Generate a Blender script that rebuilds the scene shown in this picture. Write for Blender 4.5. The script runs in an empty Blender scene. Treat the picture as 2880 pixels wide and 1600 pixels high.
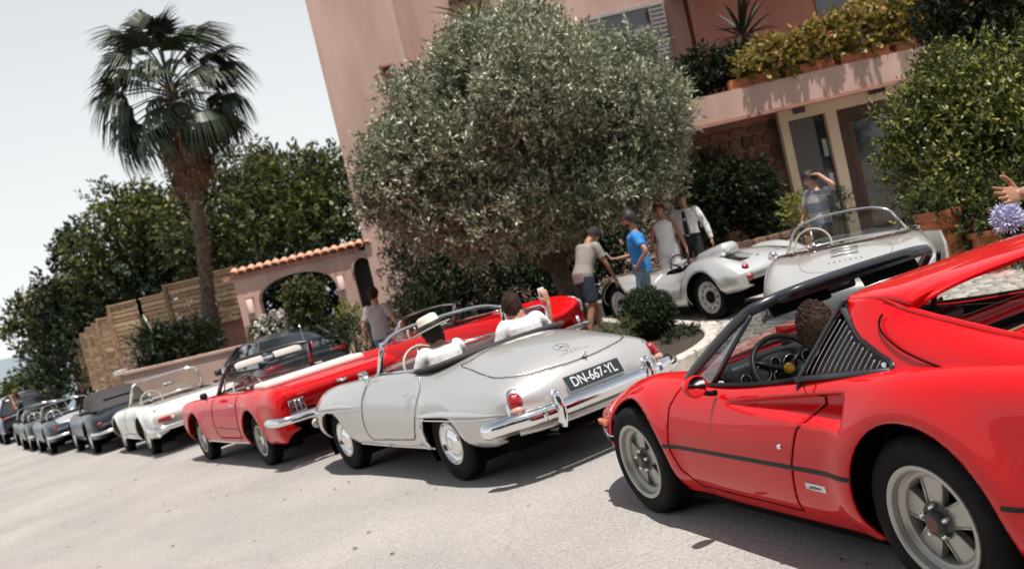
import bpy, math, random
import numpy as np
from mathutils import Matrix, Vector
from mathutils.bvhtree import BVHTree
R=math.radians
C=bpy.context.scene.collection
SC=bpy.context.scene
rnd=random.Random(7); RNG=np.random.default_rng(7)
# ---------------------------------------------------------------- camera
def cam_axes(pitch,roll):
    cp,sp=math.cos(pitch),math.sin(pitch); f=Vector((0,cp,sp)); r=Vector((1,0,0)); u=r.cross(f)
    cr,sr=math.cos(roll),math.sin(roll)
    return cr*r+sr*u, -sr*r+cr*u, f
CAMP=Vector((0,0,1.68))
rx,ux,fx=cam_axes(R(-3.0),R(-13.0))
cd=bpy.data.cameras.new('camera'); cam=bpy.data.objects.new('camera',cd); C.objects.link(cam)
cam.matrix_world=Matrix.Translation(CAMP)@Matrix(((rx.x,ux.x,-fx.x,0),(rx.y,ux.y,-fx.y,0),(rx.z,ux.z,-fx.z,0),(0,0,0,1)))
cd.sensor_width=36; cd.lens=35.65; cd.clip_start=.05; cd.clip_end=6000
cd.dof.use_dof=True; cd.dof.focus_distance=5.2; cd.dof.aperture_fstop=2.8
SC.camera=cam
# ---------------------------------------------------------------- light
SUN=Vector((.36,-.80,3.1)).normalized()          # towards the sun: high, behind the camera
w=bpy.data.worlds.new('World'); SC.world=w; w.use_nodes=True
nt=w.node_tree; bg=nt.nodes['Background']
sky=nt.nodes.new('ShaderNodeTexSky'); sky.sky_type='NISHITA'; sky.sun_disc=False
sky.sun_elevation=math.asin(SUN.z); sky.sun_rotation=math.atan2(SUN.x,SUN.y)
sky.air_density=1.0; sky.dust_density=3.0; sky.ozone_density=1.0; sky.altitude=20
tcw=nt.nodes.new('ShaderNodeTexCoord'); sx=nt.nodes.new('ShaderNodeSeparateXYZ'); nt.links.new(tcw.outputs['Generated'],sx.inputs[0])
rp=nt.nodes.new('ShaderNodeValToRGB'); nt.links.new(sx.outputs[2],rp.inputs[0])      # summer haze: white low down, clearing upwards
for p_,c_ in ((0,(.98,.98,.98)),(.26,(.95,.95,.95)),(.38,(.50,.50,.50)),(.58,(.10,.10,.10)),(1,(.0,.0,.0))):
    e=rp.color_ramp.elements[0] if p_==0 else (rp.color_ramp.elements[1] if p_==1 else rp.color_ramp.elements.new(p_)); e.color=(*c_,1); e.position=p_
hz=nt.nodes.new('ShaderNodeMixRGB'); hz.inputs[2].default_value=(17.2,17.8,17.9,1); nt.links.new(rp.outputs[0],hz.inputs[0])
nt.links.new(sky.outputs[0],hz.inputs[1]); nt.links.new(hz.outputs[0],bg.inputs[0]); bg.inputs[1].default_value=.05
sd=bpy.data.lights.new('sun','SUN'); sd.energy=4.9; sd.angle=R(.5); sd.color=(1,.95,.895)
so=bpy.data.objects.new('sun',sd); C.objects.link(so); so.rotation_euler=SUN.to_track_quat('Z','Y').to_euler()
SC.view_settings.view_transform='Standard'; SC.view_settings.look='None'; SC.view_settings.gamma=1; SC.view_settings.exposure=.22; SC.view_settings.use_curve_mapping=False
SC.cycles.max_bounces=8; SC.cycles.transparent_max_bounces=24; SC.cycles.sample_clamp_indirect=6; SC.cycles.caustics_reflective=False; SC.cycles.caustics_refractive=False
# ---------------------------------------------------------------- ground plane frame (the drive slopes a little)
GM=Matrix(((0.998587,-0.001583,-0.053114,0),(0.002781,0.999743,0.022492,0),(0.053064,-0.022608,0.998335,0),(0,0,0,1)))
GN=Vector((-0.053114,0.022492,0.998335)); G0=Vector((0.08865,-0.03754,0.01365))
GW=Matrix.Translation(G0)@GM            # ground frame (x,y on the plane) -> world
COURT=-.13                              # the cobbled court beside the drive is level
def sstep(a,b,x): t=min(1,max(0,(x-a)/(b-a))); return t*t*(3-2*t)
def gplane(x,y): return G0.z-((x-G0.x)*GN.x+(y-G0.y)*GN.y)/GN.z
def gz(x,y):
    z=gplane(x,y); k=sstep(.9,2.0,x+.10*(y-9))*sstep(6.8,8.8,y); k=max(k,sstep(1.0,3.0,x)*sstep(12,15,y))
    return z*(1-k)+COURT*k
def at(px,py,D): return CAMP+(fx+rx*((px-1440)/2852.4)-ux*((py-800)/2852.4))*D
# ---------------------------------------------------------------- materials
MATS={}
def mat(name,col,rough=.6,metal=0,coat=0,spec=.5,noise=0,nscale=8,bump=0,bscale=60,trans=0,alpha=1,col2=None,emis=None,sss=0,sheen=0,crough=.03,det=4,nbal=(.35,.65),stretch=None):
    if name in MATS: return MATS[name]
    m=bpy.data.materials.new(name); m.use_nodes=True; t=m.node_tree; b=t.nodes['Principled BSDF']
    b.inputs['Base Color'].default_value=(*col,1); b.inputs['Roughness'].default_value=rough; b.inputs['Metallic'].default_value=metal
    b.inputs['Coat Weight'].default_value=coat; b.inputs['Coat Roughness'].default_value=crough; b.inputs['Specular IOR Level'].default_value=spec
    b.inputs['Transmission Weight'].default_value=trans; b.inputs['Alpha'].default_value=alpha; b.inputs['Sheen Weight'].default_value=sheen
    if sss: b.inputs['Subsurface Weight'].default_value=sss; b.inputs['Subsurface Radius'].default_value=(.02,.008,.004)
    tc=t.nodes.new('ShaderNodeTexCoord')
    if noise or col2:
        n=t.nodes.new('ShaderNodeTexNoise'); n.inputs['Scale'].default_value=nscale; n.inputs['Detail'].default_value=det; t.links.new(tc.outputs['Object'],n.inputs['Vector'])
        if stretch:
            mpn=t.nodes.new('ShaderNodeMapping'); mpn.inputs['Scale'].default_value=stretch; t.links.new(tc.outputs['Object'],mpn.inputs['Vector']); t.links.new(mpn.outputs[0],n.inputs['Vector'])
        r=t.nodes.new('ShaderNodeValToRGB'); r.color_ramp.elements[0].position=nbal[0]; r.color_ramp.elements[1].position=nbal[1]
        c2=col2 if col2 else tuple(min(1,c*(1+noise)) for c in col); c1=col if col2 else tuple(c*(1-noise) for c in col)
        r.color_ramp.elements[0].color=(*c1,1); r.color_ramp.elements[1].color=(*c2,1)
        t.links.new(n.outputs[0],r.inputs[0]); t.links.new(r.outputs[0],b.inputs['Base Color'])
    if bump:
        n2=t.nodes.new('ShaderNodeTexNoise'); n2.inputs['Scale'].default_value=bscale; n2.inputs['Detail'].default_value=4; t.links.new(tc.outputs['Object'],n2.inputs['Vector'])
        bp=t.nodes.new('ShaderNodeBump'); bp.inputs['Strength'].default_value=bump; bp.inputs['Distance'].default_value=.01
        t.links.new(n2.outputs[0],bp.inputs['Height']); t.links.new(bp.outputs[0],b.inputs['Normal'])
    if emis: b.inputs['Emission Color'].default_value=(*emis[:3],1); b.inputs['Emission Strength'].default_value=emis[3]
    MATS[name]=m; return m
def glass(name,tint=(.9,.95,.93),a=.12,rough=.0,fr=.6):
    """thin pane: mostly see-through with a Fresnel reflection"""
    if name in MATS: return MATS[name]
    m=bpy.data.materials.new(name); m.use_nodes=True; t=m.node_tree; t.nodes.clear()
    o=t.nodes.new('ShaderNodeOutputMaterial'); mx=t.nodes.new('ShaderNodeMixShader'); tr=t.nodes.new('ShaderNodeBsdfTransparent'); g=t.nodes.new('ShaderNodeBsdfGlossy')
    tr.inputs[0].default_value=(*tint,1); g.inputs['Roughness'].default_value=rough
    lw=t.nodes.new('ShaderNodeLayerWeight'); lw.inputs[0].default_value=.35
    mp=t.nodes.new('ShaderNodeMath'); mp.operation='MULTIPLY_ADD'; mp.inputs[1].default_value=fr; mp.inputs[2].default_value=a*.4
    t.links.new(lw.outputs['Fresnel'],mp.inputs[0]); t.links.new(mp.outputs[0],mx.inputs[0]); t.links.new(tr.outputs[0],mx.inputs[1]); t.links.new(g.outputs[0],mx.inputs[2]); t.links.new(mx.outputs[0],o.inputs[0])
    MATS[name]=m; return m
def paint(name,col,metal=0,rough=.35,flake=0,spec=.2,coat=1):
    return mat(name,col,rough,metal,coat=coat,spec=spec,crough=.015)
RED=lambda:paint('red_paint',(.60,.003,.006),rough=.5,spec=.05,coat=.75)
SIL=lambda:paint('silver_paint',(.60,.59,.575),metal=.62,rough=.38)
CHR=lambda:mat('chrome',(.83,.84,.85),.07,1)
BLK=lambda:mat('black_trim',(.006,.007,.009),.42,spec=.22)
RUB=lambda:mat('tyre_rubber',(.011,.0105,.0105),.75,noise=.25,nscale=14,bump=.15,bscale=90,spec=.12)
DRK=lambda:mat('dark_interior',(.007,.0065,.0065),.75,spec=.15)
GAP=lambda:mat('shut_line',(.004,.003,.003),.9,spec=.1)
# ---------------------------------------------------------------- objects
def finish(name,V,F,m,parent=None,smooth=True,edges=()):
    me=bpy.data.meshes.new(name); me.from_pydata([tuple(map(float,v)) for v in V],list(edges),[tuple(int(i) for i in f) for f in F])
    if m is not None:
        for mm in (m if isinstance(m,(list,tuple)) else [m]): me.materials.append(mm)
    if smooth and len(me.polygons): me.polygons.foreach_set('use_smooth',[True]*len(me.polygons))
    me.update(); o=bpy.data.objects.new(name,me); C.objects.link(o)
    if parent is not None: o.parent=parent
    return o
def quick(name,V,F,m,parent=None,smooth=False):
    """fast path for big quad arrays"""
    V=np.asarray(V,np.float32); F=np.asarray(F,np.int32); k=F.shape[1]
    me=bpy.data.meshes.new(name); me.vertices.add(len(V)); me.vertices.foreach_set('co',V.ravel())
    me.loops.add(F.size); me.loops.foreach_set('vertex_index',F.ravel()); me.polygons.add(len(F))
    me.polygons.foreach_set('loop_start',np.arange(0,F.size,k,dtype=np.int32)); me.polygons.foreach_set('loop_total',np.full(len(F),k,np.int32))
    if smooth: me.polygons.foreach_set('use_smooth',np.ones(len(F),bool))
    for mm in (m if isinstance(m,(list,tuple)) else [m]): me.materials.append(mm)
    me.update(); me.validate(); o=bpy.data.objects.new(name,me); C.objects.link(o)
    if parent is not None: o.parent=parent
    return o
def tag(o,label=None,cat=None,group=None,kind=None):
    if label: o['label']=label
    if cat: o['category']=cat
    if group: o['group']=group
    if kind: o['kind']=kind
    return o
def empty(name,loc=(0,0,0),rz=0,label=None,cat=None,group=None,M=None):
    o=bpy.data.objects.new(name,None); o.empty_display_size=.1; C.objects.link(o)
    if M is not None: o.matrix_world=M
    else: o.location=loc; o.rotation_euler=(0,0,rz)
    return tag(o,label,cat,group)
def copy_tree(o,parent=None):
    c=o.copy(); C.objects.link(c); c.parent=parent
    for ch in list(o.children): copy_tree(ch,c)
    return c
class MB:
    """collects simple solids into one mesh"""
    def __init__(s): s.V=[]; s.F=[]
    def add(s,V,F):
        o=len(s.V); s.V+= [tuple(v) for v in V]; s.F+=[tuple(i+o for i in f) for f in F]; return s
    def box(s,c,d,rot=None,taper=1):
        x,y,z=[q/2 for q in d]; P=[Vector((sx*x*(taper if sz>0 else 1),sy*y*(taper if sz>0 else 1),sz*z)) for sz in (-1,1) for sy in (-1,1) for sx in (-1,1)]
        if rot is not None: P=[rot@p for p in P]
        c=Vector(c); P=[p+c for p in P]
        return s.add(P,[(0,2,3,1),(4,5,7,6),(0,1,5,4),(2,6,7,3),(0,4,6,2),(1,3,7,5)])
    def rbox(s,c,d,r=.01,rot=None,n=2):
        """box with rounded edges (superellipse sweep)"""
        nu,nv=16,8; P=[]
        hx,hy,hz=[q/2 for q in d]
        def cl(v,h):
            k=max(h-r,0); return max(-k,min(k,v))
        V=[];
        for j in range(nv+1):
            ph=-math.pi/2+math.pi*j/nv
            for i in range(nu):
                th=2*math.pi*(i+.5)/nu; n_=Vector((math.cos(ph)*math.cos(th),math.cos(ph)*math.sin(th),math.sin(ph)))
                p=Vector(((hx-r)*(1 if n_.x>0 else -1),(hy-r)*(1 if n_.y>0 else -1),(hz-r)*(1 if n_.z>0 else -1) if j!=nv/2 else 0))+n_*r
                if rot is not None: p=rot@p
                V.append(p+Vector(c))
        F=[(j*nu+i,j*nu+(i+1)%nu,(j+1)*nu+(i+1)%nu,(j+1)*nu+i) for j in range(nv) for i in range(nu)]
        F+=[tuple(range(nu))[::-1],tuple(nv*nu+i for i in range(nu))]
        return s.add(V,F)
    def tube(s,pts,r,n=8,cap=True,closed=False,flat=1.0,up=None):
        P=[Vector(p) for p in pts]; m=len(P); rr=r if isinstance(r,(list,tuple,np.ndarray)) else [r]*m
        V=[]; prev=None
        for i,p in enumerate(P):
            if closed: t=P[(i+1)%m]-P[i-1]
            else: t=P[min(i+1,m-1)]-P[max(i-1,0)]
            if t.length<1e-9: t=Vector((0,0,1))
            t.normalize()
            if prev is None:
                a=Vector(up) if up else (Vector((0,0,1)) if abs(t.z)<.9 else Vector((1,0,0)))
                a=(a-t*a.dot(t)).normalized()
            else:
                a=Vector(up) if up else prev
                a=(a-t*a.dot(t)); a=a.normalized() if a.length>1e-6 else prev
            prev=a; b=t.cross(a)
            for k in range(n):
                th=2*math.pi*k/n; V.append(p+a*(math.cos(th)*rr[i]*flat)+b*(math.sin(th)*rr[i]))
        F=[]
        for i in range(m if closed else m-1):
            j=(i+1)%m
            for k in range(n): F.append((i*n+k,i*n+(k+1)%n,j*n+(k+1)%n,j*n+k))
        if cap and not closed: F+=[tuple(range(n))[::-1],tuple((m-1)*n+k for k in range(n))]
        return s.add(V,F)
    def lathe(s,prof,n=24,axis='z',c=(0,0,0),a0=0,a1=2*math.pi):
        full=abs(a1-a0-2*math.pi)<1e-6; V=[]; m=len(prof); nn=n if full else n+1
        for i in range(nn):
            th=a0+(a1-a0)*i/n; co,si=math.cos(th),math.sin(th)
            for r_,h in prof:
                if axis=='z': p=(r_*co,r_*si,h)
                elif axis=='y': p=(r_*co,h,r_*si)
                else: p=(h,r_*co,r_*si)
                V.append((p[0]+c[0],p[1]+c[1],p[2]+c[2]))
        F=[]
        for i in range(n):
            j=(i+1)%nn
            for k in range(m-1):
                f=(i*m+k,j*m+k,j*m+k+1,i*m+k+1); F.append(f if axis!='y' else f[::-1])
        return s.add(V,F)
    def prism(s,poly,d,o=(0,0,0),axis='y'):
        """extrude a 2D polygon; axis y: poly=(x,z) from y=0 to d"""
        n=len(poly)
        def P(q,h):
            if axis=='y': return (q[0]+o[0],h+o[1],q[1]+o[2])
            if axis=='x': return (h+o[0],q[0]+o[1],q[1]+o[2])
            return (q[0]+o[0],q[1]+o[1],h+o[2])
        V=[P(q,0) for q in poly]+[P(q,d) for q in poly]
        F=[tuple(range(n)),tuple(range(n,2*n))[::-1]]+[(i,n+i,n+(i+1)%n,(i+1)%n) for i in range(n)]
        return s.add(V,F)
    def ball(s,c,r,n=12,m=8,sc=(1,1,1)):
        V=[];c=Vector(c)
        for j in range(m+1):
            ph=math.pi*j/m
            for i in range(n):
                th=2*math.pi*i/n; V.append(c+Vector((r*sc[0]*math.sin(ph)*math.cos(th),r*sc[1]*math.sin(ph)*math.sin(th),r*sc[2]*math.cos(ph))))
        F=[(j*n+i,(j+1)*n+i,(j+1)*n+(i+1)%n,j*n+(i+1)%n) for j in range(m) for i in range(n)]
        return s.add(V,F)
    def build(s,name,m,parent=None,smooth=False,auto=None):
        o=finish(name,s.V,s.F,m,parent,smooth or auto is not None)
        if auto is not None:
            try: o.data.set_sharp_from_angle(angle=R(auto))
            except Exception: pass
        return o
def spline(P,n,closed=False):
    """Catmull-Rom through points"""
    P=[np.array(p,float) for p in P]; m=len(P); out=[]
    segs=m if closed else m-1
    for i in range(segs):
        p0=P[(i-1)%m] if closed or i>0 else 2*P[0]-P[1]; p1=P[i]; p2=P[(i+1)%m]; p3=P[(i+2)%m] if closed or i+2<m else 2*P[-1]-P[-2]
        for k in range(n):
            t=k/n; out.append(.5*((2*p1)+(-p0+p2)*t+(2*p0-5*p1+4*p2-p3)*t*t+(-p0+3*p1-3*p2+p3)*t**3))
    if not closed: out.append(P[-1])
    return [tuple(o) for o in out]
# ---------------------------------------------------------------- car bodies: spline patch over a control net, then cut
def herm(P,T,ts):
    """blend of monotone and Catmull tangents along axis 0; P (n,...)"""
    n=len(P); h=np.diff(T); sh=(-1,)+(1,)*(P.ndim-1); hh=h.reshape(sh); d=np.diff(P,axis=0)/hh
    m=np.zeros_like(P); m[0]=d[0]; m[-1]=d[-1]
    a,b=d[:-1],d[1:]; h0,h1=hh[:-1],hh[1:]
    cat=(a*h1+b*h0)/(h0+h1)
    with np.errstate(divide='ignore',invalid='ignore'):
        pc=np.where(a*b>0,2*a*b/(a+b),0)
    m[1:-1]=.55*cat+.45*pc
    out=np.zeros((len(ts),)+P.shape[1:]); idx=np.clip(np.searchsorted(T,ts,side='right')-1,0,n-2)
    for k,(t,i) in enumerate(zip(ts,idx)):
        s=(t-T[i])/h[i]; out[k]=(2*s**3-3*s*s+1)*P[i]+(s**3-2*s*s+s)*h[i]*m[i]+(-2*s**3+3*s*s)*P[i+1]+(s**3-s*s)*h[i]*m[i+1]
    return out
class Body:
    """symmetric shell from a half net: rows = stations, each a list of (x,y,z) from centre line to sill"""
    def __init__(s,net,du=.022,dv=.022,smooth=2,mirror=True,vsharp=()):
        N=np.array(net,float)
        if mirror: N=np.concatenate([N[:,:0:-1]*[1,1,1],N*[1,-1,1]],axis=1)   # left sill ... centre ... right sill
        U=np.r_[0,np.cumsum(np.sqrt(((N[1:]-N[:-1])**2).sum(2)).mean(1))]
        W=np.r_[0,np.cumsum(np.sqrt(((N[:,1:]-N[:,:-1])**2).sum(2)).max(0))]
        nu=max(6,int(U[-1]/du)); nv=max(6,int(W[-1]/dv))
        tu=np.unique(np.r_[np.linspace(0,U[-1],nu)]); tv=np.unique(np.r_[np.linspace(0,W[-1],nv)])
        S=herm(N,U,tu); S=herm(S.transpose(1,0,2),W,tv).transpose(1,0,2)
        for _ in range(smooth):
            A=S.copy(); A[1:-1]=.5*S[1:-1]+.25*(S[:-2]+S[2:]); B=A.copy(); B[:,1:-1]=.5*A[:,1:-1]+.25*(A[:,:-2]+A[:,2:]); S=B
        s.nu,s.nv=S.shape[:2]; s.V=S.reshape(-1,3); i=np.arange(s.nu-1)[:,None]*s.nv+np.arange(s.nv-1)[None]
        i=i.ravel(); s.F=np.stack([i,i+1,i+1+s.nv,i+s.nv],1); s.tri=[]
    def normals(s):
        V=s.V; n=np.cross(V[s.F[:,2]]-V[s.F[:,0]],V[s.F[:,3]]-V[s.F[:,1]]); N=np.zeros_like(V)
        for k in range(4): np.add.at(N,s.F[:,k],n)
        l=np.linalg.norm(N,axis=1,keepdims=True); return N/np.maximum(l,1e-12)
    def cut(s,poly,axis='y',side=0,zmin=-9,zmax=9,keep=False,nlim=.15):
        """remove (or return) the faces whose projection lies in poly. axis 'y': (x,z) seen from the side; 'z': (x,y) from above; 'x': (y,z)"""
        ax={'y':(0,2,1),'z':(0,1,2),'x':(1,2,0)}[axis]; P=np.array(poly,float); V=s.V; N=s.normals()
        ok=np.ones(len(V),bool)
        if axis=='y' and side: ok&=(np.sign(V[:,1])==side)
        ok&=(V[:,2]>zmin)&(V[:,2]<zmax)
        ok&=np.abs(N[:,ax[2]])>(nlim if axis!='y' else 0)
        q=V[:,[ax[0],ax[1]]]; A=P; B=np.roll(P,-1,0)
        best=np.full(len(V),1e9); near=np.zeros((len(V),2)); ins=np.zeros(len(V),bool)
        for a,b in zip(A,B):
            ab=b-a; t=np.clip(((q-a)@ab)/max(ab@ab,1e-12),0,1); c=a+t[:,None]*ab; d=np.hypot(*(q-c).T); k=d<best; best[k]=d[k]; near[k]=c[k]
            cr=(a[1]>q[:,1])!=(b[1]>q[:,1]);
            with np.errstate(divide='ignore',invalid='ignore'): xi=(b[0]-a[0])*(q[:,1]-a[1])/(b[1]-a[1])+a[0]
            ins^=cr&(q[:,0]<xi)
        sd=np.where(ins,-best,best); sd[~ok]=9
        E=np.concatenate([s.F[:,[0,1]],s.F[:,[1,2]],s.F[:,[2,3]],s.F[:,[3,0]]]); a,b=E[:,0],E[:,1]
        cross=(sd[a]*sd[b]<0)&(np.abs(sd[a])<1)&(np.abs(sd[b])<1)
        sn=np.unique(np.where(np.abs(sd[a])<np.abs(sd[b]),a,b)[cross])
        dl=near[sn]-q[sn]; nn=N[sn]; den=np.where(np.abs(nn[:,ax[2]])<.2,.2*np.sign(nn[:,ax[2]]+1e-9),nn[:,ax[2]])
        dz=-(nn[:,ax[0]]*dl[:,0]+nn[:,ax[1]]*dl[:,1])/den; dz=np.clip(dz,-.03,.03)
        s.V[sn,ax[0]]+=dl[:,0]; s.V[sn,ax[1]]+=dl[:,1]; s.V[sn,ax[2]]+=dz; sd[sn]=0
        for _ in range(3):
            f=sd[s.F]; mx=(f<-1e-9).any(1)&(f>1e-9).any(1)&(np.abs(f)<1).all(1)
            if not mx.any(): break
            ff=np.where(np.abs(f)<1e-9,9,np.abs(f))[mx]; vi=np.unique(s.F[mx][np.arange(mx.sum()),ff.argmin(1)])
            dl=near[vi]-s.V[vi][:,[ax[0],ax[1]]]; nn=N[vi]; den=np.where(np.abs(nn[:,ax[2]])<.2,.2*np.sign(nn[:,ax[2]]+1e-9),nn[:,ax[2]])
            dz=np.clip(-(nn[:,ax[0]]*dl[:,0]+nn[:,ax[1]]*dl[:,1])/den,-.03,.03)
            s.V[vi,ax[0]]+=dl[:,0]; s.V[vi,ax[1]]+=dl[:,1]; s.V[vi,ax[2]]+=dz; sd[vi]=0
        f=sd[s.F]; neg=(f<-1e-9).any(1); pos=(f>1e-9).any(1); inside=neg&~pos
        mixed=neg&pos; inside|=mixed&(f.clip(-.1,.1).mean(1)<0)
        out=s.F[inside]
        if not keep or True: s.F=s.F[~inside]
        return out
    def disp(s,fn):
        s.V=fn(s.V,s.normals())
    def flare(s,cx,cz,r,amt,wd=.09,sides=True):
        d=np.hypot(s.V[:,0]-cx,s.V[:,2]-cz); g=np.exp(-((d-r)/wd)**2)*(np.abs(s.V[:,1])>.45)
        s.V[:,1]+=np.sign(s.V[:,1])*amt*g
    def shape(s,name,F,m,parent,thick=.012,smooth=True):
        F=np.asarray(F)
        if len(F)==0: return None
        ids,inv=np.unique(F,return_inverse=True); inv=inv.reshape(F.shape)
        o=quick(name,s.V[ids],inv,m,parent,smooth)
        if thick:
            md=o.modifiers.new('thickness','SOLIDIFY'); md.thickness=thick; md.offset=-1; md.use_rim=True
        return o
    def bvh(s):
        return BVHTree.FromPolygons([tuple(v) for v in s.V],[tuple(int(i) for i in f) for f in s.F0])
    def remember(s): s.F0=s.F.copy(); s.V0=s.V.copy(); s.tree=BVHTree.FromPolygons([tuple(v) for v in s.V0.tolist()],s.F0.tolist())
    def onside(s,x,z,side=1,off=.002,start=2.0):
        h,n,_,_=s.tree.ray_cast(Vector((x,side*start,z)),Vector((0,-side,0)))
        if h is None: h,n,_,_=s.tree.find_nearest(Vector((x,side*.85,z)))
        return h+Vector((0,side*off,0))
    def ontop(s,x,y,off=.002):
        h,n,_,_=s.tree.ray_cast(Vector((x,y,3)),Vector((0,0,-1)))
        if h is None: h,n,_,_=s.tree.find_nearest(Vector((x,y,.8)))
        return h+Vector((0,0,off))
    def onrear(s,y,z,off=.002,d=1):
        h,n,_,_=s.tree.ray_cast(Vector((-4 if d>0 else 6,y,z)),Vector((d,0,0)))
        if h is None: h,n,_,_=s.tree.find_nearest(Vector((-1 if d>0 else 3,y,z)))
        return h-Vector((off*d,0,0))
    def line(s,pts,how='side',side=1,w=.0035,off=.0008,dense=.03,closed=False):
        """points of a shut line laid on the skin"""
        P=[Vector((*p,0)) for p in pts]; 
        if closed: P.append(P[0])
        out=[]
        for a,b in zip(P[:-1],P[1:]):
            n=max(1,int((b-a).length/dense))
            for k in range(n): q=a.lerp(b,k/n); out.append(q)
        out.append(P[-1])
        f={'side':lambda q:s.onside(q.x,q.y,side,off),'top':lambda q:s.ontop(q.x,q.y,off),'rear':lambda q:s.onrear(q.x,q.y,off),'front':lambda q:s.onrear(q.x,q.y,off,-1)}[how]
        return [f(q) for q in out]
def seam(name,b,pts,parent,how='side',side=1,w=.003,m=None,flat=.35,closed=False,off=.0,dense=.03):
    L=b.line(pts,how,side,off=off,closed=closed,dense=dense); return MB().tube(L,w,6).build(name,m or GAP(),parent,smooth=True)
def circ(cx,cz,r,n=40,a0=0,a1=360,squash=1):
    return [(cx+r*math.cos(R(a0+(a1-a0)*i/n)),cz+r*squash*math.sin(R(a0+(a1-a0)*i/n))) for i in range(n)]
def rrect(x0,x1,y0,y1,r,n=6):
    o=[]
    for cx,cy,a in ((x1-r,y1-r,0),(x0+r,y1-r,90),(x0+r,y0+r,180),(x1-r,y0+r,270)):
        for k in range(n+1): o.append((cx+r*math.cos(R(a+90*k/n)),cy+r*math.sin(R(a+90*k/n))))
    return o
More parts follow.
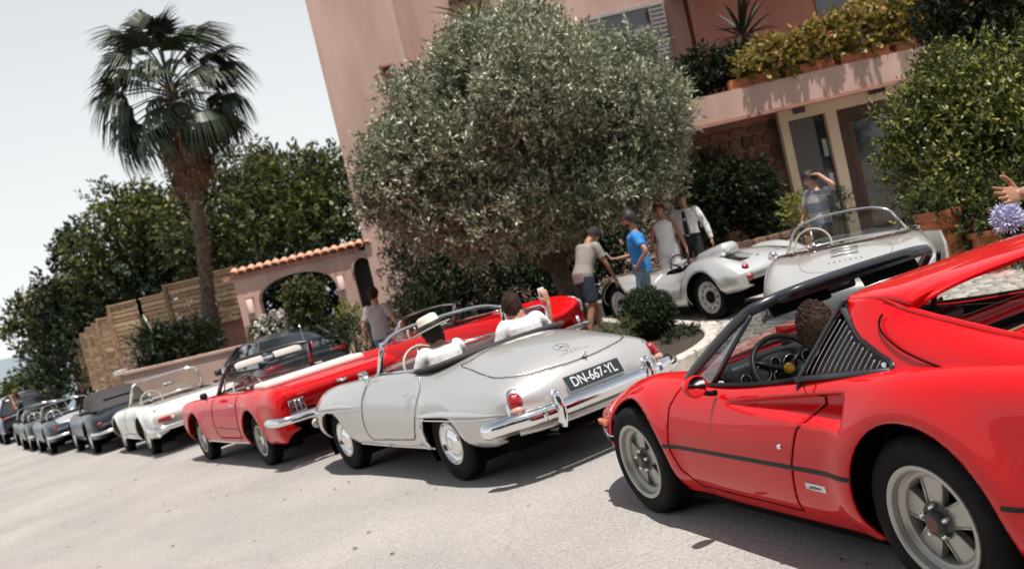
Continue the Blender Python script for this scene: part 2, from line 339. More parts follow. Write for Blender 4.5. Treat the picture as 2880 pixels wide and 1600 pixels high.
# ---------------------------------------------------------------- wheels (built at the wheel centre, outside face towards +y)
def make_wheel(parent,loc,side,R0=.32,rim=.19,wd=.18,style='cap',steer=0,wallring=False,seg=48,body_col=None):
    w_=wd/2; so=w_*.75
    prof=[(rim*.9,-w_*.8),(rim*1.02,-w_*.92),(R0*.86,-w_),(R0*.965,-w_*.86),(R0,-w_*.62),(R0,-w_*.3),(R0*.994,-w_*.28),(R0*.994,-w_*.22),(R0,-w_*.2),(R0,w_*.2),(R0*.994,w_*.22),(R0*.994,w_*.28),(R0,w_*.3),(R0,w_*.62),(R0*.965,w_*.86),(R0*.90,w_*.97),(R0*.84,w_*1.0),(rim*1.16,w_*.99),(rim*1.04,w_*.93),(rim*1.0,w_*.80),(rim*.9,w_*.75)]
    mb=MB().lathe(prof,seg,'y')
    t=mb.build('wheel',RUB(),parent,smooth=True,auto=38)
    t.location=loc; t.rotation_euler=(0,rnd.uniform(0,6),0) if False else (0,0,0)
    if side<0: t.rotation_euler=(0,0,math.pi)
    if steer: t.rotation_euler=(0,0,t.rotation_euler[2]+steer)
    aluM=mat('alloy',(.46,.45,.43),.38,.85)
    if style=='star':
        alu=mat('star_alloy',(.43,.415,.38),.36,.5)
        MB().lathe([(rim*1.035,w_*.90),(rim*1.03,w_*1.0),(rim*.97,w_*1.02),(rim*.93,w_*.96),(rim*.90,w_*.72),(rim*.84,w_*.60),(rim*.80,w_*.58),(rim*.765,w_*.62),(rim*.75,w_*.52),(rim*.74,w_*.2)],seg,'y').build('rim',alu,t,smooth=True,auto=30)
        MB().lathe([(rim*.93,-w_*.5),(rim*.90,w_*.1),(0,w_*.1)],32,'y').build('wheel_back',GAP(),t,smooth=False)
        sp=MB(); bd=MB()
        for k in range(5):
            a=2*math.pi*k/5+.35; ca,sa=math.cos(a),math.sin(a)
            rt=lambda r_,t_,h:(r_*ca-t_*sa,h,r_*sa+t_*ca)
            r0,r1=rim*.22,rim*.775; w0,w1=rim*.15,rim*.275; h0,h1=w_*.62,w_*.52
            P=[rt(r0,-w0,h0),rt(r0,w0,h0),rt(r1,w1,h1),rt(r1,-w1,h1)]; Q=[rt(r0,-w0,h0-.03),rt(r0,w0,h0-.03),rt(r1,w1,h1-.03),rt(r1,-w1,h1-.03)]
            sp.add(P+Q,[(0,1,2,3),(4,7,6,5),(0,4,5,1),(1,5,6,2),(2,6,7,3),(3,7,4,0)])
            for sgn in (-1,1):
                bd.tube([rt(r0*1.35,sgn*w0*1.12,h0+.001),rt(r1,sgn*w1*.93,h1+.001)],.0045,6)
            bd.tube([rt(r1*.97,-w1*.9,h1+.001),rt(r1*.995,0,h1+.001),rt(r1*.97,w1*.9,h1+.001)],.0045,6)
        sp.build('spoke_star',alu,t); bd.build('spoke_rib',alu,t,smooth=True)
        MB().lathe([(rim*.345,w_*.55),(rim*.335,w_*.66),(rim*.30,w_*.67),(0,w_*.67)],30,'y').build('hub_plate',alu,t,smooth=True,auto=30)
        MB().lathe([(rim*.20,w_*.62),(rim*.19,w_*.85),(rim*.17,w_*.93),(0,w_*.95)],24,'y').build('hub_cap',mat('hub_grey',(.07,.07,.075),.45),t,smooth=True,auto=30)
        MB().lathe([(rim*.15,w_*.94),(rim*.148,w_*.965),(0,w_*.97)],24,'y').build('centre_badge',mat('badge_brown',(.11,.035,.02),.4),t,smooth=True,auto=30)
        MB().lathe([(rim*.34,w_*.67),(rim*.20,w_*.70)],30,'y').build('hub_recess',mat('hub_dark',(.03,.03,.032),.4),t)
        n=MB().lathe([(.011,0),(.011,.016),(.006,.024),(0,.025)],6,'y').build('wheel_nut',CHR(),t)
        for k in range(5):
            o=n if k==0 else n.copy()
            if k: C.objects.link(o); o.parent=t
            a=2*math.pi*k/5+.35; o.location=(rim*.275*math.cos(a),w_*.69,rim*.275*math.sin(a))
    elif style=='cap':
        MB().lathe([(rim*1.05,w_*.9),(rim*1.04,w_*1.0),(rim*.97,w_*1.02),(rim*.955,w_*.98)],seg,'y').build('trim_ring',mat('ring_white',(.72,.68,.62),.35),t,smooth=True)
        MB().lathe([(rim*.955,w_*.97),(rim*.93,w_*.90),(rim*.86,w_*.70),(rim*.80,w_*.62),(rim*.72,w_*.64),(rim*.70,w_*.56)],seg,'y').build('rim',CHR(),t,smooth=True,auto=40)
        MB().lathe([(rim*.72,w_*.3),(rim*.71,w_*.66),(rim*.66,w_*.80),(rim*.6,w_*.84),(rim*.50,w_*.98),(rim*.30,w_*1.12),(rim*.27,w_*1.12),(0,w_*1.15)],seg,'y').build('hub_cap',CHR(),t,smooth=True,auto=50)
        MB().lathe([(rim*.275,w_*1.125),(rim*.265,w_*1.14),(rim*.25,w_*1.135)],32,'y').build('cap_ring',mat('ring_grey',(.25,.25,.25),.3,.8),t,smooth=True)
        MB().lathe([(rim*.9,-w_*.5),(rim*.9,w_*.1),(0,w_*.1)],24,'y').build('wheel_back',DRK(),t)
    elif style=='spoke':       # chromed five-spoke
        MB().lathe([(rim*1.05,w_*.9),(rim*1.04,w_*1.0),(rim*.93,w_*1.0),(rim*.88,w_*.7),(rim*.84,w_*.4)],seg,'y').build('rim',aluM,t,smooth=True,auto=40)
        MB().lathe([(rim*.9,-w_*.5),(rim*.9,w_*.0),(0,w_*.0)],24,'y').build('wheel_back',GAP(),t)
        sp=MB()
        for k in range(5):
            a=2*math.pi*k/5+.3; ca,sa=math.cos(a),math.sin(a); rt=lambda r_,t_,h:(r_*ca-t_*sa,h,r_*sa+t_*ca)
            h0,h1=w_*.7,w_*.55; r0,r1,w0,w1=rim*.15,rim*.9,rim*.12,rim*.2
            P=[rt(r0,-w0,h0),rt(r0,w0,h0),rt(r1,w1,h1),rt(r1,-w1,h1),rt(r0,-w0,h0-.03),rt(r0,w0,h0-.03),rt(r1,w1,h1-.03),rt(r1,-w1,h1-.03)]
            sp.add(P,[(0,1,2,3),(4,7,6,5),(0,4,5,1),(1,5,6,2),(2,6,7,3),(3,7,4,0)])
        sp.build('spoke_star',aluM,t); MB().lathe([(rim*.28,w_*.5),(rim*.27,w_*.8),(0,w_*.86)],24,'y').build('hub_cap',CHR(),t,smooth=True,auto=40)
    else:                      # plain steel disc with holes
        sm=body_col or mat('steel_wheel',(.5,.49,.46),.35,.5)
        MB().lathe([(rim*1.05,w_*.9),(rim*1.04,w_*1.0),(rim*.95,w_*1.0),(rim*.88,w_*.72),(rim*.80,w_*.66),(rim*.62,w_*.80),(rim*.56,w_*.72),(rim*.3,w_*.66),(0,w_*.66)],seg,'y').build('rim',sm,t,smooth=True,auto=40)
        if style=='holes':
            hb=MB()
            for k in range(10):
                a=2*math.pi*k/10; hb.add([(rim*.72*math.cos(a)+rim*.07*math.cos(b)*math.cos(a)-rim*.09*math.sin(b)*math.sin(a),w_*.762,rim*.72*math.sin(a)+rim*.07*math.cos(b)*math.sin(a)+rim*.09*math.sin(b)*math.cos(a)) for b in [2*math.pi*q/8 for q in range(8)]],[tuple(range(8))])
            hb.build('vent_hole',GAP(),t)
            MB().lathe([(rim*.42,w_*.5),(rim*.41,w_*.72),(rim*.36,w_*.9),(0,w_*.93)],24,'y').build('brake_drum',DRK(),t,smooth=True,auto=40)
        else:
            MB().lathe([(rim*.6,w_*.6),(rim*.58,w_*.85),(rim*.4,w_*1.05),(0,w_*1.1)],24,'y').build('hub_cap',CHR(),t,smooth=True,auto=40)
    return t
def wells(b,parent,arches,y0=.42,y1=.80,m=None):
    """dark inner arches"""
    for cx,cz,r in arches:
        for s_ in (-1,1):
            mb=MB(); n=20; V=[];F=[]
            for k in range(n+1):
                a=R(-25+230*k/n); V+= [(cx+r*1.02*math.cos(a),s_*y0,cz+r*1.02*math.sin(a)),(cx+r*1.02*math.cos(a),s_*y1,cz+r*1.02*math.sin(a))]
            for k in range(n): F.append((2*k,2*k+1,2*k+3,2*k+2))
            c=len(V); V.append((cx,s_*y0,cz)); F+=[(2*k,2*k+2,c) for k in range(n)]
            mb.add(V,F).build('wheel_well',m or GAP(),parent)
def floorpan(parent,x0,x1,y=.66,z=.2,h=.1):
    MB().box(((x0+x1)/2,0,z+h/2),(x1-x0,2*y,h)).build('floor_pan',GAP(),parent)
def steering(parent,c,r=.19,tilt=70,rimr=.012,m=None,spokes=3,hub=None,hubm=None):
    m=m or BLK(); c=Vector(c)
    ro=Matrix.Rotation(R(-tilt),3,'Y')            # wheel plane normal mostly along -x, tipped up
    P=[c+ro@Vector((r*math.cos(a),r*math.sin(a),0)) for a in [2*math.pi*k/40 for k in range(40)]]
    s=MB().tube(P,rimr,8,closed=True).build('steering_wheel',m,parent,smooth=True)
    sp=MB()
    for k in range(spokes):
        a=R(180)+2*math.pi*k/spokes if spokes==3 else 2*math.pi*k/spokes
        sp.tube([c+ro@Vector((.0,0,-.02)),c+ro@Vector((r*math.cos(a),r*math.sin(a),0))],[.016,.010],6)
    sp.tube([c+ro@Vector((0,0,.0)),c+ro@Vector((0,0,-.25))],.022,8)
    sp.build('wheel_spoke',hubm or m,s,smooth=True)
    h=MB(); 
    V=[];n=20
    for hh,rr in ((-.01,.026),(.012,.025),(.018,.018)):
        for k in range(n): a=2*math.pi*k/n; V.append(c+ro@Vector((rr*math.cos(a),rr*math.sin(a),hh)))
    h.add(V,[(j*n+k,j*n+(k+1)%n,(j+1)*n+(k+1)%n,(j+1)*n+k) for j in range(2) for k in range(n)]+[tuple(2*n+k for k in range(n))])
    h.build('horn_button',hub or m,s,smooth=True)
    return s
def seat(parent,x,y,m,z=.28,h=.52,w=.46,head=False,rake=.22):
    o=MB().rbox((x+.02,y,z),(.48,w,.16),.05).build('seat',m,parent,smooth=True)
    mb=MB(); rot=Matrix.Rotation(-rake,3,'Y')
    mb.rbox((x-.24-.5*h*rake,y,z+h/2+.02),(.13,w,h),.05,rot=rot); mb.build('seat_back',m,o,smooth=True)
    if head: MB().rbox((x-.26-h*rake,y,z+h+.09),(.08,.24,.16),.035,rot=rot).build('head_rest',m,o,smooth=True)
    return o
def text_mesh(name,s,size,M,mt,parent,ext=.0015,sx=1,font_bold=0):
    cu=bpy.data.curves.new(name,'FONT'); cu.body=s; cu.size=size; cu.extrude=ext; cu.align_x='CENTER'; cu.align_y='CENTER'; cu.offset=font_bold
    t=bpy.data.objects.new(name,cu); C.objects.link(t); dg=bpy.context.evaluated_depsgraph_get(); dg.update()
    me=bpy.data.meshes.new_from_object(t.evaluated_get(dg)); bpy.data.objects.remove(t); bpy.data.curves.remove(cu)
    me.transform(M@Matrix.Diagonal((sx,1,1,1))); me.materials.clear(); me.materials.append(mt); o=bpy.data.objects.new(name,me); C.objects.link(o); o.parent=parent; return o
def car_root(name,gx,gy,yaw,label,group='classic cars lined up on the forecourt',cat='car'):
    M=GW@Matrix.Translation((gx,gy,0))@Matrix.Rotation(yaw,4,'Z')
    return empty(name,label=label,cat=cat,group=group,M=M)
# ================================================================ red mid-engined targa car (nearest)
def row(x,*yz): return [(x if len(q)==2 else q[2],q[0],q[1]) for q in yz]
def red_targa():
    rt=car_root('sports_car',1.993,3.874,1.913,'glossy red wedge-shaped targa sports car with black slatted quarter window, nearest to the viewer')
    red=RED(); blk=BLK()
    net=[
     row(-.93,(0,.62),(.2,.62),(.4,.62),(.5,.62),(.55,.60),(.56,.58),(.56,.52),(.52,.48),(.45,.45)),
     row(-.98,(0,.86),(.30,.86),(.52,.855),(.66,.845),(.74,.80),(.76,.62),(.76,.46),(.74,.34),(.66,.27)),
     row(-.80,(0,.880),(.30,.880),(.52,.880),(.68,.876),(.785,.825),(.818,.62),(.825,.46),(.80,.34),(.72,.25)),
     row(-.40,(0,.862),(.30,.862),(.53,.865),(.70,.888),(.805,.845),(.86,.65),(.868,.46),(.84,.32),(.78,.22)),
     row(0,(0,.840),(.30,.840),(.54,.848),(.715,.880),(.81,.842),(.868,.65),(.870,.46),(.85,.32),(.78,.20)),
     row(.4,(0,.835),(.30,.835),(.55,.838),(.72,.842),(.79,.806),(.855,.63),(.865,.46),(.845,.30),(.77,.18)),
     row(.9,(0,.80),(.30,.80),(.56,.805),(.72,.800),(.775,.765),(.846,.62),(.86,.46),(.84,.29),(.76,.17)),
     row(1.4,(0,.795),(.30,.795),(.56,.790),(.72,.768),(.775,.738),(.842,.60),(.856,.46),(.835,.29),(.76,.17)),
     row(1.75,(0,.790),(.30,.792),(.54,.792),(.69,.798),(.775,.745),(.842,.60),(.855,.46),(.835,.30),(.76,.18)),
     row(2.1,(0,.742),(.30,.745),(.52,.758),(.67,.796),(.765,.740),(.842,.59),(.852,.46),(.832,.31),(.76,.19)),
     row(2.34,(0,.700),(.30,.704),(.52,.720),(.66,.762),(.76,.712),(.838,.58),(.848,.46),(.828,.32),(.76,.2)),
     row(2.7,(0,.630),(.29,.632),(.50,.642),(.63,.668),(.735,.63),(.798,.55),(.808,.46),(.785,.33),(.70,.22)),
     row(2.95,(0,.575),(.28,.577),(.47,.583),(.575,.590),(.665,.57),(.722,.52),(.73,.45),(.705,.33),(.62,.23)),
     row(3.12,(0,.54),(.27,.54),(.44,.54),(.53,.538),(.59,.52),(.625,.48),(.632,.43),(.61,.33),(.54,.24)),
     row(3.22,(0,.49),(.26,.49),(.40,.487),(.46,.48),(.49,.468),(.505,.45),(.51,.41),(.49,.33),(.44,.26)),
     row(3.23,(0,.42),(.15,.42),(.25,.42),(.30,.42),(.33,.41),(.34,.40),(.34,.37),(.32,.34),(.28,.31))]
    b=Body(net,.0125,.0125,smooth=3)
    b.flare(2.27,.315,.40,.018,.08); b.flare(-.02,.33,.42,.022,.09)
    # side scoop: a wedge pressed into door and quarter panel
    tip=np.array([1.26,.735])
    def scoop(V,N):
        x,z=V[:,0],V[:,2]; t=np.clip((1.27-x)/.93,0,1)       # 0 at the tip, 1 at the rear end
        top=.706+.074*t; bot=.706-.058*np.sqrt(t)
        sg=lambda q,w_: 1/(1+np.exp(-np.clip(q/w_,-40,40)))
        m=sg(top-z,.0035)*sg(z-bot,.005)*sg(1.25-x,.012)*sg(x-.335-.10*(.80-z),.004)*(np.abs(V[:,1])>.6)
        d=(.016+.072*t**.9)*m*np.clip((z-bot)/(top-bot+1e-6)/.60+.05,.0,1)
        V=V.copy(); V[:,1]-=np.sign(V[:,1])*d; return V
    b.disp(scoop)
    b.remember()
    for s_ in (-1,1):
        b.cut(circ(2.27,.315,.375),'y',s_); b.cut(circ(-.02,.33,.385),'y',s_)
    b.cut([(.20,-.70),(.18,.0),(.20,.70),(.70,.725),(1.50,.705),(1.66,.66),(1.78,.40),(1.82,0),(1.78,-.40),(1.66,-.66),(1.50,-.705),(.70,-.725)],'z',zmin=.65)
    b.cut(rrect(-.80,-.02,-.46,.46,.05),'z',zmin=.7)
    door=[(1.64,.90),(1.70,.78),(1.80,.66),(1.845,.46),(1.80,.33),(1.70,.24),(.82,.24),(.78,.36),(.74,.48),(.66,.63),(.54,.72),(.55,.80),(.64,.90),(1.0,.90),(1.40,.90)]
    for s_ in (1,-1):
        Fd=b.cut(door,'y',s_); b.shape('door',Fd,red,rt)
        seam('door_seam',b,[(1.66,.785),(1.73,.74),(1.80,.66),(1.845,.46),(1.80,.33),(1.70,.24),(.82,.24)],rt,side=s_,w=.0028)
        seam('door_seam',b,[(.665,.815),(.60,.775),(.55,.75),(.54,.72),(.60,.665),(.66,.63),(.74,.48),(.78,.36),(.82,.24)],rt,side=s_,w=.003)
    b.shape('body',b.F,red,rt)
    # lower black rubbing line
    for s_ in (1,-1):
        L=b.line([(1.90,.46),(.33,.462)],'side',s_,off=.001); V=[];F=[]
        for i,pt in enumerate(L): V+=[pt+Vector((0,0,.011)),pt+Vector((0,s_*.004,.006)),pt+Vector((0,s_*.004,-.006)),pt+Vector((0,0,-.011))]
        for i in range(len(L)-1):
            for k in range(3): F.append((i*4+k,i*4+k+1,(i+1)*4+k+1,(i+1)*4+k))
        finish('rub_strip',V,F,blk,rt)
        L=b.line([(-.42,.462),(-.95,.462)],'side',s_,off=.001); MB().tube(L,.009,6).build('rub_strip',blk,rt,smooth=True)
        L=b.line([(2.60,.43),(2.8,.425),(3.0,.42)],'side',s_,off=.004); MB().tube(L,.014,8).build('bumper_strip',blk,rt,smooth=True)
        MB().tube(b.line([(2.58,.452),(2.8,.447),(3.0,.442)],'side',s_,off=.006),.005,6).build('bumper_trim',CHR(),rt,smooth=True)
        q=b.onside(2.74,.515,s_); MB().rbox(q,(.085,.03,.038),.01).build('side_marker',mat('amber_lens',(.75,.16,.02),.2,coat=1),rt,smooth=True)
        q=b.onside(2.99,.475,s_); MB().rbox(q,(.10,.03,.04),.01).build('front_marker',mat('amber_lens',(.75,.16,.02),.2,coat=1),rt,smooth=True)
        q=b.onside(.80,.55,s_); MB().lathe([(.012,-.004),(.012,.006),(.008,.009),(0,.009)],16,'y',c=q).build('door_lock',CHR(),rt,smooth=True)
    q=b.onside(.61,.39,1); MB().rbox(q,(.135,.008,.03),.003,rot=Matrix.Rotation(-.02,3,'Y')).build('maker_badge',mat('badge_silver',(.62,.62,.60),.3,.7),rt,smooth=True)
    text_mesh('badge_script','pininfarina',.018,Matrix.Translation(q+Vector((0,.0065,0)))@Matrix.Rotation(math.pi,4,'Z')@Matrix.Rotation(math.pi/2,4,'X'),mat('badge_ink',(.25,.25,.25),.4),rt)
    # pop-up lamp lids and bonnet seam
    for s_ in (1,-1): seam('headlamp_lid_seam',b,[(2.58,s_*.62),(2.92,s_*.55),(2.95,s_*.33),(2.62,s_*.33)],rt,'top',w=.0025,closed=True)
    seam('bonnet_seam',b,[(1.72,.58),(2.2,.50),(2.6,.28),(2.62,0),(2.6,-.28),(2.2,-.50),(1.72,-.58)],rt,'top',w=.0025)
    # wheels and wells
    wells(b,rt,[(2.27,.315,.375),(-.02,.33,.385)],.48,.80)
    for s_ in (1,-1):
        make_wheel(rt,(2.34,s_*.735,.315),s_,.318,.212,.20,'star',steer=R(2))
        make_wheel(rt,(0,s_*.73,.322),s_,.325,.212,.215,'star')
    floorpan(rt,.35,1.95,.74,.13,.08); MB().box((1.1,0,.20),(3.9,1.3,.1)).build('underbody',GAP(),rt)
    # ---- greenhouse: roof hoop, buttress panels, quarter windows
    up=[(.50,.555,1.105),(.38,.575,1.108),(.24,.58,1.095),(.11,.585,1.052),(-.02,.59,1.020),(-.33,.605,.955),(-.85,.635,.885)]   # outer top edge
    lo=[(.66,.742,.812),(.45,.745,.828),(.15,.742,.852),(-.08,.738,.866),(-.30,.733,.874),(-.58,.718,.876),(-.86,.69,.872)]
    # side skin: four rows from belt to top edge, bulged; columns run back
    def side_net(s_):
        rows=[]
        for (a,c_) in zip(lo,up):
            a=np.array(a);c_=np.array(c_); r_=[]
            for t in (0,.33,.66,1.0):
                q=a*(1-t)+c_*t; q[1]+=.020*math.sin(math.pi*t); r_.append((q[0],s_*q[1],q[2]))
            rows.append(r_)
        return rows
    for s_ in (1,-1):
        n=np.array(side_net(s_)); bs=Body(n,.015,.015,smooth=1,mirror=False)
        if s_<0: bs.F=bs.F[:,::-1]
        bs.remember()
        tri=[(.795,.872),(.70,.95),(.60,1.02),(.475,1.088),(.43,1.085),(.33,.985),(.20,.872),(.12,.865)]
        tri=[(.80,.80),(.70,.90),(.60,1.00),(.53,1.12),(.46,1.08),(.33,.985),(.11,.895),(.09,.83)]
        bs.cut(tri,'y',s_)
        if s_>0: bs.F=bs.F[:,::-1]
        bs.shape('buttress',bs.F,red,rt,thick=.014)
        # black frame of the quarter window with slats
        y_=lambda x,z: s_*(.748-(z-.83)*.62)
        fr=MB(); fr.tube([(x,y_(x,z)+s_*.004,z) for x,z in spline([(.675,.828),(.625,.90),(.57,.98),(.515,1.06),(.47,1.115)],6)],[.024]*25,8,flat=.5)
        fr.tube([(x,y_(x,z)+s_*.004,z) for x,z in [(.50,1.10),(.46,1.07),(.33,.975),(.115,.888)]],.015,8,flat=.5)
        fr.tube([(x,y_(x,z)+s_*.006,z) for x,z in [(.69,.823),(.4,.842),(.10,.862)]],.013,8)
        fr.tube([(x,y_(x,z)+s_*.006,z) for x,z in [(.112,.893),(.105,.858)]],.014,8)
        w_=fr.build('quarter_window_frame',mat('satin_black',(.03,.036,.044),.35),rt,smooth=True)
        V=[(x,y_(x,z)-s_*.02,z) for x,z in [(.67,.83),(.61,.91),(.55,1.00),(.50,1.08),(.45,1.06),(.32,.965),(.12,.885),(.11,.862)]]
        MB().add(V,[tuple(range(8))]).build('quarter_glass',mat('quarter_dark',(.006,.006,.007),.25,spec=.3),w_)
        for k in range(15):
            x0=.632-.50*k/14; pts=[]
            for t in np.linspace(0,1,12):
                z=.842+.014*(.63-x0)/.5+t*.24; x=x0-.02*t-.135*t**1.2
                lim=1.062 if x>.45 else (.975+(x-.33)*.71 if x>.33 else .892+(x-.13)*.415)
                if z>lim-.006: break
                pts.append((x,y_(x,z)+s_*.006,z))
            if len(pts)<2: continue
            MB().tube(pts,.0025,5).build('window_slat',mat('slat_alloy',(.45,.41,.41),.3,.6),w_,smooth=True)
        MB().lathe([(.015,0),(.015,.006),(.011,.009),(0,.009)],18,'y',c=(.155,y_(.155,.882)+s_*.008,.878)).build('fuel_lock',CHR(),w_,smooth=True)
        # panel seam where buttress meets the deck
        MB().tube([Vector((x,s_*(.742-(z-.86)*.60+.021*math.sin(math.pi*min(1,max(0,(z-.86)/.22)))),z)) for x,z in spline([(.205,1.055),(.212,1.035),(.195,1.01),(.14,.975),(.05,.935),(-.06,.90),(-.19,.868)],4)],.0042,6).build('buttress_seam',GAP(),rt,smooth=True)
    # roof hoop panel
    rn=[]
    for x,z,yy in ((.50,1.132,.555),(.36,1.140,.575),(.20,1.137,.581),(.10,1.115,.586)):
        rn.append([(x,0,z),(x,.28,z-.002),(x,.46,z-.008),(x-.0,.53,z-.015),(x,yy,z-.030)])
    br=Body(rn,.02,.02,smooth=1); br.F=br.F[:,::-1]; br.shape('roof_hoop',br.F,red,rt,thick=.03)
    # roof lip over the rear window
    lip=[(.06,.50,1.075),(.03,.50,1.068),(-.02,.47,1.066),(-.05,.40,1.075),(-.065,.2,1.088),(-.07,0,1.092)]
    ln=[]
    for (x,y,z) in [(.03,0,1.122),(.035,.2,1.119),(.06,.38,1.106),(.09,.49,1.080),(.13,.555,1.052),(.18,.585,1.045)]:
        ln.append([(.23,y*.985,1.137-.034*(y/.58)**4),(x+.085,y,z+.020),(x,y,z+.004),(x+.006,y,z-.018),(x+.05,y,z-.026)])
    V=[];F=[]
    full=[[(q[0],-q[1],q[2]) for q in r_] for r_ in ln[::-1]]+ln[1:]
    for r_ in full: V+=r_
    for i in range(len(full)-1):
        for k in range(4): F.append((i*5+k,i*5+k+1,(i+1)*5+k+1,(i+1)*5+k))
    o=finish('roof_lip',V,F,red,rt); md=o.modifiers.new('s','SUBSURF'); md.levels=2; md.render_levels=2
    # rear window glass, curved, set forward under the lip
    V=[];F=[]
    for k in range(11):
        y=-.54+1.08*k/10; x=.19; V+=[(x,y,1.09),(x+.02,y,.84)]
    for k in range(10): F.append((2*k,2*k+1,2*k+3,2*k+2))
    finish('rear_window',V,F,glass('rear_glass',(.90,.93,.91),.05,fr=.15),rt)
    # inner faces of the buttresses
    for s_ in (1,-1):
        V=[];F=[]
        for (a,c_) in zip(lo,up):
            V+=[(c_[0],s_*(c_[1]-.0),c_[2]+.0),(c_[0],s_*(c_[1]-.025),c_[2]-.006),(c_[0],s_*(c_[1]-.06),.838)]
        V=V[6:]; m_=len(V)//3
        for i in range(m_-1):
            for k in range(2): F.append((i*3+k,i*3+k+1,(i+1)*3+k+1,(i+1)*3+k))
        finish('buttress_inner',V,F,red,rt)
        MB().tube([(x,s_*(y-.004),z+.0) for x,y,z in up[2:]],.013,8).build('buttress_edge',red,rt,smooth=True)
    # engine lid: black louvres in a red frame
    MB().box((-.41,0,.82),(.86,1.0,.01)).build('engine_lid',GAP(),rt)
    for k in range(20):
        x=-.08-.036*k; MB().box((x,0,.850),(.026,.90,.003),rot=Matrix.Rotation(R(-28),3,'Y')).build('engine_louvre',blk,rt)
    MB().tube([(-.01,-.48,.845),(.02,-.3,.862),(.03,0,.866),(.02,.3,.862),(-.01,.48,.845)],.008,8).build('parcel_edge',mat('tan_edge',(.22,.10,.05),.5),rt,smooth=True)
    # windscreen
    A=[Vector(p) for p in ((1.73,.705,.785),(1.62,.69,.85),(1.46,.655,.945),(1.32,.61,1.03),(1.225,.565,1.085),(1.18,.50,1.105),(1.165,.40,1.117),(1.16,.2,1.124),(1.158,0,1.126))]
    B=[Vector((1.73,.705,.785)),Vector((1.80,.56,.785)),Vector((1.87,.30,.785)),Vector((1.90,0,.785))]
    blkF=mat('frame_black',(.022,.025,.032),.30,coat=.4)
    full=A+[Vector((a.x,-a.y,a.z)) for a in A[-2::-1]]
    fr=MB().tube(spline([tuple(a) for a in full],4),.021,10,flat=1.3); fr.build('windscreen_frame',blkF,rt,smooth=True)
    MB().box((1.165,0,1.105),(.10,.86,.035)).build('header_panel',blkF,rt)
    for s_ in (1,-1): MB().box((1.215,s_*.28,1.065),(.025,.34,.085),rot=Matrix.Rotation(R(25),3,'Y')).build('sun_visor',DRK(),rt)
    MB().tube([(1.12,-.46,1.115),(1.10,-.3,1.128),(1.095,0,1.132),(1.10,.3,1.128),(1.12,.46,1.115)],.014,8,flat=1.6).build('roof_seal',blkF,rt,smooth=True)
    MB().tube(spline([tuple(q) for q in [Vector((q.x,-q.y,q.z)) for q in B][:0:-1]+[B[3]]+B[2::-1]],4),.014,8).build('screen_base',blkF,rt,smooth=True)
    V=[];F=[]; n=24
    up_=spline([(1.225,-.55,1.085),(1.17,-.35,1.12),(1.16,0,1.124),(1.17,.35,1.12),(1.225,.55,1.085)],6); dn=spline([(1.73,-.70,.79),(1.83,-.42,.79),(1.90,0,.79),(1.83,.42,.79),(1.73,.70,.79)],6)
    for a,c_ in zip(up_,dn): V+=[a,tuple((np.array(a)+np.array(c_))/2+np.array([.01,0,.012])),c_]
    for i in range(len(up_)-1):
        for k in range(2): F.append((i*3+k,i*3+k+1,(i+1)*3+k+1,(i+1)*3+k))
    finish('windscreen',V,F,glass('screen_glass',(.80,.86,.84),.16),rt)
    MB().rbox((1.26,0,1.06),(.03,.20,.055),.015).build('rear_mirror',blkF,rt,smooth=True)
    # vent window post, door top seal, side glass
    for s_ in (1,-1):
        MB().tube([(1.47,s_*.715,.765),(1.32,s_*.66,.92),(1.18,s_*.585,1.07)],[.016,.014,.012],8).build('vent_window_post',blkF,rt,smooth=True)
        MB().add([(1.70,s_*.702,.785),(1.47,s_*.715,.768),(1.20,s_*.59,1.06)],[(0,1,2)]).build('vent_glass',glass('vent_glass',(.62,.75,.80),.5),rt)
        MB().tube([(1.72,s_*.71,.778),(1.5,s_*.735,.768),(1.1,s_*.745,.785),(.85,s_*.745,.803),(.69,s_*.745,.822)],.010,8).build('door_top_seal',blk,rt,smooth=True)
        MB().tube([(.69,s_*.725,.84),(.68,s_*.728,.885),(.665,s_*.728,.86),(.67,s_*.75,.82),(.675,s_*.775,.775)],[.010,.018,.022,.016,.010],8).build('door_catch',blk,rt,smooth=True)
        # mirrors
        if s_<0: continue
        mm=MB().lathe([(0,-.045),(.03,-.043),(.052,-.03),(.062,0),(.063,.022),(.058,.030),(.054,.026)],28,'x').build('door_mirror',red,rt,smooth=True)
        mm.location=(1.325,s_*.90,.816); mm.rotation_euler=(R(3),0,R(180)+s_*R(8)); mm.scale=(.9,1.0,.85)
        MB().lathe([(.055,.024),(0,.025)],28,'x').build('mirror_glass',CHR(),mm)
        MB().tube([(0,-s_*-.03,-.045),(.0,-s_*-.075,-.075),(-.0,-s_*-.11,-.085)],[.016,.014,.018],8).build('mirror_stalk',blk,mm,smooth=True)
    # interior
    dk=DRK()
    MB().box((.95,0,.24),(1.45,1.36,.04)).build('cabin_floor',dk,rt)
    MB().box((.17,0,.54),(.06,1.36,.60)).build('bulkhead',dk,rt)
    for s_ in (1,-1): MB().box((.95,s_*.70,.48),(1.4,.035,.56)).build('door_card',dk,rt)
    MB().rbox((.85,0,.38),(1.3,.24,.26),.04).build('centre_tunnel',dk,rt,smooth=True)
    dg=mat('dash_vinyl',(.045,.048,.05),.42)
    dn_=[]
    for y,e in ((0,0),(.25,0),(.45,0),(.62,0)):
        dn_.append([(1.86-.16*(y/.62)**2,y,.772),(1.72-.05*(y/.6)**2,y,.80),(1.60,y,.80),(1.53,y,.775),(1.51,y,.70),(1.56,y,.58)])
    V=[];F=[];full=[[(a,-b_,c_) for a,b_,c_ in r_] for r_ in dn_[:0:-1]]+dn_
    for r_ in full: V+=r_
    for i in range(len(full)-1):
        for k in range(5): F.append((i*6+k,(i+1)*6+k,(i+1)*6+k+1,i*6+k+1))
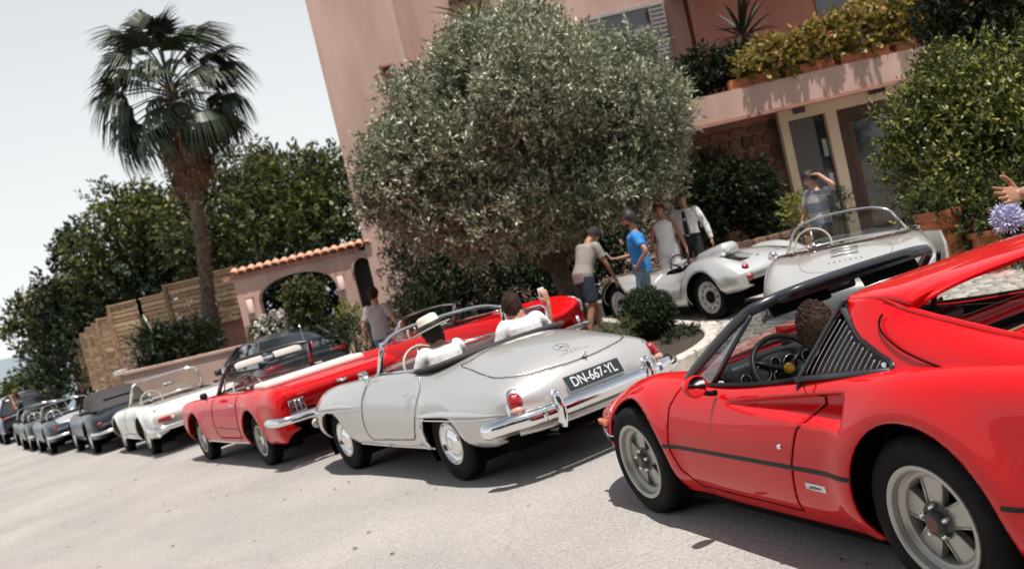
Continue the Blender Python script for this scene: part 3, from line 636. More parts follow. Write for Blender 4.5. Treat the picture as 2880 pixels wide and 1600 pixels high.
    o=finish('dashboard',V,F,dg,rt); o.modifiers.new('s','SUBSURF').render_levels=2
    for y in (.10,-.10,-.28):   # demister bowls on the dash top
        MB().lathe([(.055,0),(.052,.010),(.043,.012),(.038,0),(.036,-.01),(0,-.012)],24,'z',c=(1.64,y,.806)).build('air_vent',blk,rt,smooth=True)
    bin_=MB().rbox((1.51,.36,.725),(.12,.52,.19),.05).build('instrument_binnacle',dg,rt,smooth=True)
    gm=mat('gauge_face',(.012,.012,.013),.3,coat=.6); rmn=CHR()
    for y,z,r_ in ((.44,.76,.045),(.27,.76,.045),(.36,.79,.028),(.36,.72,.028),(.55,.755,.028),(.17,.77,.028)):
        MB().lathe([(r_,0),(r_,-.012),(r_*.9,-.012),(r_*.88,-.004),(0,-.004)],24,'x',c=(1.447,y,z-.02)).build('gauge',rmn if False else gm,bin_,smooth=True,auto=30)
        MB().lathe([(r_*1.06,-.008),(r_*1.0,-.014),(r_*.92,-.011)],24,'x',c=(1.447,y,z-.02)).build('gauge_bezel',rmn,bin_,smooth=True)
    sw=steering(rt,(1.36,.34,.735),.188,58,.015,mat('wheel_leather',(.02,.02,.021),.42),3,hub=mat('horn_yellow',(.75,.42,.03),.4),hubm=mat('spoke_black',(.015,.015,.017),.35))
    lm=mat('seat_black',(.025,.022,.020),.5)
    seat(rt,.62,.36,lm,z=.30,h=.52,head=True); seat(rt,.62,-.36,lm,z=.30,h=.50,head=False)
    MB().tube([(.95,.04,.50),(.93,.05,.60)],[.006,.006],8).ball((.93,.05,.61),.02,10,8).build('gear_lever',CHR(),rt,smooth=True)
    MB().box((.16,-.10,1.02),(.012,.075,.14)).build('seat_belt_tab',red,rt)
    return rt,b
_ft,_fb=red_targa()
# ================================================================ silver roadster with tear-drop wing ridges and plate DN-667-YL
def bumper_tube(pts,r,n=14,flat=1.0): return MB().tube(pts,r,n,flat=flat,up=(0,0,1))
def silver_roadster():
    rt=car_root('roadster',-.1446,8.6055,2.1228,'silver 1950s roadster with two white-shirted people aboard and black plate DN-667-YL')
    sil=SIL(); blk=BLK(); ch=CHR()
    net=[
     [(-.90,0,.34),(-.90,.2,.34),(-.88,.4,.34),(-.82,.55,.34),(-.77,.62,.34),(-.74,.66,.34),(-.72,.68,.335),(-.70,.68,.33),(-.69,.66,.325)],
     [(-1.04,0,.40),(-1.035,.28,.40),(-1.005,.48,.40),(-.955,.62,.40),(-.88,.71,.395),(-.83,.75,.38),(-.80,.76,.36),(-.78,.755,.34),(-.77,.72,.315)],
     [(-1.07,0,.50),(-1.065,.28,.50),(-1.04,.49,.50),(-.99,.645,.50),(-.91,.745,.485),(-.84,.79,.45),(-.80,.80,.41),(-.77,.795,.36),(-.75,.75,.31)],
     [(-1.06,0,.60),(-1.055,.28,.60),(-1.03,.50,.60),(-.985,.665,.60),(-.88,.77,.57),(-.78,.82,.51),(-.74,.835,.43),(-.71,.825,.36),(-.70,.775,.30)],
     [(-1.0,0,.71),(-1.0,.28,.705),(-.985,.50,.685),(-.94,.675,.665),(-.79,.80,.63),(-.65,.85,.55),(-.62,.858,.45),(-.60,.845,.36),(-.58,.79,.295)],
     [(-.84,0,.825),(-.84,.28,.815),(-.84,.50,.775),(-.82,.68,.725),(-.62,.82,.675),(-.48,.862,.57),(-.46,.866,.46),(-.45,.85,.36),(-.44,.80,.295)],
     [(-.55,0,.915),(-.55,.28,.90),(-.55,.50,.850),(-.50,.69,.775),(-.38,.825,.705),(-.30,.868,.58),(-.29,.868,.46),(-.28,.85,.36),(-.28,.80,.29)],
     [(-.20,0,.965),(-.20,.28,.952),(-.20,.50,.900),(-.15,.695,.820),(-.08,.828,.725),(-.02,.872,.585),(-.02,.870,.46),(-.02,.852,.36),(-.02,.80,.285)],
     [(.12,0,.970),(.12,.28,.962),(.13,.52,.925),(.15,.70,.862),(.18,.825,.745),(.20,.868,.595),(.20,.868,.46),(.20,.850,.355),(.20,.80,.28)],
     [(.40,0,.955),(.40,.28,.955),(.40,.53,.945),(.40,.715,.915),(.38,.795,.80),(.38,.845,.61),(.38,.856,.46),(.38,.845,.35),(.38,.80,.275)],
     row(.8,(0,.94),(.28,.94),(.54,.94),(.735,.925),(.795,.80),(.838,.62),(.848,.47),(.84,.36),(.80,.28)),
     row(1.2,(0,.94),(.28,.94),(.54,.94),(.730,.926),(.80,.81),(.842,.63),(.850,.48),(.84,.37),(.80,.285)),
     row(1.55,(0,.935),(.28,.932),(.52,.92),(.715,.912),(.805,.81),(.848,.64),(.855,.49),(.845,.38),(.805,.295)),
     row(2.0,(0,.905),(.28,.895),(.49,.865),(.69,.892),(.815,.80),(.868,.65),(.866,.5),(.85,.39),(.81,.305)),
     row(2.4,(0,.865),(.28,.850),(.47,.815),(.68,.868),(.815,.785),(.868,.65),(.866,.5),(.85,.40),(.80,.32)),
     row(2.8,(0,.80),(.28,.785),(.45,.750),(.66,.805),(.79,.73),(.842,.62),(.842,.5),(.82,.41),(.76,.34)),
     row(3.05,(0,.70),(.28,.69),(.44,.66),(.62,.70),(.73,.65),(.775,.57),(.775,.49),(.75,.42),(.68,.36)),
     row(3.18,(0,.58),(.26,.575),(.40,.56),(.55,.58),(.62,.56),(.645,.52),(.645,.48),(.62,.44),(.56,.39)),
     row(3.2,(0,.48),(.2,.48),(.3,.48),(.40,.48),(.44,.48),(.45,.475),(.45,.46),(.44,.44),(.40,.42))]
    b=Body(net,.02,.02,smooth=2); b.flare(0,.33,.40,.012,.07); b.flare(2.40,.33,.40,.012,.07)
    b.disp(lambda V,N:(lambda W:W)(np.c_[V[:,0],V[:,1]+np.sign(V[:,1])*0,V[:,2]]))
    b.remember()
    ra=[(.33,.18),(.345,.33),(.335,.45),(.28,.545),(.12,.595),(-.03,.60),(-.17,.575),(-.26,.49),(-.33,.40),(-.45,.315),(-.56,.285),(-.56,.18)]
    fa=[(2.70,.18),(2.715,.36),(2.70,.48),(2.62,.585),(2.46,.63),(2.28,.625),(2.16,.565),(2.08,.47),(2.0,.38),(1.90,.30),(1.88,.18)]
    for s_ in (1,-1): b.cut(ra,'y',s_); b.cut(fa,'y',s_)
    cock=[(1.42,0),(1.40,.40),(1.33,.64),(1.22,.70),(.55,.70),(.36,.68),(.18,.56),(.06,.36),(.02,0)]; cock=cock+[(x,-y) for x,y in cock[-2:0:-1]]
    b.cut(cock,'z',zmin=.7)
    door=[(1.36,.99),(1.40,.90),(1.53,.72),(1.575,.56),(1.56,.40),(1.49,.345),(.60,.36),(.545,.40),(.42,.60),(.33,.72),(.28,.80),(.36,.90),(.40,.99)]
    lid=[(-.04,.54),(-.11,.42),(-.05,0),(-.11,-.42),(-.04,-.54),(-.25,-.575),(-.48,-.605),(-.70,-.60),(-.86,-.50),(-.945,-.28),(-.965,0),(-.945,.28),(-.86,.50),(-.70,.60),(-.48,.605),(-.25,.575)]
    for s_ in (1,-1):
        b.shape('door',b.cut(door,'y',s_),sil,rt)
        seam('door_seam',b,spline([(1.37,.925),(1.40,.90),(1.53,.72),(1.575,.56),(1.56,.42),(1.49,.35)],4)+[(1.2,.352),(.60,.36)]+spline([(.60,.36),(.53,.42),(.44,.58)],3),rt,side=s_,w=.0028)
        seam('door_seam',b,spline([(.44,.58),(.35,.71),(.30,.79),(.36,.885),(.40,.93)],4),rt,side=s_,w=.0022)
    lidp=spline(lid,4,closed=True); b.shape('boot_lid',b.cut(lidp,'z',zmin=.6,nlim=.1),sil,rt)
    seam('boot_seam',b,lidp,rt,'top',w=.0033,closed=True,dense=.02)
    seam('bonnet_seam',b,spline([(1.62,.50),(2.1,.43),(2.6,.36),(2.95,.25),(3.02,0),(2.95,-.25),(2.6,-.36),(2.1,-.43),(1.62,-.50)],4),rt,'top',w=.003)
    b.shape('body',b.F,sil,rt)
    # tear-drop ridges over the wheels
    for s_ in (1,-1):
        for x0,x1,z0,z1 in ((2.62,1.60,.655,.665),(.38,-.98,.565,.535)):
            V=[];n=26;m_=9
            for i in range(n+1):
                t=i/n; x=x0+(x1-x0)*t; z=z0+(z1-z0)*t
                h=.062*(math.sin(math.pi*min(t*2.2,1)/2)**.6 if t<.45 else (1-((t-.45)/.55)**1.5))+.002
                o_=.055*(min(1,t*6)**.7)*(1-t**2.2)+.002
                q=b.onside(x,z,s_,-.008)
                for k in range(m_):
                    a=math.pi*k/(m_-1); V.append((x,q.y+s_*o_*math.sin(a)**.8,z+h*(1-k/(m_-1))*1.0+(.012*math.sin(a) if 0 else 0)))
            F=[(i*m_+k,i*m_+k+1,(i+1)*m_+k+1,(i+1)*m_+k) for i in range(n) for k in range(m_-1)]
            if s_<0: F=[f[::-1] for f in F]
            finish('wing_ridge',V,F,sil,rt)
            L=[b.onside(x0+(x1-x0)*t,z0+(z1-z0)*t,s_,0)+Vector((0,s_*(.050*(min(1,t*6)**.7)*(1-t**2.2)),-.004)) for t in np.linspace(.02,1,22)]
            MB().tube(L,.0055,6).build('ridge_trim',ch,rt,smooth=True)
        # chromed sill trim, stone guard, handle
        L=b.line([(1.86,.305),(1.2,.285),(.36,.278)],'side',s_,off=.004); MB().tube(L,.009,6).build('sill_trim',mat('trim_alu',(.7,.68,.64),.3,.8),rt,smooth=True)
        L=b.line([(.345,.50),(.35,.38),(.335,.26),(.30,.20)],'side',s_,off=.004); MB().tube(L,.010,6).build('stone_guard',ch,rt,smooth=True)
        q=b.onside(.50,.745,s_,.018); MB().tube([q+Vector((.07,0,.004)),q,q+Vector((-.035,0,-.002))],[.008,.011,.010],8).tube([q+Vector((-.03,0,0)),q+Vector((-.03,-s_*.03,-.004))],.012,8).tube([q+Vector((.03,0,0)),q+Vector((.03,-s_*.03,0))],.008,8).build('door_handle',ch,rt,smooth=True)
    # lamps
    redl=mat('red_lens',(.28,.004,.008),.12,coat=1,bump=.2,bscale=300); amb=mat('pale_lens',(.55,.30,.22),.15,coat=1)
    for s_ in (1,-1):
        c=Vector((-.955,s_*.675,.55)); ro=Matrix.Rotation(R(-26),3,'Y')@Matrix.Rotation(s_*R(-24),3,'Z')@Matrix.Identity(3)
        ro=Matrix.Rotation(s_*R(28),3,'Z').inverted()@Matrix.Rotation(R(22),3,'Y')
        def lens(w0,h0,d0,z0=0,n=20,m_=7):
            V=[]
            for j in range(m_+1):
                ph=math.pi/2*j/m_
                for i in range(n):
                    a=2*math.pi*i/n; e=.8; cx=math.copysign(abs(math.cos(a))**e,math.cos(a)); sz=math.copysign(abs(math.sin(a))**e,math.sin(a))
                    V.append(c+ro@Vector((-d0*math.sin(ph)**.8 if j else .04,w0*cx*math.cos(ph)**.6 if j<m_ else 0,z0+h0*sz*math.cos(ph)**.6 if j<m_ else z0)))
            F=[(j*n+i,j*n+(i+1)%n,(j+1)*n+(i+1)%n,(j+1)*n+i) for j in range(m_) for i in range(n)]; return V,F
        tl=MB().add(*lens(.078,.165,.035)).build('tail_lamp',ch,rt,smooth=True)
        MB().add(*lens(.060,.072,.075,.055)).build('red_lens',redl,tl,smooth=True)
        MB().add(*lens(.060,.036,.075,-.022)).build('reverse_lens',amb,tl,smooth=True)
        MB().add(*lens(.058,.050,.072,-.080)).build('red_lens',redl,tl,smooth=True)
        c2=Vector((3.13,s_*.56,.66)); MB().lathe([(.10,-.1),(.105,0),(.10,.02),(.06,.04),(0,.05)],24,'x',c=c2).build('head_lamp',ch,rt,smooth=True)
    # rear bumper: slim bar with over-riders
    P=[(-.80,.90,.452),(-.86,.895,.458),(-.94,.855,.466),(-1.0,.79,.474),(-1.07,.68,.476),(-1.11,.52,.478),(-1.135,.30,.478),(-1.14,0,.478)]; P=P+[(x,-y,z) for x,y,z in P[-2::-1]]
    rr=[.03,.050]+[.055]*(len(spline(P,4))-4)+[.050,.03]
    MB().tube(spline(P,4),rr,12,flat=1.15).build('rear_bumper',ch,rt,smooth=True)
    MB().tube(spline([(x-.046 if i not in (0,len(P)-1) else x,y,z-.02) for i,(x,y,z) in enumerate(P)][1:-1],4),.005,6).build('bumper_line',blk,rt,smooth=True)
    MB().tube(spline([(-.98,.72,.395),(-1.06,.5,.385),(-1.09,0,.38),(-1.06,-.5,.385),(-.98,-.72,.395)],5),.035,10,flat=.9).build('rear_apron',sil,rt,smooth=True)
    for s_ in (1,-1):
        V=[];n=12
        for i in range(n+1):
            t=i/n; z=.34+.28*t; wd_=.038*(1-.25*t)*(math.sin(math.pi*min(1,t*5)/2) if t<.2 else (1 if t<.8 else math.cos(math.pi/2*(t-.8)/.2)**.5))+.004; dp=.055+.045*math.sin(math.pi*t)
            for k in range(10):
                a=2*math.pi*k/10; V.append((-1.15-dp*math.cos(a)*(.7),s_*.44+wd_*math.sin(a)*1.0,z))
        MB().add(V,[(i*10+k,i*10+(k+1)%10,(i+1)*10+(k+1)%10,(i+1)*10+k) for i in range(n) for k in range(10)]+[tuple(range(10)),tuple(n*10+k for k in range(10))]).build('over_rider',ch,rt,smooth=True)
        MB().tube([(-1.12,s_*.56,.478),(-1.12,s_*.585,.478)],[.052,.052],12,flat=1.15).build('bumper_clamp',ch,rt,smooth=True)
    MB().tube([(-.75,.40,.28),(-1.10,.45,.315)],.026,12,cap=False).tube([(-1.06,.445,.31),(-1.12,.452,.317)],.030,12,cap=False).build('exhaust_pipe',ch,rt,smooth=True)
    # plate
    rake=-.449; rot=Matrix.Rotation(-rake*-1.0,3,'Y'); rot=Matrix.Rotation(R(25.7),3,'Y')
    pc=Vector((-1.055,0,.605)); pl=MB().rbox(pc,(.012,.545,.135),.004,rot=rot).build('number_plate',ch,rt,smooth=True,auto=30)
    MB().box(pc+rot@Vector((-.0075,0,0)),(.003,.530,.120),rot=rot).build('plate_face',mat('plate_black',(.012,.022,.028),.45),pl)
    MT=Matrix.Translation(pc+rot@Vector((-.010,0,0)))@rot.to_4x4()@Matrix(((0,0,-1,0),(-1,0,0,0),(0,1,0,0),(0,0,0,1)))
    text_mesh('plate_text','DN-667-YL',.115,MT,mat('plate_white',(.62,.64,.64),.5),pl,ext=.0008,sx=.80,font_bold=.0006)
    # lid badge: ring and three-pointed star, script bar, lid lever
    T=lambda x,y: b.ontop(x,y,.004)
    st=MB(); st.tube([T(-.77+.062*math.cos(a),.03+.062*math.sin(a)) for a in [2*math.pi*k/28 for k in range(28)]],.0025,6,closed=True)
    for k in range(3):
        a=R(0+120*k); st.tube([T(-.77,.03),T(-.77+.06*math.cos(a),.03+.06*math.sin(a))],[.007,.0015],6)
    st.build('lid_star',ch,rt,smooth=True)
    sc=MB().tube([T(-.875,.14),T(-.88,-.15)],.0016,5)
    o=sc.build('lid_script',ch,rt,smooth=True)
    for k,cch in enumerate('190SL'):
        q=T(-.86,.08-.036*k); text_mesh('script_letter',cch,.026,Matrix.Translation(q+Vector((0,0,.002)))@Matrix.Rotation(R(-33),4,'Y')@Matrix.Rotation(-math.pi/2,4,'Z'),ch,o,sx=1.1)
    q=T(-.95,-.02); MB().tube([q,q+Vector((-.03,0,.018)),q+Vector((-.055,0,.0))],[.010,.014,.007],8).box(q+Vector((-.03,0,.02)),(.02,.05,.008)).build('lid_lever',ch,rt,smooth=True)
    # soft-top cover round the back of the cockpit
    cv=MB(); P=[(.42,.72,.925),(.20,.66,.935),(.06,.46,.955),(.0,0,.968)]; P=P+[(x,-y,z) for x,y,z in P[-2::-1]]; sp_=spline(P,6)
    cv.tube(sp_,.038,12,flat=.62).build('hood_cover',mat('hood_canvas',(.035,.031,.03),.75,bump=.4,bscale=20),rt,smooth=True)
    V=[];F=[]
    for i,(x,y,z) in enumerate(sp_): V+=[(x,y,z+.012),(x+.17*(1-abs(y)*.4),y*.90,z-.03+.004*math.sin(i*1.7)),(x+.25*(1-abs(y)*.5),y*.84,z-.12)]
    for i in range(len(sp_)-1):
        for k in range(2): F.append((i*3+k,i*3+k+1,(i+1)*3+k+1,(i+1)*3+k))
    finish('hood_well_cover',V,F,mat('hood_canvas',(.035,.031,.03),.75),rt)
    MB().tube(spline([(1.42,.0,.95)]+[],1) if 0 else [(1.22,.715,.94),(.8,.722,.942),(.45,.715,.945)],.009,8).build('door_top_trim',ch,rt,smooth=True); MB().tube([(1.22,-.715,.94),(.8,-.722,.942),(.45,-.715,.945)],.016,8).build('door_top_trim',mat('maroon_trim',(.05,.018,.02),.5),rt,smooth=True)
    # windscreen
    top=spline([(1.10,.665,1.185),(1.165,.52,1.245),(1.215,.30,1.27),(1.235,0,1.275),(1.215,-.30,1.27),(1.165,-.52,1.245),(1.10,-.665,1.185)],5)
    bot=spline([(1.22,.705,.945),(1.36,.55,.955),(1.47,.30,.955),(1.50,0,.955),(1.47,-.30,.955),(1.36,-.55,.955),(1.22,-.705,.945)],5)
    MB().tube(top,.018,10).build('screen_rail',ch,rt,smooth=True)
    for s_ in (1,-1): MB().tube([(1.235,s_*.712,.93),(1.165,s_*.69,1.06),(1.10,s_*.665,1.19)],[.032,.028,.024],10,flat=.8).tube([(1.10,s_*.665,1.175),(1.095,s_*.665,1.215)],.024,10).build('screen_pillar',ch,rt,smooth=True)
    MB().tube(bot,.010,8).build('screen_base',ch,rt,smooth=True)
    V=[];F=[]
    for a,c_ in zip(top,bot): V+=[a,c_]
    for i in range(len(top)-1): F.append((2*i,2*i+1,2*i+3,2*i+2))
    finish('windscreen',V,F,glass('screen_glass2',(.86,.90,.88),.10),rt)
    MB().tube([(1.24,0,1.26),(1.40,0,.97)],.005,6).rbox((1.20,0,1.20),(.03,.17,.05),.012).build('rear_mirror',ch,rt,smooth=True)
    # wing mirror
    q=Vector((1.40,.80,.955)); MB().rbox(q,(.045,.11,.085),.03,rot=Matrix.Rotation(R(10),3,'Z')).tube([q+Vector((0,-.0,-.04)),q+Vector((0,-.02,-.10))],[.010,.014],8).build('wing_mirror',ch,rt,smooth=True)
    # side window of the far door (raised part) and interior
    MB().tube([(.42,-.70,.95),(.40,-.69,1.10),(.44,-.68,1.135),(.95,-.68,1.12)],.011,8).build('window_frame',ch,rt,smooth=True)
    MB().add([(.41,-.70,.95),(.42,-.685,1.13),(1.05,-.68,1.12),(1.15,-.70,.95)],[(0,1,2,3)]).build('side_window',glass('tinted_side',(.16,.17,.17),.3),rt)
    dk=DRK(); leather=mat('oxblood_leather',(.055,.022,.022),.45)
    MB().box((.85,0,.33),(1.9,1.42,.04)).build('cabin_floor',dk,rt); MB().box((.10,0,.62),(.05,1.2,.55)).build('bulkhead',dk,rt)
    for s_ in (1,-1): MB().box((.85,s_*.715,.62),(1.0,.04,.60)).build('door_card',leather,rt)
    V=[];F=[]; 
    for y in np.linspace(-.66,.66,13): V+=[(1.44-.2*(y/.66)**2,y,.93),(1.32-.12*(y/.66)**2,y,.945),(1.24-.05*(y/.66)**2,y,.92),(1.22-.05*(y/.66)**2,y,.74)]
    for i in range(12):
        for k in range(3): F.append((i*4+k,(i+1)*4+k,(i+1)*4+k+1,i*4+k+1))
    finish('dashboard',V,F,leather,rt)
    for y in (.26,.42): MB().lathe([(.055,.01),(.055,-.012),(.048,-.012),(.046,0),(0,0)],24,'x',c=(1.20,y,.84)).build('gauge',mat('gauge_face',(.012,.012,.013),.3,coat=.6),rt,smooth=True,auto=30)
    steering(rt,(.98,.36,.90),.205,66,.0125,mat('ivory_rim',(.42,.40,.33),.35),2,hub=mat('ivory_rim',(.42,.40,.33),.35),hubm=mat('spoke_metal',(.4,.4,.38),.25,.9))
    seat(rt,.55,.34,leather,z=.50,h=.36,w=.5); seat(rt,.55,-.34,leather,z=.50,h=.36,w=.5)
    wells(b,rt,[(0,.33,.40),(2.36,.33,.40)],.40,.80)
    for s_ in (1,-1):
        make_wheel(rt,(2.40,s_*.70,.325),s_,.325,.172,.155,'cap'); make_wheel(rt,(0,s_*.73,.325),s_,.325,.172,.155,'cap')
    MB().box((1.1,0,.28),(3.7,1.25,.14)).build('underbody',GAP(),rt)
    return rt,b
_mr,_mb=silver_roadster()
# ================================================================ the other cars
def lamp_round(parent,name,c,d,r,m,axis='x'):
    s=-1 if d<0 else 1
    return MB().lathe([(r*1.15,-.02*s),(r*1.12,.006*s),(r*1.0,.008*s),(r*.9,.022*s),(r*.5,.034*s),(0,.038*s)],20,'x',c=c).build(name,m,parent,smooth=True)
def open_car(name,gx,gy,yaw,label,net,pm,arches,wheels,cock,door=None,lid=None,bonnet=None,screen=None,group='classic cars lined up on the forecourt',du=.03,belt=.9,seatm=None,cover=None,gap=.0028,wheel_style='cap',cabin=None,steer_at=None,glass_t=(.85,.9,.88),frame_m=None,door_trim=None,wellbox=(.42,.78)):
    rt=car_root(name,gx,gy,yaw,label,group)
    b=Body(net,du,du,smooth=2)
    for (cx,cz,r,fl) in arches: b.flare(cx,cz,r+.02,fl,.07)
    b.remember()
    for s_ in (1,-1):
        for (cx,cz,r,fl) in arches: b.cut(circ(cx,cz,r),'y',s_)
    if cock: b.cut(cock,'z',zmin=belt-.28)
    if door:
        for s_ in (1,-1):
            b.shape('door',b.cut(door,'y',s_),pm,rt); seam('door_seam',b,door[:-2] if len(door)>4 else door,rt,side=s_,w=gap)
    if lid: b.shape('boot_lid',b.cut(lid,'z',zmin=.5,nlim=.1),pm,rt); seam('boot_seam',b,lid,rt,'top',w=gap,closed=True)
    if bonnet: seam('bonnet_seam',b,bonnet,rt,'top',w=gap)
    b.shape('body',b.F,pm,rt)
    wells(b,rt,[a[:3] for a in arches],*wellbox)
    for (x,y,z,R0,rim,wd) in wheels:
        for s_ in (1,-1): make_wheel(rt,(x,s_*y,z),s_,R0,rim,wd,wheel_style,seg=32)
    x0=min(w_[0] for w_ in wheels)-.3; x1=max(w_[0] for w_ in wheels)+.35
    MB().box(((x0+x1)/2,0,.27),(x1-x0,1.2,.12)).build('underbody',GAP(),rt)
    if cabin:
        xa,xb,hw,zt=cabin; sm=seatm or DRK()
        MB().box(((xa+xb)/2,0,.36),(xb-xa,2*hw,.04)).build('cabin_floor',DRK(),rt); MB().box((xa,0,(zt+.36)/2),(.05,2*hw,zt-.36)).build('bulkhead',sm,rt)
        for s_ in (1,-1): MB().box(((xa+xb)/2,s_*hw,(zt+.36)/2),(xb-xa,.04,zt-.36)).build('door_card',sm,rt)
        MB().rbox((xb-.06,0,zt-.06),(.22,2*hw,.16),.05).build('dashboard',sm,rt,smooth=True)
        for y in (.34,-.34): seat(rt,xa+.42,y,sm,z=.46,h=.38,w=.46)
        if steer_at: steering(rt,steer_at,.195,66,.012,mat('ivory_rim',(.42,.40,.33),.35) if name!='race_car' else BLK(),2 if name!='race_car' else 3,hub=CHR(),hubm=mat('spoke_metal',(.4,.4,.38),.25,.9) if name!='race_car' else BLK())
    if screen:
        top,bot,pil,rr=screen
        T=spline([*top,*[(x,-y,z) for x,y,z in top[-2::-1]]],4); Bt=spline([*bot,*[(x,-y,z) for x,y,z in bot[-2::-1]]],4); fm=frame_m or CHR()
        MB().tube(T,rr,8).build('screen_rail',fm,rt,smooth=True); MB().tube(Bt,rr*.7,6).build('screen_base',fm,rt,smooth=True)
        if pil:
            for s_ in (1,-1): MB().tube([(bot[0][0],s_*bot[0][1],bot[0][2]-.01),(top[0][0],s_*top[0][1],top[0][2])],[rr*1.5,rr*1.2],8).build('screen_pillar',fm,rt,smooth=True)
        V=[];F=[]; nT=len(T)
        Br=[tuple(Vector(Bt[int(u)]).lerp(Vector(Bt[min(int(u)+1,len(Bt)-1)]),u-int(u))) for u in [i*(len(Bt)-1)/(nT-1) for i in range(nT)]]
        for a,c_ in zip(T,Br): V+=[a,c_]
        for i in range(nT-1): F.append((2*i,2*i+1,2*i+3,2*i+2))
        finish('windscreen',V,F,glass('screen_'+name,glass_t,.10),rt)
    return rt,b
# ---- red pony convertible
_net=[
 row(-1.02,(0,.62),(.3,.62),(.5,.62),(.60,.62),(.66,.60),(.68,.56),(.68,.50),(.66,.46),(.60,.42)),
 [(-1.08,0,.865),(-1.08,.30,.865),(-1.08,.55,.86),(-1.07,.72,.86),(-1.05,.79,.80),(-1.03,.82,.66),(-1.02,.82,.52),(-1.0,.80,.42),(-.98,.74,.36)],
 row(-.98,(0,.90),(.30,.90),(.55,.898),(.74,.905),(.81,.84),(.845,.68),(.85,.52),(.83,.40),(.77,.32)),
 row(-.5,(0,.915),(.30,.915),(.56,.912),(.76,.915),(.825,.84),(.858,.66),(.86,.50),(.84,.38),(.79,.29)),
 row(.0,(0,.93),(.30,.93),(.57,.928),(.77,.922),(.83,.84),(.862,.66),(.864,.50),(.84,.38),(.79,.29)),
 row(.4,(0,.93),(.30,.93),(.57,.928),(.76,.915),(.82,.83),(.85,.66),(.86,.50),(.84,.38),(.79,.29)),
 row(1.2,(0,.93),(.30,.93),(.57,.928),(.76,.91),(.82,.82),(.85,.66),(.86,.50),(.84,.38),(.79,.29)),
 row(1.9,(0,.93),(.30,.925),(.56,.915),(.75,.90),(.82,.82),(.85,.66),(.86,.50),(.84,.38),(.79,.29)),
 row(2.743,(0,.895),(.30,.885),(.56,.875),(.75,.88),(.82,.80),(.85,.66),(.86,.50),(.84,.38),(.79,.30)),
 row(3.35,(0,.83),(.30,.825),(.56,.83),(.75,.85),(.81,.78),(.835,.66),(.835,.50),(.82,.40),(.77,.33)),
 row(3.52,(0,.76),(.30,.76),(.55,.78),(.72,.80),(.78,.75),(.80,.66),(.80,.52),(.78,.43),(.72,.36)),
 row(3.54,(0,.6),(.2,.6),(.4,.6),(.5,.6),(.56,.59),(.58,.57),(.58,.54),(.56,.50),(.50,.48))]
_ck=[(1.72,0),(1.68,.55),(1.55,.66),(.35,.66),(.02,.62),(-.04,.3),(-.05,0)]; _ck+=[(x,-y) for x,y in _ck[-2:0:-1]]
white_v=mat('white_vinyl',(.66,.63,.58),.5)
rt,b=open_car('convertible',-2.782,12.70,2.1295,'red 1960s pony convertible with white folded hood cover and triple-bar tail lamps',_net,RED(),[(2.70,.34,.395,.012),(-.02,.34,.395,.012)],[(2.743,.71,.325,.325,.185,.165),(0,.71,.325,.325,.185,.165)],_ck,
  door=[(1.62,.90),(1.64,.6),(1.60,.42),(1.55,.36),(.62,.36),(.55,.42),(.52,.6),(.50,.90),(.50,.99),(1.62,.99)],
  bonnet=[(1.75,.72),(2.5,.68),(3.4,.66),(3.42,0),(3.4,-.66),(2.5,-.68),(1.75,-.72)],
  lid=[(-.36,.60),(-.36,0),(-.36,-.60),(-.90,-.62),(-1.02,-.6),(-1.04,0),(-1.02,.6),(-.90,.62)],
  screen=([(1.22,.60,1.27),(1.30,.40,1.30),(1.33,0,1.31)],[(1.62,.70,.93),(1.80,.40,.95),(1.85,0,.955)],True,.020),cabin=(.0,1.72,.68,.92),seatm=mat('dark_red_vinyl',(.06,.015,.018),.45),steer_at=(1.28,.38,.90),wheel_style='spoke',belt=.92,frame_m=mat('dark_frame',(.03,.025,.028),.3,coat=.5))
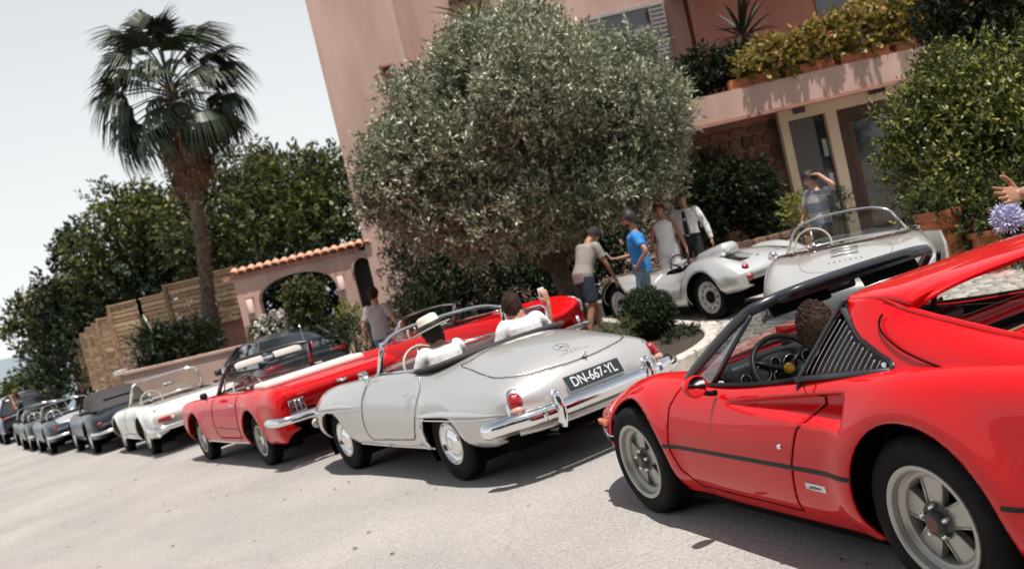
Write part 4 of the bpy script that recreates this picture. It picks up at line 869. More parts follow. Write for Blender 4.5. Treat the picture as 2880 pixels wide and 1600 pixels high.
for s_ in (1,-1):
    MB().tube([(1.27,s_*.58,1.27),(1.245,s_*.62,1.25),(1.27,s_*.645,1.20)],[.025,.035,.026],10).build('screen_corner',CHR(),rt,smooth=True)
    L=b.line([(2.28,.315),(1.2,.295),(.44,.295)],'side',s_,off=.003); MB().tube(L,.014,6).build('sill_trim',mat('trim_alu',(.7,.68,.64),.3,.8),rt,smooth=True)
    q=b.onside(.66,.80,s_,.016); MB().tube([q+Vector((.05,0,.004)),q+Vector((-.05,0,0))],.010,8).tube([q+Vector((-.04,0,0)),q+Vector((-.045,-s_*.02,-.02))],.012,8).build('door_handle',CHR(),rt,smooth=True)
    q=b.onside(2.15,.58,s_,.004); MB().tube([q+Vector((.05,0,.012)),q,q+Vector((-.02,0,-.02))],.005,6).build('wing_badge',CHR(),rt,smooth=True)
    # body side crease with fake intake
    L=b.line([(1.50,.52),(1.0,.50),(.62,.50)],'side',s_,off=.001); MB().tube(L,.004,5).build('side_crease',GAP(),rt,smooth=True)
    for k in (-1,0,1):
        MB().rbox((-1.10,s_*(.60+k*.058),.685),(.045,.048,.13),.012).build('tail_lens',mat('smoked_red_lens',(.05,.004,.010),.12,coat=1),rt,smooth=True)
    MB().tube([(-1.085,s_*(.60+ax_),.685+az_) for ax_,az_ in ((-.092,-.072),(.092,-.072),(.092,.072),(-.092,.072))],.012,6,closed=True).build('lamp_bezel',CHR(),rt,smooth=True)
    for k in (-.5,.5): MB().tube([(-1.12,s_*(.60+k*.058),.62),(-1.12,s_*(.60+k*.058),.75)],.006,6).build('lamp_divider',CHR(),rt,smooth=True)
    lamp_round(rt,'reverse_lamp',(-1.05,s_*.42,.42),-1,.05,mat('clear_lens',(.6,.55,.45),.15,coat=1))
    lamp_round(rt,'head_lamp',(3.50,s_*.62,.66),1,.09,mat('lamp_glass',(.7,.7,.7),.08,coat=1))
    MB().tube([(1.48,s_*.66,.93),(1.40,s_*.62,1.08),(1.30,s_*.60,1.25)],[.012]*3,6).build('vent_frame',CHR(),rt,smooth=True)
    MB().tube([(.5,s_*.68,.925),(1.0,s_*.69,.93),(1.6,s_*.69,.93)],.010,6).build('door_top_trim',CHR(),rt,smooth=True)
_P=[(-.80,.885,.565),(-.98,.88,.565),(-1.10,.84,.565),(-1.15,.74,.563),(-1.17,.4,.56),(-1.175,0,.56)]; _P+=[(x,-y,z) for x,y,z in _P[-2::-1]]
MB().tube(spline(_P,4),.055,10,flat=1.0).build('rear_bumper',CHR(),rt,smooth=True)
for s_ in (1,-1): MB().tube([(-1.14,s_*.30,.42),(-1.21,s_*.30,.47),(-1.20,s_*.30,.55)],.018,8).build('over_rider',CHR(),rt,smooth=True)
MB().rbox((-1.08,0,.46),(.02,.36,.12),.01).build('number_plate',mat('plate_black',(.012,.022,.028),.45),rt)
MB().tube([(-1.095,-.07,.82),(-1.11,0,.80),(-1.095,.07,.82)],.02,8).build('fuel_cap',CHR(),rt,smooth=True)
MB().rbox((-.12,0,.945),(.42,1.36,.10),.045).build('hood_cover',white_v,rt,smooth=True)
MB().rbox((.10,0,.93),(.18,1.28,.12),.05).build('rear_bench',white_v,rt,smooth=True)
MB().tube([(1.325,0,1.29),(1.33,0,1.24)],.008,6).rbox((1.30,0,1.22),(.03,.24,.06),.02).build('rear_mirror',CHR(),rt,smooth=True)
for s_ in (1,-1): MB().rbox((1.27,s_*.28,1.235),(.02,.40,.10),.01,rot=Matrix.Rotation(R(25),3,'Y')).build('sun_visor',mat('visor_white',(.5,.47,.43),.6),rt,smooth=True)
q=Vector((1.58,.90,.965)); MB().ball(q,.055,14,8,(.8,1,.9)).tube([q,q+Vector((0,-.03,-.07))],.010,8).build('door_mirror',BLK(),rt,smooth=True)
MB().tube([(1.9,-.78,.9),(1.9,-.78,1.55)],.003,5).build('aerial',CHR(),rt,smooth=True)
# ---- white pagoda-type roadster
_net=[
 row(-.99,(0,.5),(.3,.5),(.5,.5),(.60,.5),(.66,.49),(.68,.47),(.68,.44),(.66,.42),(.60,.39)),
 [(-1.04,0,.70),(-1.04,.28,.70),(-1.03,.5,.70),(-1.01,.67,.69),(-.97,.76,.66),(-.93,.80,.58),(-.92,.80,.48),(-.90,.78,.40),(-.88,.72,.34)],
 row(-.94,(0,.80),(.28,.80),(.52,.795),(.70,.785),(.79,.72),(.835,.62),(.84,.50),(.82,.40),(.76,.32)),
 row(-.5,(0,.855),(.28,.855),(.54,.85),(.73,.845),(.82,.775),(.865,.64),(.868,.50),(.85,.39),(.79,.30)),
 row(0,(0,.87),(.28,.87),(.55,.868),(.745,.865),(.83,.79),(.875,.65),(.875,.50),(.855,.38),(.80,.29)),
 row(.5,(0,.87),(.28,.87),(.55,.868),(.75,.868),(.825,.79),(.862,.65),(.868,.50),(.85,.38),(.80,.29)),
 row(1.2,(0,.88),(.28,.88),(.55,.878),(.75,.870),(.825,.79),(.862,.65),(.868,.50),(.85,.38),(.80,.29)),
 row(1.8,(0,.88),(.28,.875),(.53,.865),(.73,.860),(.825,.79),(.868,.65),(.87,.50),(.85,.38),(.80,.29)),
 row(2.4,(0,.84),(.28,.832),(.52,.82),(.73,.83),(.83,.77),(.875,.64),(.875,.50),(.85,.39),(.79,.30)),
 row(2.9,(0,.78),(.28,.775),(.50,.77),(.70,.785),(.80,.73),(.84,.62),(.84,.50),(.82,.40),(.76,.33)),
 row(3.15,(0,.68),(.28,.68),(.48,.68),(.64,.70),(.73,.66),(.76,.58),(.76,.49),(.74,.42),(.68,.37)),
 row(3.2,(0,.52),(.2,.52),(.3,.52),(.42,.52),(.48,.52),(.50,.51),(.50,.48),(.48,.45),(.42,.43))]
_ck=[(1.42,0),(1.38,.55),(1.25,.66),(.30,.66),(.10,.60),(.05,.3),(.04,0)]; _ck+=[(x,-y) for x,y in _ck[-2:0:-1]]
WHT=paint('white_paint',(.74,.72,.68),rough=.45)
rt,b=open_car('roadster',-6.243,18.278,2.1178,'white 1960s roadster with open top and wide upright windscreen behind the palm trunk',_net,WHT,[(2.38,.33,.385,.022),(0,.33,.385,.022)],[(2.40,.72,.32,.32,.185,.165),(0,.72,.32,.32,.185,.165)],_ck,
  door=[(1.36,.86),(1.38,.6),(1.34,.40),(.55,.38),(.48,.5),(.40,.66),(.38,.86),(.38,.95),(1.36,.95)],lid=[(-.30,.58),(-.28,0),(-.30,-.58),(-.85,-.60),(-.93,0),(-.85,.60)],
  screen=([(1.05,.60,1.24),(1.12,.38,1.275),(1.14,0,1.28)],[(1.35,.70,.88),(1.52,.38,.90),(1.56,0,.90)],True,.022),cabin=(.08,1.42,.68,.86),seatm=mat('tan_leather',(.16,.09,.06),.5),steer_at=(1.0,.36,.88),belt=.87,wheel_style='disc')
for s_ in (1,-1):
    MB().rbox((-1.04,s_*.60,.60),(.04,.30,.085),.015).build('tail_lamp',mat('red_lens',(.28,.004,.008),.12,coat=1),rt,smooth=True)
    MB().rbox((-1.045,s_*.50,.60),(.045,.07,.07),.012).build('reverse_lamp',mat('clear_lens',(.6,.55,.45),.15,coat=1),rt,smooth=True)
    MB().rbox((-.93,s_*.60,.79),(.03,.34,.02),.006).build('lamp_trim',CHR(),rt,smooth=True)
    lamp_round(rt,'head_lamp',(3.10,s_*.62,.60),1,.10,mat('lamp_glass',(.7,.7,.7),.08,coat=1))
    q=b.onside(.55,.74,s_,.016); MB().tube([q+Vector((.06,0,0)),q+Vector((-.04,0,0))],.009,8).build('door_handle',CHR(),rt,smooth=True)
    L=b.line([(2.0,.31),(1.2,.295),(.40,.295)],'side',s_,off=.003); MB().tube(L,.010,6).build('sill_trim',CHR(),rt,smooth=True)
    MB().tube([(.2,s_*.70,.865),(.8,s_*.70,.872),(1.3,s_*.70,.875)],.010,6).build('door_top_trim',CHR(),rt,smooth=True)
_P=[(-.70,.89,.46),(-.92,.88,.46),(-1.06,.80,.46),(-1.10,.6,.46),(-1.12,0,.46)]; _P+=[(x,-y,z) for x,y,z in _P[-2::-1]]
MB().tube(spline(_P,4),.05,10).build('rear_bumper',CHR(),rt,smooth=True)
MB().rbox((.95,0,1.10),(.05,.20,.06),.02).build('rear_mirror',CHR(),rt,smooth=True)
MB().tube([(-1.0,-.35,.30),(-1.16,-.35,.31)],.022,8).build('exhaust_pipe',CHR(),rt,smooth=True)
# ---- generic rounded 1950s shell for the farther cars
def round_net(L0=-1.05,L1=3.1,zt=.80,hw=.80,crown=.86,wb=2.4,dip=.06,nose=.5):
    k=hw/.86
    return [
     row(L0+.06,(0,.45),(.2*k,.45),(.4*k,.45),(.50*k,.45),(.56*k,.44),(.58*k,.42),(.58*k,.40),(.56*k,.38),(.50*k,.35)),
     row(L0,(0,.56),(.26*k,.56),(.46*k,.56),(.58*k,.555),(.66*k,.53),(.70*k,.49),(.70*k,.44),(.68*k,.39),(.62*k,.34)),
     row(L0+.16,(0,.70),(.28*k,.695),(.50*k,.68),(.67*k,.67),(.77*k,.62),(.81*k,.54),(.81*k,.46),(.79*k,.38),(.73*k,.32)),
     row(L0+.5,(0,zt+.03),(.28*k,zt+.02),(.52*k,zt-.02),(.70*k,crown-.10),(.81*k,.72),(.86*k,.60),(.86*k,.48),(.84*k,.37),(.78*k,.29)),
     row(0,(0,zt+.10),(.28*k,zt+.09),(.54*k,zt+.04),(.71*k,crown-.02),(.82*k,.75),(.865*k,.61),(.865*k,.48),(.84*k,.37),(.78*k,.28)),
     row(.5,(0,zt+.09),(.28*k,zt+.09),(.54*k,zt+.07),(.72*k,crown-.03),(.80*k,.75),(.84*k,.61),(.845*k,.48),(.83*k,.37),(.78*k,.28)),
     row(1.2,(0,zt+.09),(.28*k,zt+.09),(.54*k,zt+.07),(.72*k,crown-dip),(.79*k,.74),(.835*k,.61),(.84*k,.48),(.83*k,.37),(.78*k,.28)),
     row(1.7,(0,zt+.08),(.28*k,zt+.07),(.50*k,zt+.03),(.69*k,crown-.02),(.80*k,.76),(.85*k,.62),(.85*k,.48),(.83*k,.37),(.78*k,.28)),
     row(wb,(0,zt),(.28*k,zt-.015),(.46*k,zt-.05),(.67*k,crown),(.80*k,.77),(.86*k,.62),(.86*k,.48),(.83*k,.38),(.77*k,.30)),
     row(L1-.32,(0,zt-.12),(.27*k,zt-.13),(.44*k,zt-.14),(.63*k,crown-.10),(.76*k,.68),(.81*k,.58),(.81*k,.47),(.78*k,.39),(.71*k,.32)),
     row(L1-.08,(0,nose+.08),(.25*k,nose+.08),(.40*k,nose+.08),(.54*k,nose+.10),(.64*k,.56),(.68*k,.50),(.68*k,.44),(.66*k,.39),(.60*k,.34)),
     row(L1,(0,nose-.04),(.2*k,nose-.04),(.28*k,nose-.04),(.36*k,nose-.04),(.42*k,.45),(.44*k,.44),(.44*k,.42),(.42*k,.40),(.38*k,.38))]
def ck(x0,x1,hw): 
    c=[(x1,0),(x1-.04,hw*.8),(x1-.15,hw),(x0+.2,hw),(x0+.04,hw*.8),(x0,0)]; return c+[(x,-y) for x,y in c[-2:0:-1]]
def far_detail(rt,b,tail=(.62,.62),chrome=True,bump=True):
    for s_ in (1,-1):
        q=b.onrear(s_*tail[0],tail[1],.0); lamp_round(rt,'tail_lamp',tuple(q),-1,.045,mat('red_lens',(.28,.004,.008),.12,coat=1))
        q=b.onside(.5,.72,s_,.014); MB().tube([q+Vector((.05,0,0)),q+Vector((-.05,0,0))],.009,6).build('door_handle',CHR(),rt,smooth=True)
        q=b.onrear(s_*.56,.58,.0,-1); lamp_round(rt,'head_lamp',tuple(q),1,.09,mat('lamp_glass',(.7,.7,.7),.08,coat=1))
    if bump:
        q=b.onrear(0,.46); P=[(q.x+.30,.80,.44),(q.x+.06,.74,.44),(q.x-.06,.55,.44),(q.x-.08,0,.44)]; P+=[(x,-y,z) for x,y,z in P[-2::-1]]
        MB().tube(spline(P,4),.038,8).build('rear_bumper',CHR(),rt,smooth=True)
NAVY=paint('navy_paint',(.006,.010,.018),rough=.4,spec=.1,coat=.6); BLKP=paint('black_paint',(.004,.004,.005),rough=.4,spec=.1,coat=.6)
arch=[(2.38,.33,.385,.015),(0,.33,.385,.015)]; whl=[(2.40,.68,.32,.32,.18,.165),(0,.68,.32,.32,.18,.165)]
scr=([(1.10,.55,1.17),(1.17,.35,1.20),(1.19,0,1.21)],[(1.30,.64,.90),(1.48,.35,.90),(1.52,0,.90)],True,.016)
GP_=GW.inverted()
def gpt(x,y): q=GP_@Vector((x,y,gz(x,y))); return q.x,q.y
# dark blue car with black soft top next to the white roadster
gx,gy=gpt(-8.92,22.1)
rt,b=open_car('coupe',gx,gy,2.12,'dark navy rounded coupe with black soft top beside the white roadster',round_net(zt=.80,crown=.88),NAVY,arch,whl,ck(.15,1.42,.62),screen=scr,cabin=(.15,1.42,.64,.86),belt=.86,du=.05,wheel_style='disc',gap=.004,frame_m=BLKP)
far_detail(rt,b)
_V=[];_F=[]
for i,(x,z,wv) in enumerate(((1.15,1.20,.56),(.9,1.27,.58),(.55,1.28,.58),(.2,1.20,.58),(-.05,1.03,.60),(-.18,.88,.62))):
    for k in range(9):
        a=math.pi*k/8; _V.append((x,wv*math.cos(a) if 0 else wv*math.copysign(abs(math.cos(a))**.6,math.cos(a)),max(.88,z-.34+.34*abs(math.sin(a))**.5 if z>.9 else .88)))
_F=[(i*9+k,i*9+k+1,(i+1)*9+k+1,(i+1)*9+k) for i in range(5) for k in range(8)]
finish('soft_top',_V,_F,mat('hood_canvas',(.035,.031,.03),.75),rt)
MB().rbox((.0,0,1.02),(.02,.60,.16),.02,rot=Matrix.Rotation(R(-40),3,'Y')).build('rear_window',glass('tinted_side',(.16,.17,.17),.3),rt)
# silver-topped dark roadster
gx,gy=gpt(-11.65,25.9)
rt,b=open_car('roadster',gx,gy,2.12,'dark blue open roadster with pale silver boot, third from the white roadster along the row',round_net(zt=.78,crown=.84),paint('blue_grey_paint',(.025,.032,.042),metal=.1,rough=.4,spec=.1,coat=.6),arch,whl,ck(.1,1.42,.62),lid=[(-.15,.5),(-.15,-.5),(-.8,-.5),(-.9,0),(-.8,.5)],screen=scr,cabin=(.1,1.42,.64,.84),belt=.85,du=.05,gap=.004,wheel_style='disc',steer_at=(1.0,.34,.86))
b_l=[o for o in rt.children if o.name.startswith('boot_lid')][0]; b_l.data.materials[0]=SIL(); far_detail(rt,b)
rt['label']='blue-grey open roadster with silver boot lid, beyond the navy coupe'
gx,gy=gpt(-13.95,29.6)
rt,b=open_car('roadster',gx,gy,2.12,'black open roadster with chrome screen, beyond the blue-grey roadster with silver boot lid',round_net(zt=.78,crown=.84),BLKP,arch,whl,ck(.1,1.42,.62),screen=scr,cabin=(.1,1.42,.64,.84),belt=.85,du=.06,gap=.004,wheel_style='disc',steer_at=(1.0,.34,.86)); far_detail(rt,b)
gx,gy=gpt(-15.95,33.2)
rt,b=open_car('roadster',gx,gy,2.12,'small pewter open roadster just in front of the dark SUV',round_net(zt=.74,crown=.80,hw=.76),paint('pewter_paint',(.04,.036,.034),metal=.2,rough=.4,coat=.6),arch,whl,ck(.1,1.42,.60),screen=scr,cabin=(.1,1.42,.62,.80),belt=.82,du=.06,gap=.004,wheel_style='disc',steer_at=(1.0,.34,.86)); far_detail(rt,b)
# red tailed roadster behind the silver one
_net=[
 row(-1.02,(0,.55),(.2,.55),(.4,.55),(.5,.56),(.56,.55),(.58,.52),(.58,.48),(.56,.44),(.50,.40)),
 [(-1.10,0,.70),(-1.10,.28,.70),(-1.12,.50,.74),(-1.14,.66,.80),(-1.12,.74,.74),(-1.08,.78,.62),(-1.06,.78,.50),(-1.04,.76,.42),(-1.0,.70,.36)],
 row(-.92,(0,.80),(.28,.80),(.50,.83),(.68,.90),(.77,.83),(.82,.66),(.82,.50),(.80,.38),(.74,.30)),
 row(-.4,(0,.88),(.28,.88),(.52,.88),(.70,.93),(.80,.84),(.85,.66),(.85,.50),(.83,.38),(.78,.29)),
 row(.2,(0,.90),(.28,.90),(.54,.90),(.71,.92),(.81,.82),(.85,.65),(.85,.50),(.83,.38),(.78,.28)),
 row(.9,(0,.90),(.28,.90),(.54,.90),(.72,.89),(.80,.80),(.84,.64),(.845,.50),(.83,.38),(.78,.28)),
 row(1.6,(0,.90),(.28,.89),(.52,.87),(.70,.88),(.80,.80),(.85,.65),(.85,.50),(.83,.38),(.78,.28)),
 row(2.4,(0,.83),(.28,.82),(.46,.79),(.67,.85),(.80,.79),(.86,.65),(.86,.50),(.83,.38),(.77,.30)),
 row(3.0,(0,.72),(.27,.71),(.44,.69),(.63,.76),(.76,.70),(.80,.60),(.80,.48),(.77,.40),(.70,.33)),
 row(3.3,(0,.58),(.25,.58),(.40,.58),(.54,.60),(.62,.58),(.65,.52),(.65,.46),(.63,.41),(.57,.36)),
 row(3.34,(0,.48),(.2,.48),(.28,.48),(.36,.48),(.42,.47),(.44,.46),(.44,.44),(.42,.42),(.38,.40))]
rt,b=open_car('roadster',-.48,14.1,R(139),'red 1950s roadster with small tail fins parked broadside behind the silver roadster',_net,RED(),[(2.45,.33,.375,.012),(0,.33,.375,.012)],[(2.45,.68,.32,.32,.18,.165),(0,.68,.32,.32,.18,.165)],ck(.25,1.40,.64),
  door=[(1.32,.9),(1.36,.7),(1.32,.42),(.55,.40),(.48,.6),(.42,.9),(.42,.99),(1.32,.99)],lid=[(-.25,.5),(-.25,-.5),(-.85,-.5),(-.9,0),(-.85,.5)],
  screen=([(1.08,.58,1.17),(1.16,.36,1.21),(1.19,0,1.22)],[(1.28,.66,.90),(1.46,.36,.92),(1.50,0,.92)],True,.016),cabin=(.22,1.40,.66,.88),belt=.90,seatm=mat('dark_red_leather',(.05,.012,.012),.45),steer_at=(1.0,.36,.90),wheel_style='disc')
for s_ in (1,-1):
    q=b.onrear(s_*.66,.74,.0); MB().rbox(q,(.06,.07,.15),.03).build('tail_lamp',mat('red_lens',(.28,.004,.008),.12,coat=1),rt,smooth=True)
    MB().tube([q+Vector((.02,0,.10)),q+Vector((-.035,0,.05)),q+Vector((-.035,0,-.06)),q+Vector((.0,0,-.09))],.018,8).build('lamp_shroud',CHR(),rt,smooth=True)
    MB().tube([(-.98,s_*.67,.885),(-1.12,s_*.665,.83)],.016,6).build('fin_trim',CHR(),rt,smooth=True)
    q=b.onside(.58,.82,s_,.016); MB().tube([q+Vector((.06,0,0)),q+Vector((-.06,0,0))],.011,8).build('door_handle',CHR(),rt,smooth=True)
    MB().tube([(.3,s_*.655,.915),(.8,s_*.665,.912),(1.28,s_*.66,.905)],.010,6).build('door_top_trim',CHR(),rt,smooth=True)
    q=b.onrear(s_*.56,.60,.0,-1); lamp_round(rt,'head_lamp',tuple(q),1,.10,mat('lamp_glass',(.7,.7,.7),.08,coat=1))
    MB().tube([(-1.13,s_*.42,.42),(-1.24,s_*.42,.50),(-1.22,s_*.42,.62)],.028,8).build('over_rider',CHR(),rt,smooth=True)
    MB().add([(1.30,s_*.66,.91),(1.02,s_*.655,.91),(1.07,s_*.60,1.13)],[(0,1,2)]).build('vent_glass',glass('vent_glass',(.62,.75,.80),.5),rt)
_P=[(-.78,.88,.48),(-1.02,.84,.48),(-1.15,.72,.48),(-1.20,.5,.48),(-1.21,0,.48)]; _P+=[(x,-y,z) for x,y,z in _P[-2::-1]]
MB().tube(spline(_P,4),.045,8).build('rear_bumper',CHR(),rt,smooth=True)
# ---- silver open racer with faired headrest
_net=[
 row(-.74,(0,.50),(.2,.50),(.4,.50),(.52,.50),(.60,.50),(.62,.48),(.62,.46),(.60,.44),(.54,.42)),
 [(-.78,0,.60),(-.78,.26,.60),(-.77,.46,.60),(-.75,.60,.60),(-.70,.69,.59),(-.67,.72,.54),(-.66,.72,.48),(-.65,.70,.42),(-.63,.64,.38)],
 [(-.70,0,.70),(-.70,.26,.695),(-.68,.46,.68),(-.65,.60,.685),(-.58,.71,.66),(-.52,.76,.58),(-.50,.76,.50),(-.48,.745,.42),(-.46,.68,.36)],
 row(-.40,(0,.80),(.26,.785),(.44,.755),(.58,.790),(.70,.755),(.775,.63),(.78,.52),(.765,.42),(.70,.36)),
 row(-.05,(0,.845),(.26,.825),(.42,.795),(.57,.855),(.70,.82),(.785,.65),(.79,.48),(.77,.35),(.71,.26)),
 row(.30,(0,.85),(.26,.835),(.42,.81),(.57,.83),(.69,.78),(.77,.62),(.78,.46),(.76,.33),(.70,.24)),
 row(.60,(0,.76),(.26,.755),(.45,.74),(.58,.70),(.68,.62),(.745,.52),(.755,.42),(.745,.32),(.69,.23)),
 row(1.0,(0,.74),(.26,.735),(.46,.72),(.60,.66),(.69,.60),(.74,.52),(.75,.42),(.74,.32),(.69,.23)),
 row(1.4,(0,.74),(.26,.73),(.44,.70),(.58,.70),(.68,.66),(.755,.55),(.765,.43),(.75,.33),(.70,.24)),
 row(1.75,(0,.71),(.26,.69),(.40,.66),(.55,.75),(.68,.73),(.775,.60),(.78,.46),(.76,.34),(.70,.25)),
 row(2.1,(0,.66),(.25,.64),(.38,.61),(.53,.745),(.67,.72),(.77,.59),(.775,.46),(.75,.35),(.69,.27)),
 row(2.5,(0,.54),(.24,.53),(.37,.53),(.50,.63),(.62,.60),(.70,.51),(.71,.43),(.68,.36),(.60,.30)),
 row(2.75,(0,.42),(.22,.42),(.34,.43),(.44,.47),(.52,.45),(.56,.41),(.56,.38),(.53,.35),(.46,.32)),
 row(2.80,(0,.36),(.15,.36),(.22,.36),(.30,.37),(.36,.37),(.38,.36),(.38,.35),(.36,.34),(.32,.33))]
_ck=[(1.15,0),(1.13,.40),(1.02,.56),(.50,.58),(.36,.50),(.33,.2),(.33,0)]; _ck+=[(x,-y) for x,y in _ck[-2:0:-1]]
rt,b=open_car('race_car',3.152,13.949,2.06,'low silver open racer with faired headrest and round twin tail lamps',_net,paint('bare_silver',(.64,.64,.63),metal=.5,rough=.36),[(2.08,.33,.365,.012),(0,.33,.37,.015)],[(2.10,.62,.32,.32,.20,.15),(0,.62,.33,.33,.21,.165)],_ck,
  door=[(1.10,.70),(1.12,.5),(1.05,.38),(.55,.36),(.48,.5),(.46,.62),(.46,.80),(1.10,.80)],cabin=(.33,1.15,.58,.62),seatm=mat('dark_red_leather',(.05,.012,.012),.45),steer_at=(.92,.30,.74),belt=.80,wheel_style='holes',group='silver sports cars on the cobbles')
rt.matrix_world=Matrix.Translation((3.16,13.92,COURT))@Matrix.Rotation(2.075,4,'Z')
MB().rbox((.12,.30,.855),(.66,.32,.20),.095,rot=Matrix.Rotation(R(11),3,'Y')).build('head_fairing',paint('bare_silver',(.62,.62,.61)),rt,smooth=True)
for s_ in (1,-1):
    q=b.onrear(s_*.58,.665,.0); lamp_round(rt,'tail_lamp',tuple(q),-1,.045,mat('red_lens',(.28,.004,.008),.12,coat=1)); q=b.onrear(s_*.58,.54,.0); lamp_round(rt,'tail_lamp',tuple(q),-1,.045,mat('red_lens',(.28,.004,.008),.12,coat=1))
    q=b.onrear(s_*.50,.52,.0,-1); lamp_round(rt,'head_lamp',tuple(q),1,.09,mat('lamp_glass',(.7,.7,.7),.08,coat=1))
    V=[b.ontop(x,s_*y,.004) for x,y in ((-.16,.14),(-.16,.44),(-.48,.46),(-.54,.16))]; MB().add(V,[(0,1,2,3)]).build('deck_grille',GAP(),rt)
    for k in range(6):
        V=[b.ontop(-.20-.05*k,s_*(.19+.036*j),.009) for j in range(7)]; MB().tube(V,.004,5).build('grille_bar',mat('bar_grey',(.12,.12,.12),.4),rt)
    q=b.onside(-.52,.55,s_,.002)
    for z in (.56,.62,.68): q=b.onside(.62-.1*(z-.5),z,s_,.002); MB().ball(q,.010,8,6).build('body_clip',CHR(),rt,smooth=True)
    for s2 in (0,): q=b.onside(1.0,.60,s_,.002)
V=[];F=[]
for k in range(11):
    a=math.pi*(k/10); x=1.13+.10*math.sin(a); y=.50*math.cos(a); V+=[(x,y,.735),(x-.06,y*.93,.80)]
F=[(2*k,2*k+1,2*k+3,2*k+2) for k in range(10)]; finish('wind_deflector',V,F,glass('clear_glass',(.86,.9,.88),.1),rt)
MB().tube([(-.55,-.05,.30),(-.88,-.05,.28)],.03,8).tube([(-.80,-.30,.29),(-.80,.30,.29)],.012,8).build('exhaust_pipe',mat('pipe_steel',(.5,.45,.38),.35,.8),rt,smooth=True)
_fl=b.line([(1.55,.50)],'side',1)
# ---- silver bathtub-shaped speedster, seen from behind
_net=[
 row(-.86,(0,.40),(.2,.40),(.4,.40),(.5,.41),(.56,.41),(.58,.40),(.58,.38),(.56,.36),(.50,.33)),
 [(-.95,0,.46),(-.94,.26,.46),(-.90,.46,.46),(-.82,.62,.46),(-.72,.72,.45),(-.64,.76,.42),(-.60,.76,.38),(-.58,.74,.33),(-.56,.68,.28)],
 [(-.92,0,.58),(-.91,.26,.575),(-.86,.47,.565),(-.78,.64,.56),(-.64,.76,.53),(-.52,.80,.47),(-.50,.80,.40),(-.48,.78,.33),(-.46,.71,.27)],
 [(-.72,0,.73),(-.72,.26,.715),(-.68,.48,.69),(-.62,.66,.66),(-.50,.77,.61),(-.36,.81,.52),(-.34,.815,.43),(-.32,.80,.34),(-.30,.73,.26)],
 row(-.35,(0,.845),(.26,.83),(.47,.80),(.67,.79),(.785,.71),(.825,.55),(.83,.44),(.81,.34),(.75,.25)),
 row(.10,(0,.90),(.26,.89),(.48,.86),(.70,.878),(.80,.79),(.83,.58),(.835,.45),(.815,.34),(.76,.24)),
 row(.45,(0,.90),(.26,.895),(.50,.88),(.70,.885),(.80,.79),(.82,.60),(.83,.46),(.815,.34),(.76,.24)),
 row(1.0,(0,.85),(.26,.85),(.50,.845),(.68,.835),(.77,.75),(.82,.60),(.83,.46),(.815,.34),(.76,.24)),
 row(1.45,(0,.83),(.26,.82),(.48,.80),(.66,.81),(.77,.74),(.82,.60),(.83,.46),(.81,.34),(.75,.25)),
 row(2.1,(0,.72),(.25,.70),(.42,.67),(.60,.76),(.75,.71),(.82,.58),(.825,.46),(.80,.35),(.74,.27)),
 row(2.55,(0,.60),(.24,.58),(.40,.56),(.55,.67),(.68,.62),(.74,.53),(.74,.44),(.71,.36),(.63,.30)),
 row(2.90,(0,.42),(.20,.42),(.32,.42),(.42,.44),(.50,.43),(.53,.41),(.53,.38),(.50,.35),(.44,.32))]
_ck=[(1.32,0),(1.28,.42),(1.15,.62),(.55,.66),(.36,.56),(.26,.3),(.24,0)]; _ck+=[(x,-y) for x,y in _ck[-2:0:-1]]
SIL2=paint('grey_silver_paint',(.60,.59,.57),metal=.5,rough=.36)
_gx,_gy=GP_@Vector((3.24,10.0,gz(3.24,10.0))),0
rt,b=open_car('speedster',_gx.x,_gx.y,R(64),'rounded silver speedster seen from behind with low raked screen and engine lid grille',_net,SIL2,[(2.08,.32,.355,.008),(0,.32,.355,.008)],[(2.10,.66,.32,.32,.19,.165),(0,.66,.32,.32,.19,.165)],_ck,
  lid=None,screen=([(.98,.56,1.00),(1.02,.50,1.10),(1.06,.36,1.165),(1.08,.18,1.185),(1.085,0,1.19)],[(1.18,.64,.84),(1.28,.50,.86),(1.36,.30,.865),(1.38,0,.87)],False,.013),cabin=(.26,1.30,.62,.80),belt=.86,seatm=mat('tan_leather',(.16,.09,.06),.5),steer_at=(.98,.34,.90),wheel_style='disc',group='silver sports cars on the cobbles',du=.022)
rt.matrix_world=Matrix.Translation((3.30,10.05,COURT))@Matrix.Rotation(R(70),4,'Z')
for s_ in (1,-1): MB().tube([(1.20,s_*.655,.83),(1.08,s_*.62,.90),(.98,s_*.56,1.00)],.013,8).build('screen_pillar',CHR(),rt,smooth=True)
lidp=spline([(.06,.36),(.08,0),(.06,-.36),(-.20,-.44),(-.48,-.38),(-.62,-.20),(-.65,0),(-.62,.20),(-.48,.38),(-.20,.44)],4,closed=True)
seam('engine_lid_seam',b,lidp,rt,'top',w=.0035,closed=True,m=mat('seam_grey',(.30,.30,.295),.4,.6))
g0=MB(); V=[b.ontop(x,y,.004) for x,y in ((-.06,-.13),(-.06,.13),(-.30,.13),(-.30,-.13))]; g0.add(V,[(0,1,2,3)]); gr=g0.build('lid_grille',GAP(),rt)
for k in range(16):
    y=-.125+.25*k/15; MB().tube([b.ontop(x,y,.008) for x in (-.07,-.18,-.29)],.0045,5).build('grille_bar',mat('bar_light',(.6,.6,.58),.3,.8),gr,smooth=True)
for x in (-.06,-.18,-.30): MB().tube([b.ontop(x,y,.011) for y in (-.13,0,.13)],.008,6).build('grille_frame',mat('bar_light',(.6,.6,.58),.3,.8),gr,smooth=True)
for k,cch in enumerate('PORSCHE'):
    q=b.ontop(-.46,.15-.05*k,.004); text_mesh('script_letter',cch,.030,Matrix.Translation(q)@Matrix.Rotation(R(-30),4,'Y')@Matrix.Rotation(-math.pi/2,4,'Z'),mat('script_grey',(.22,.22,.22),.3,.8),rt)
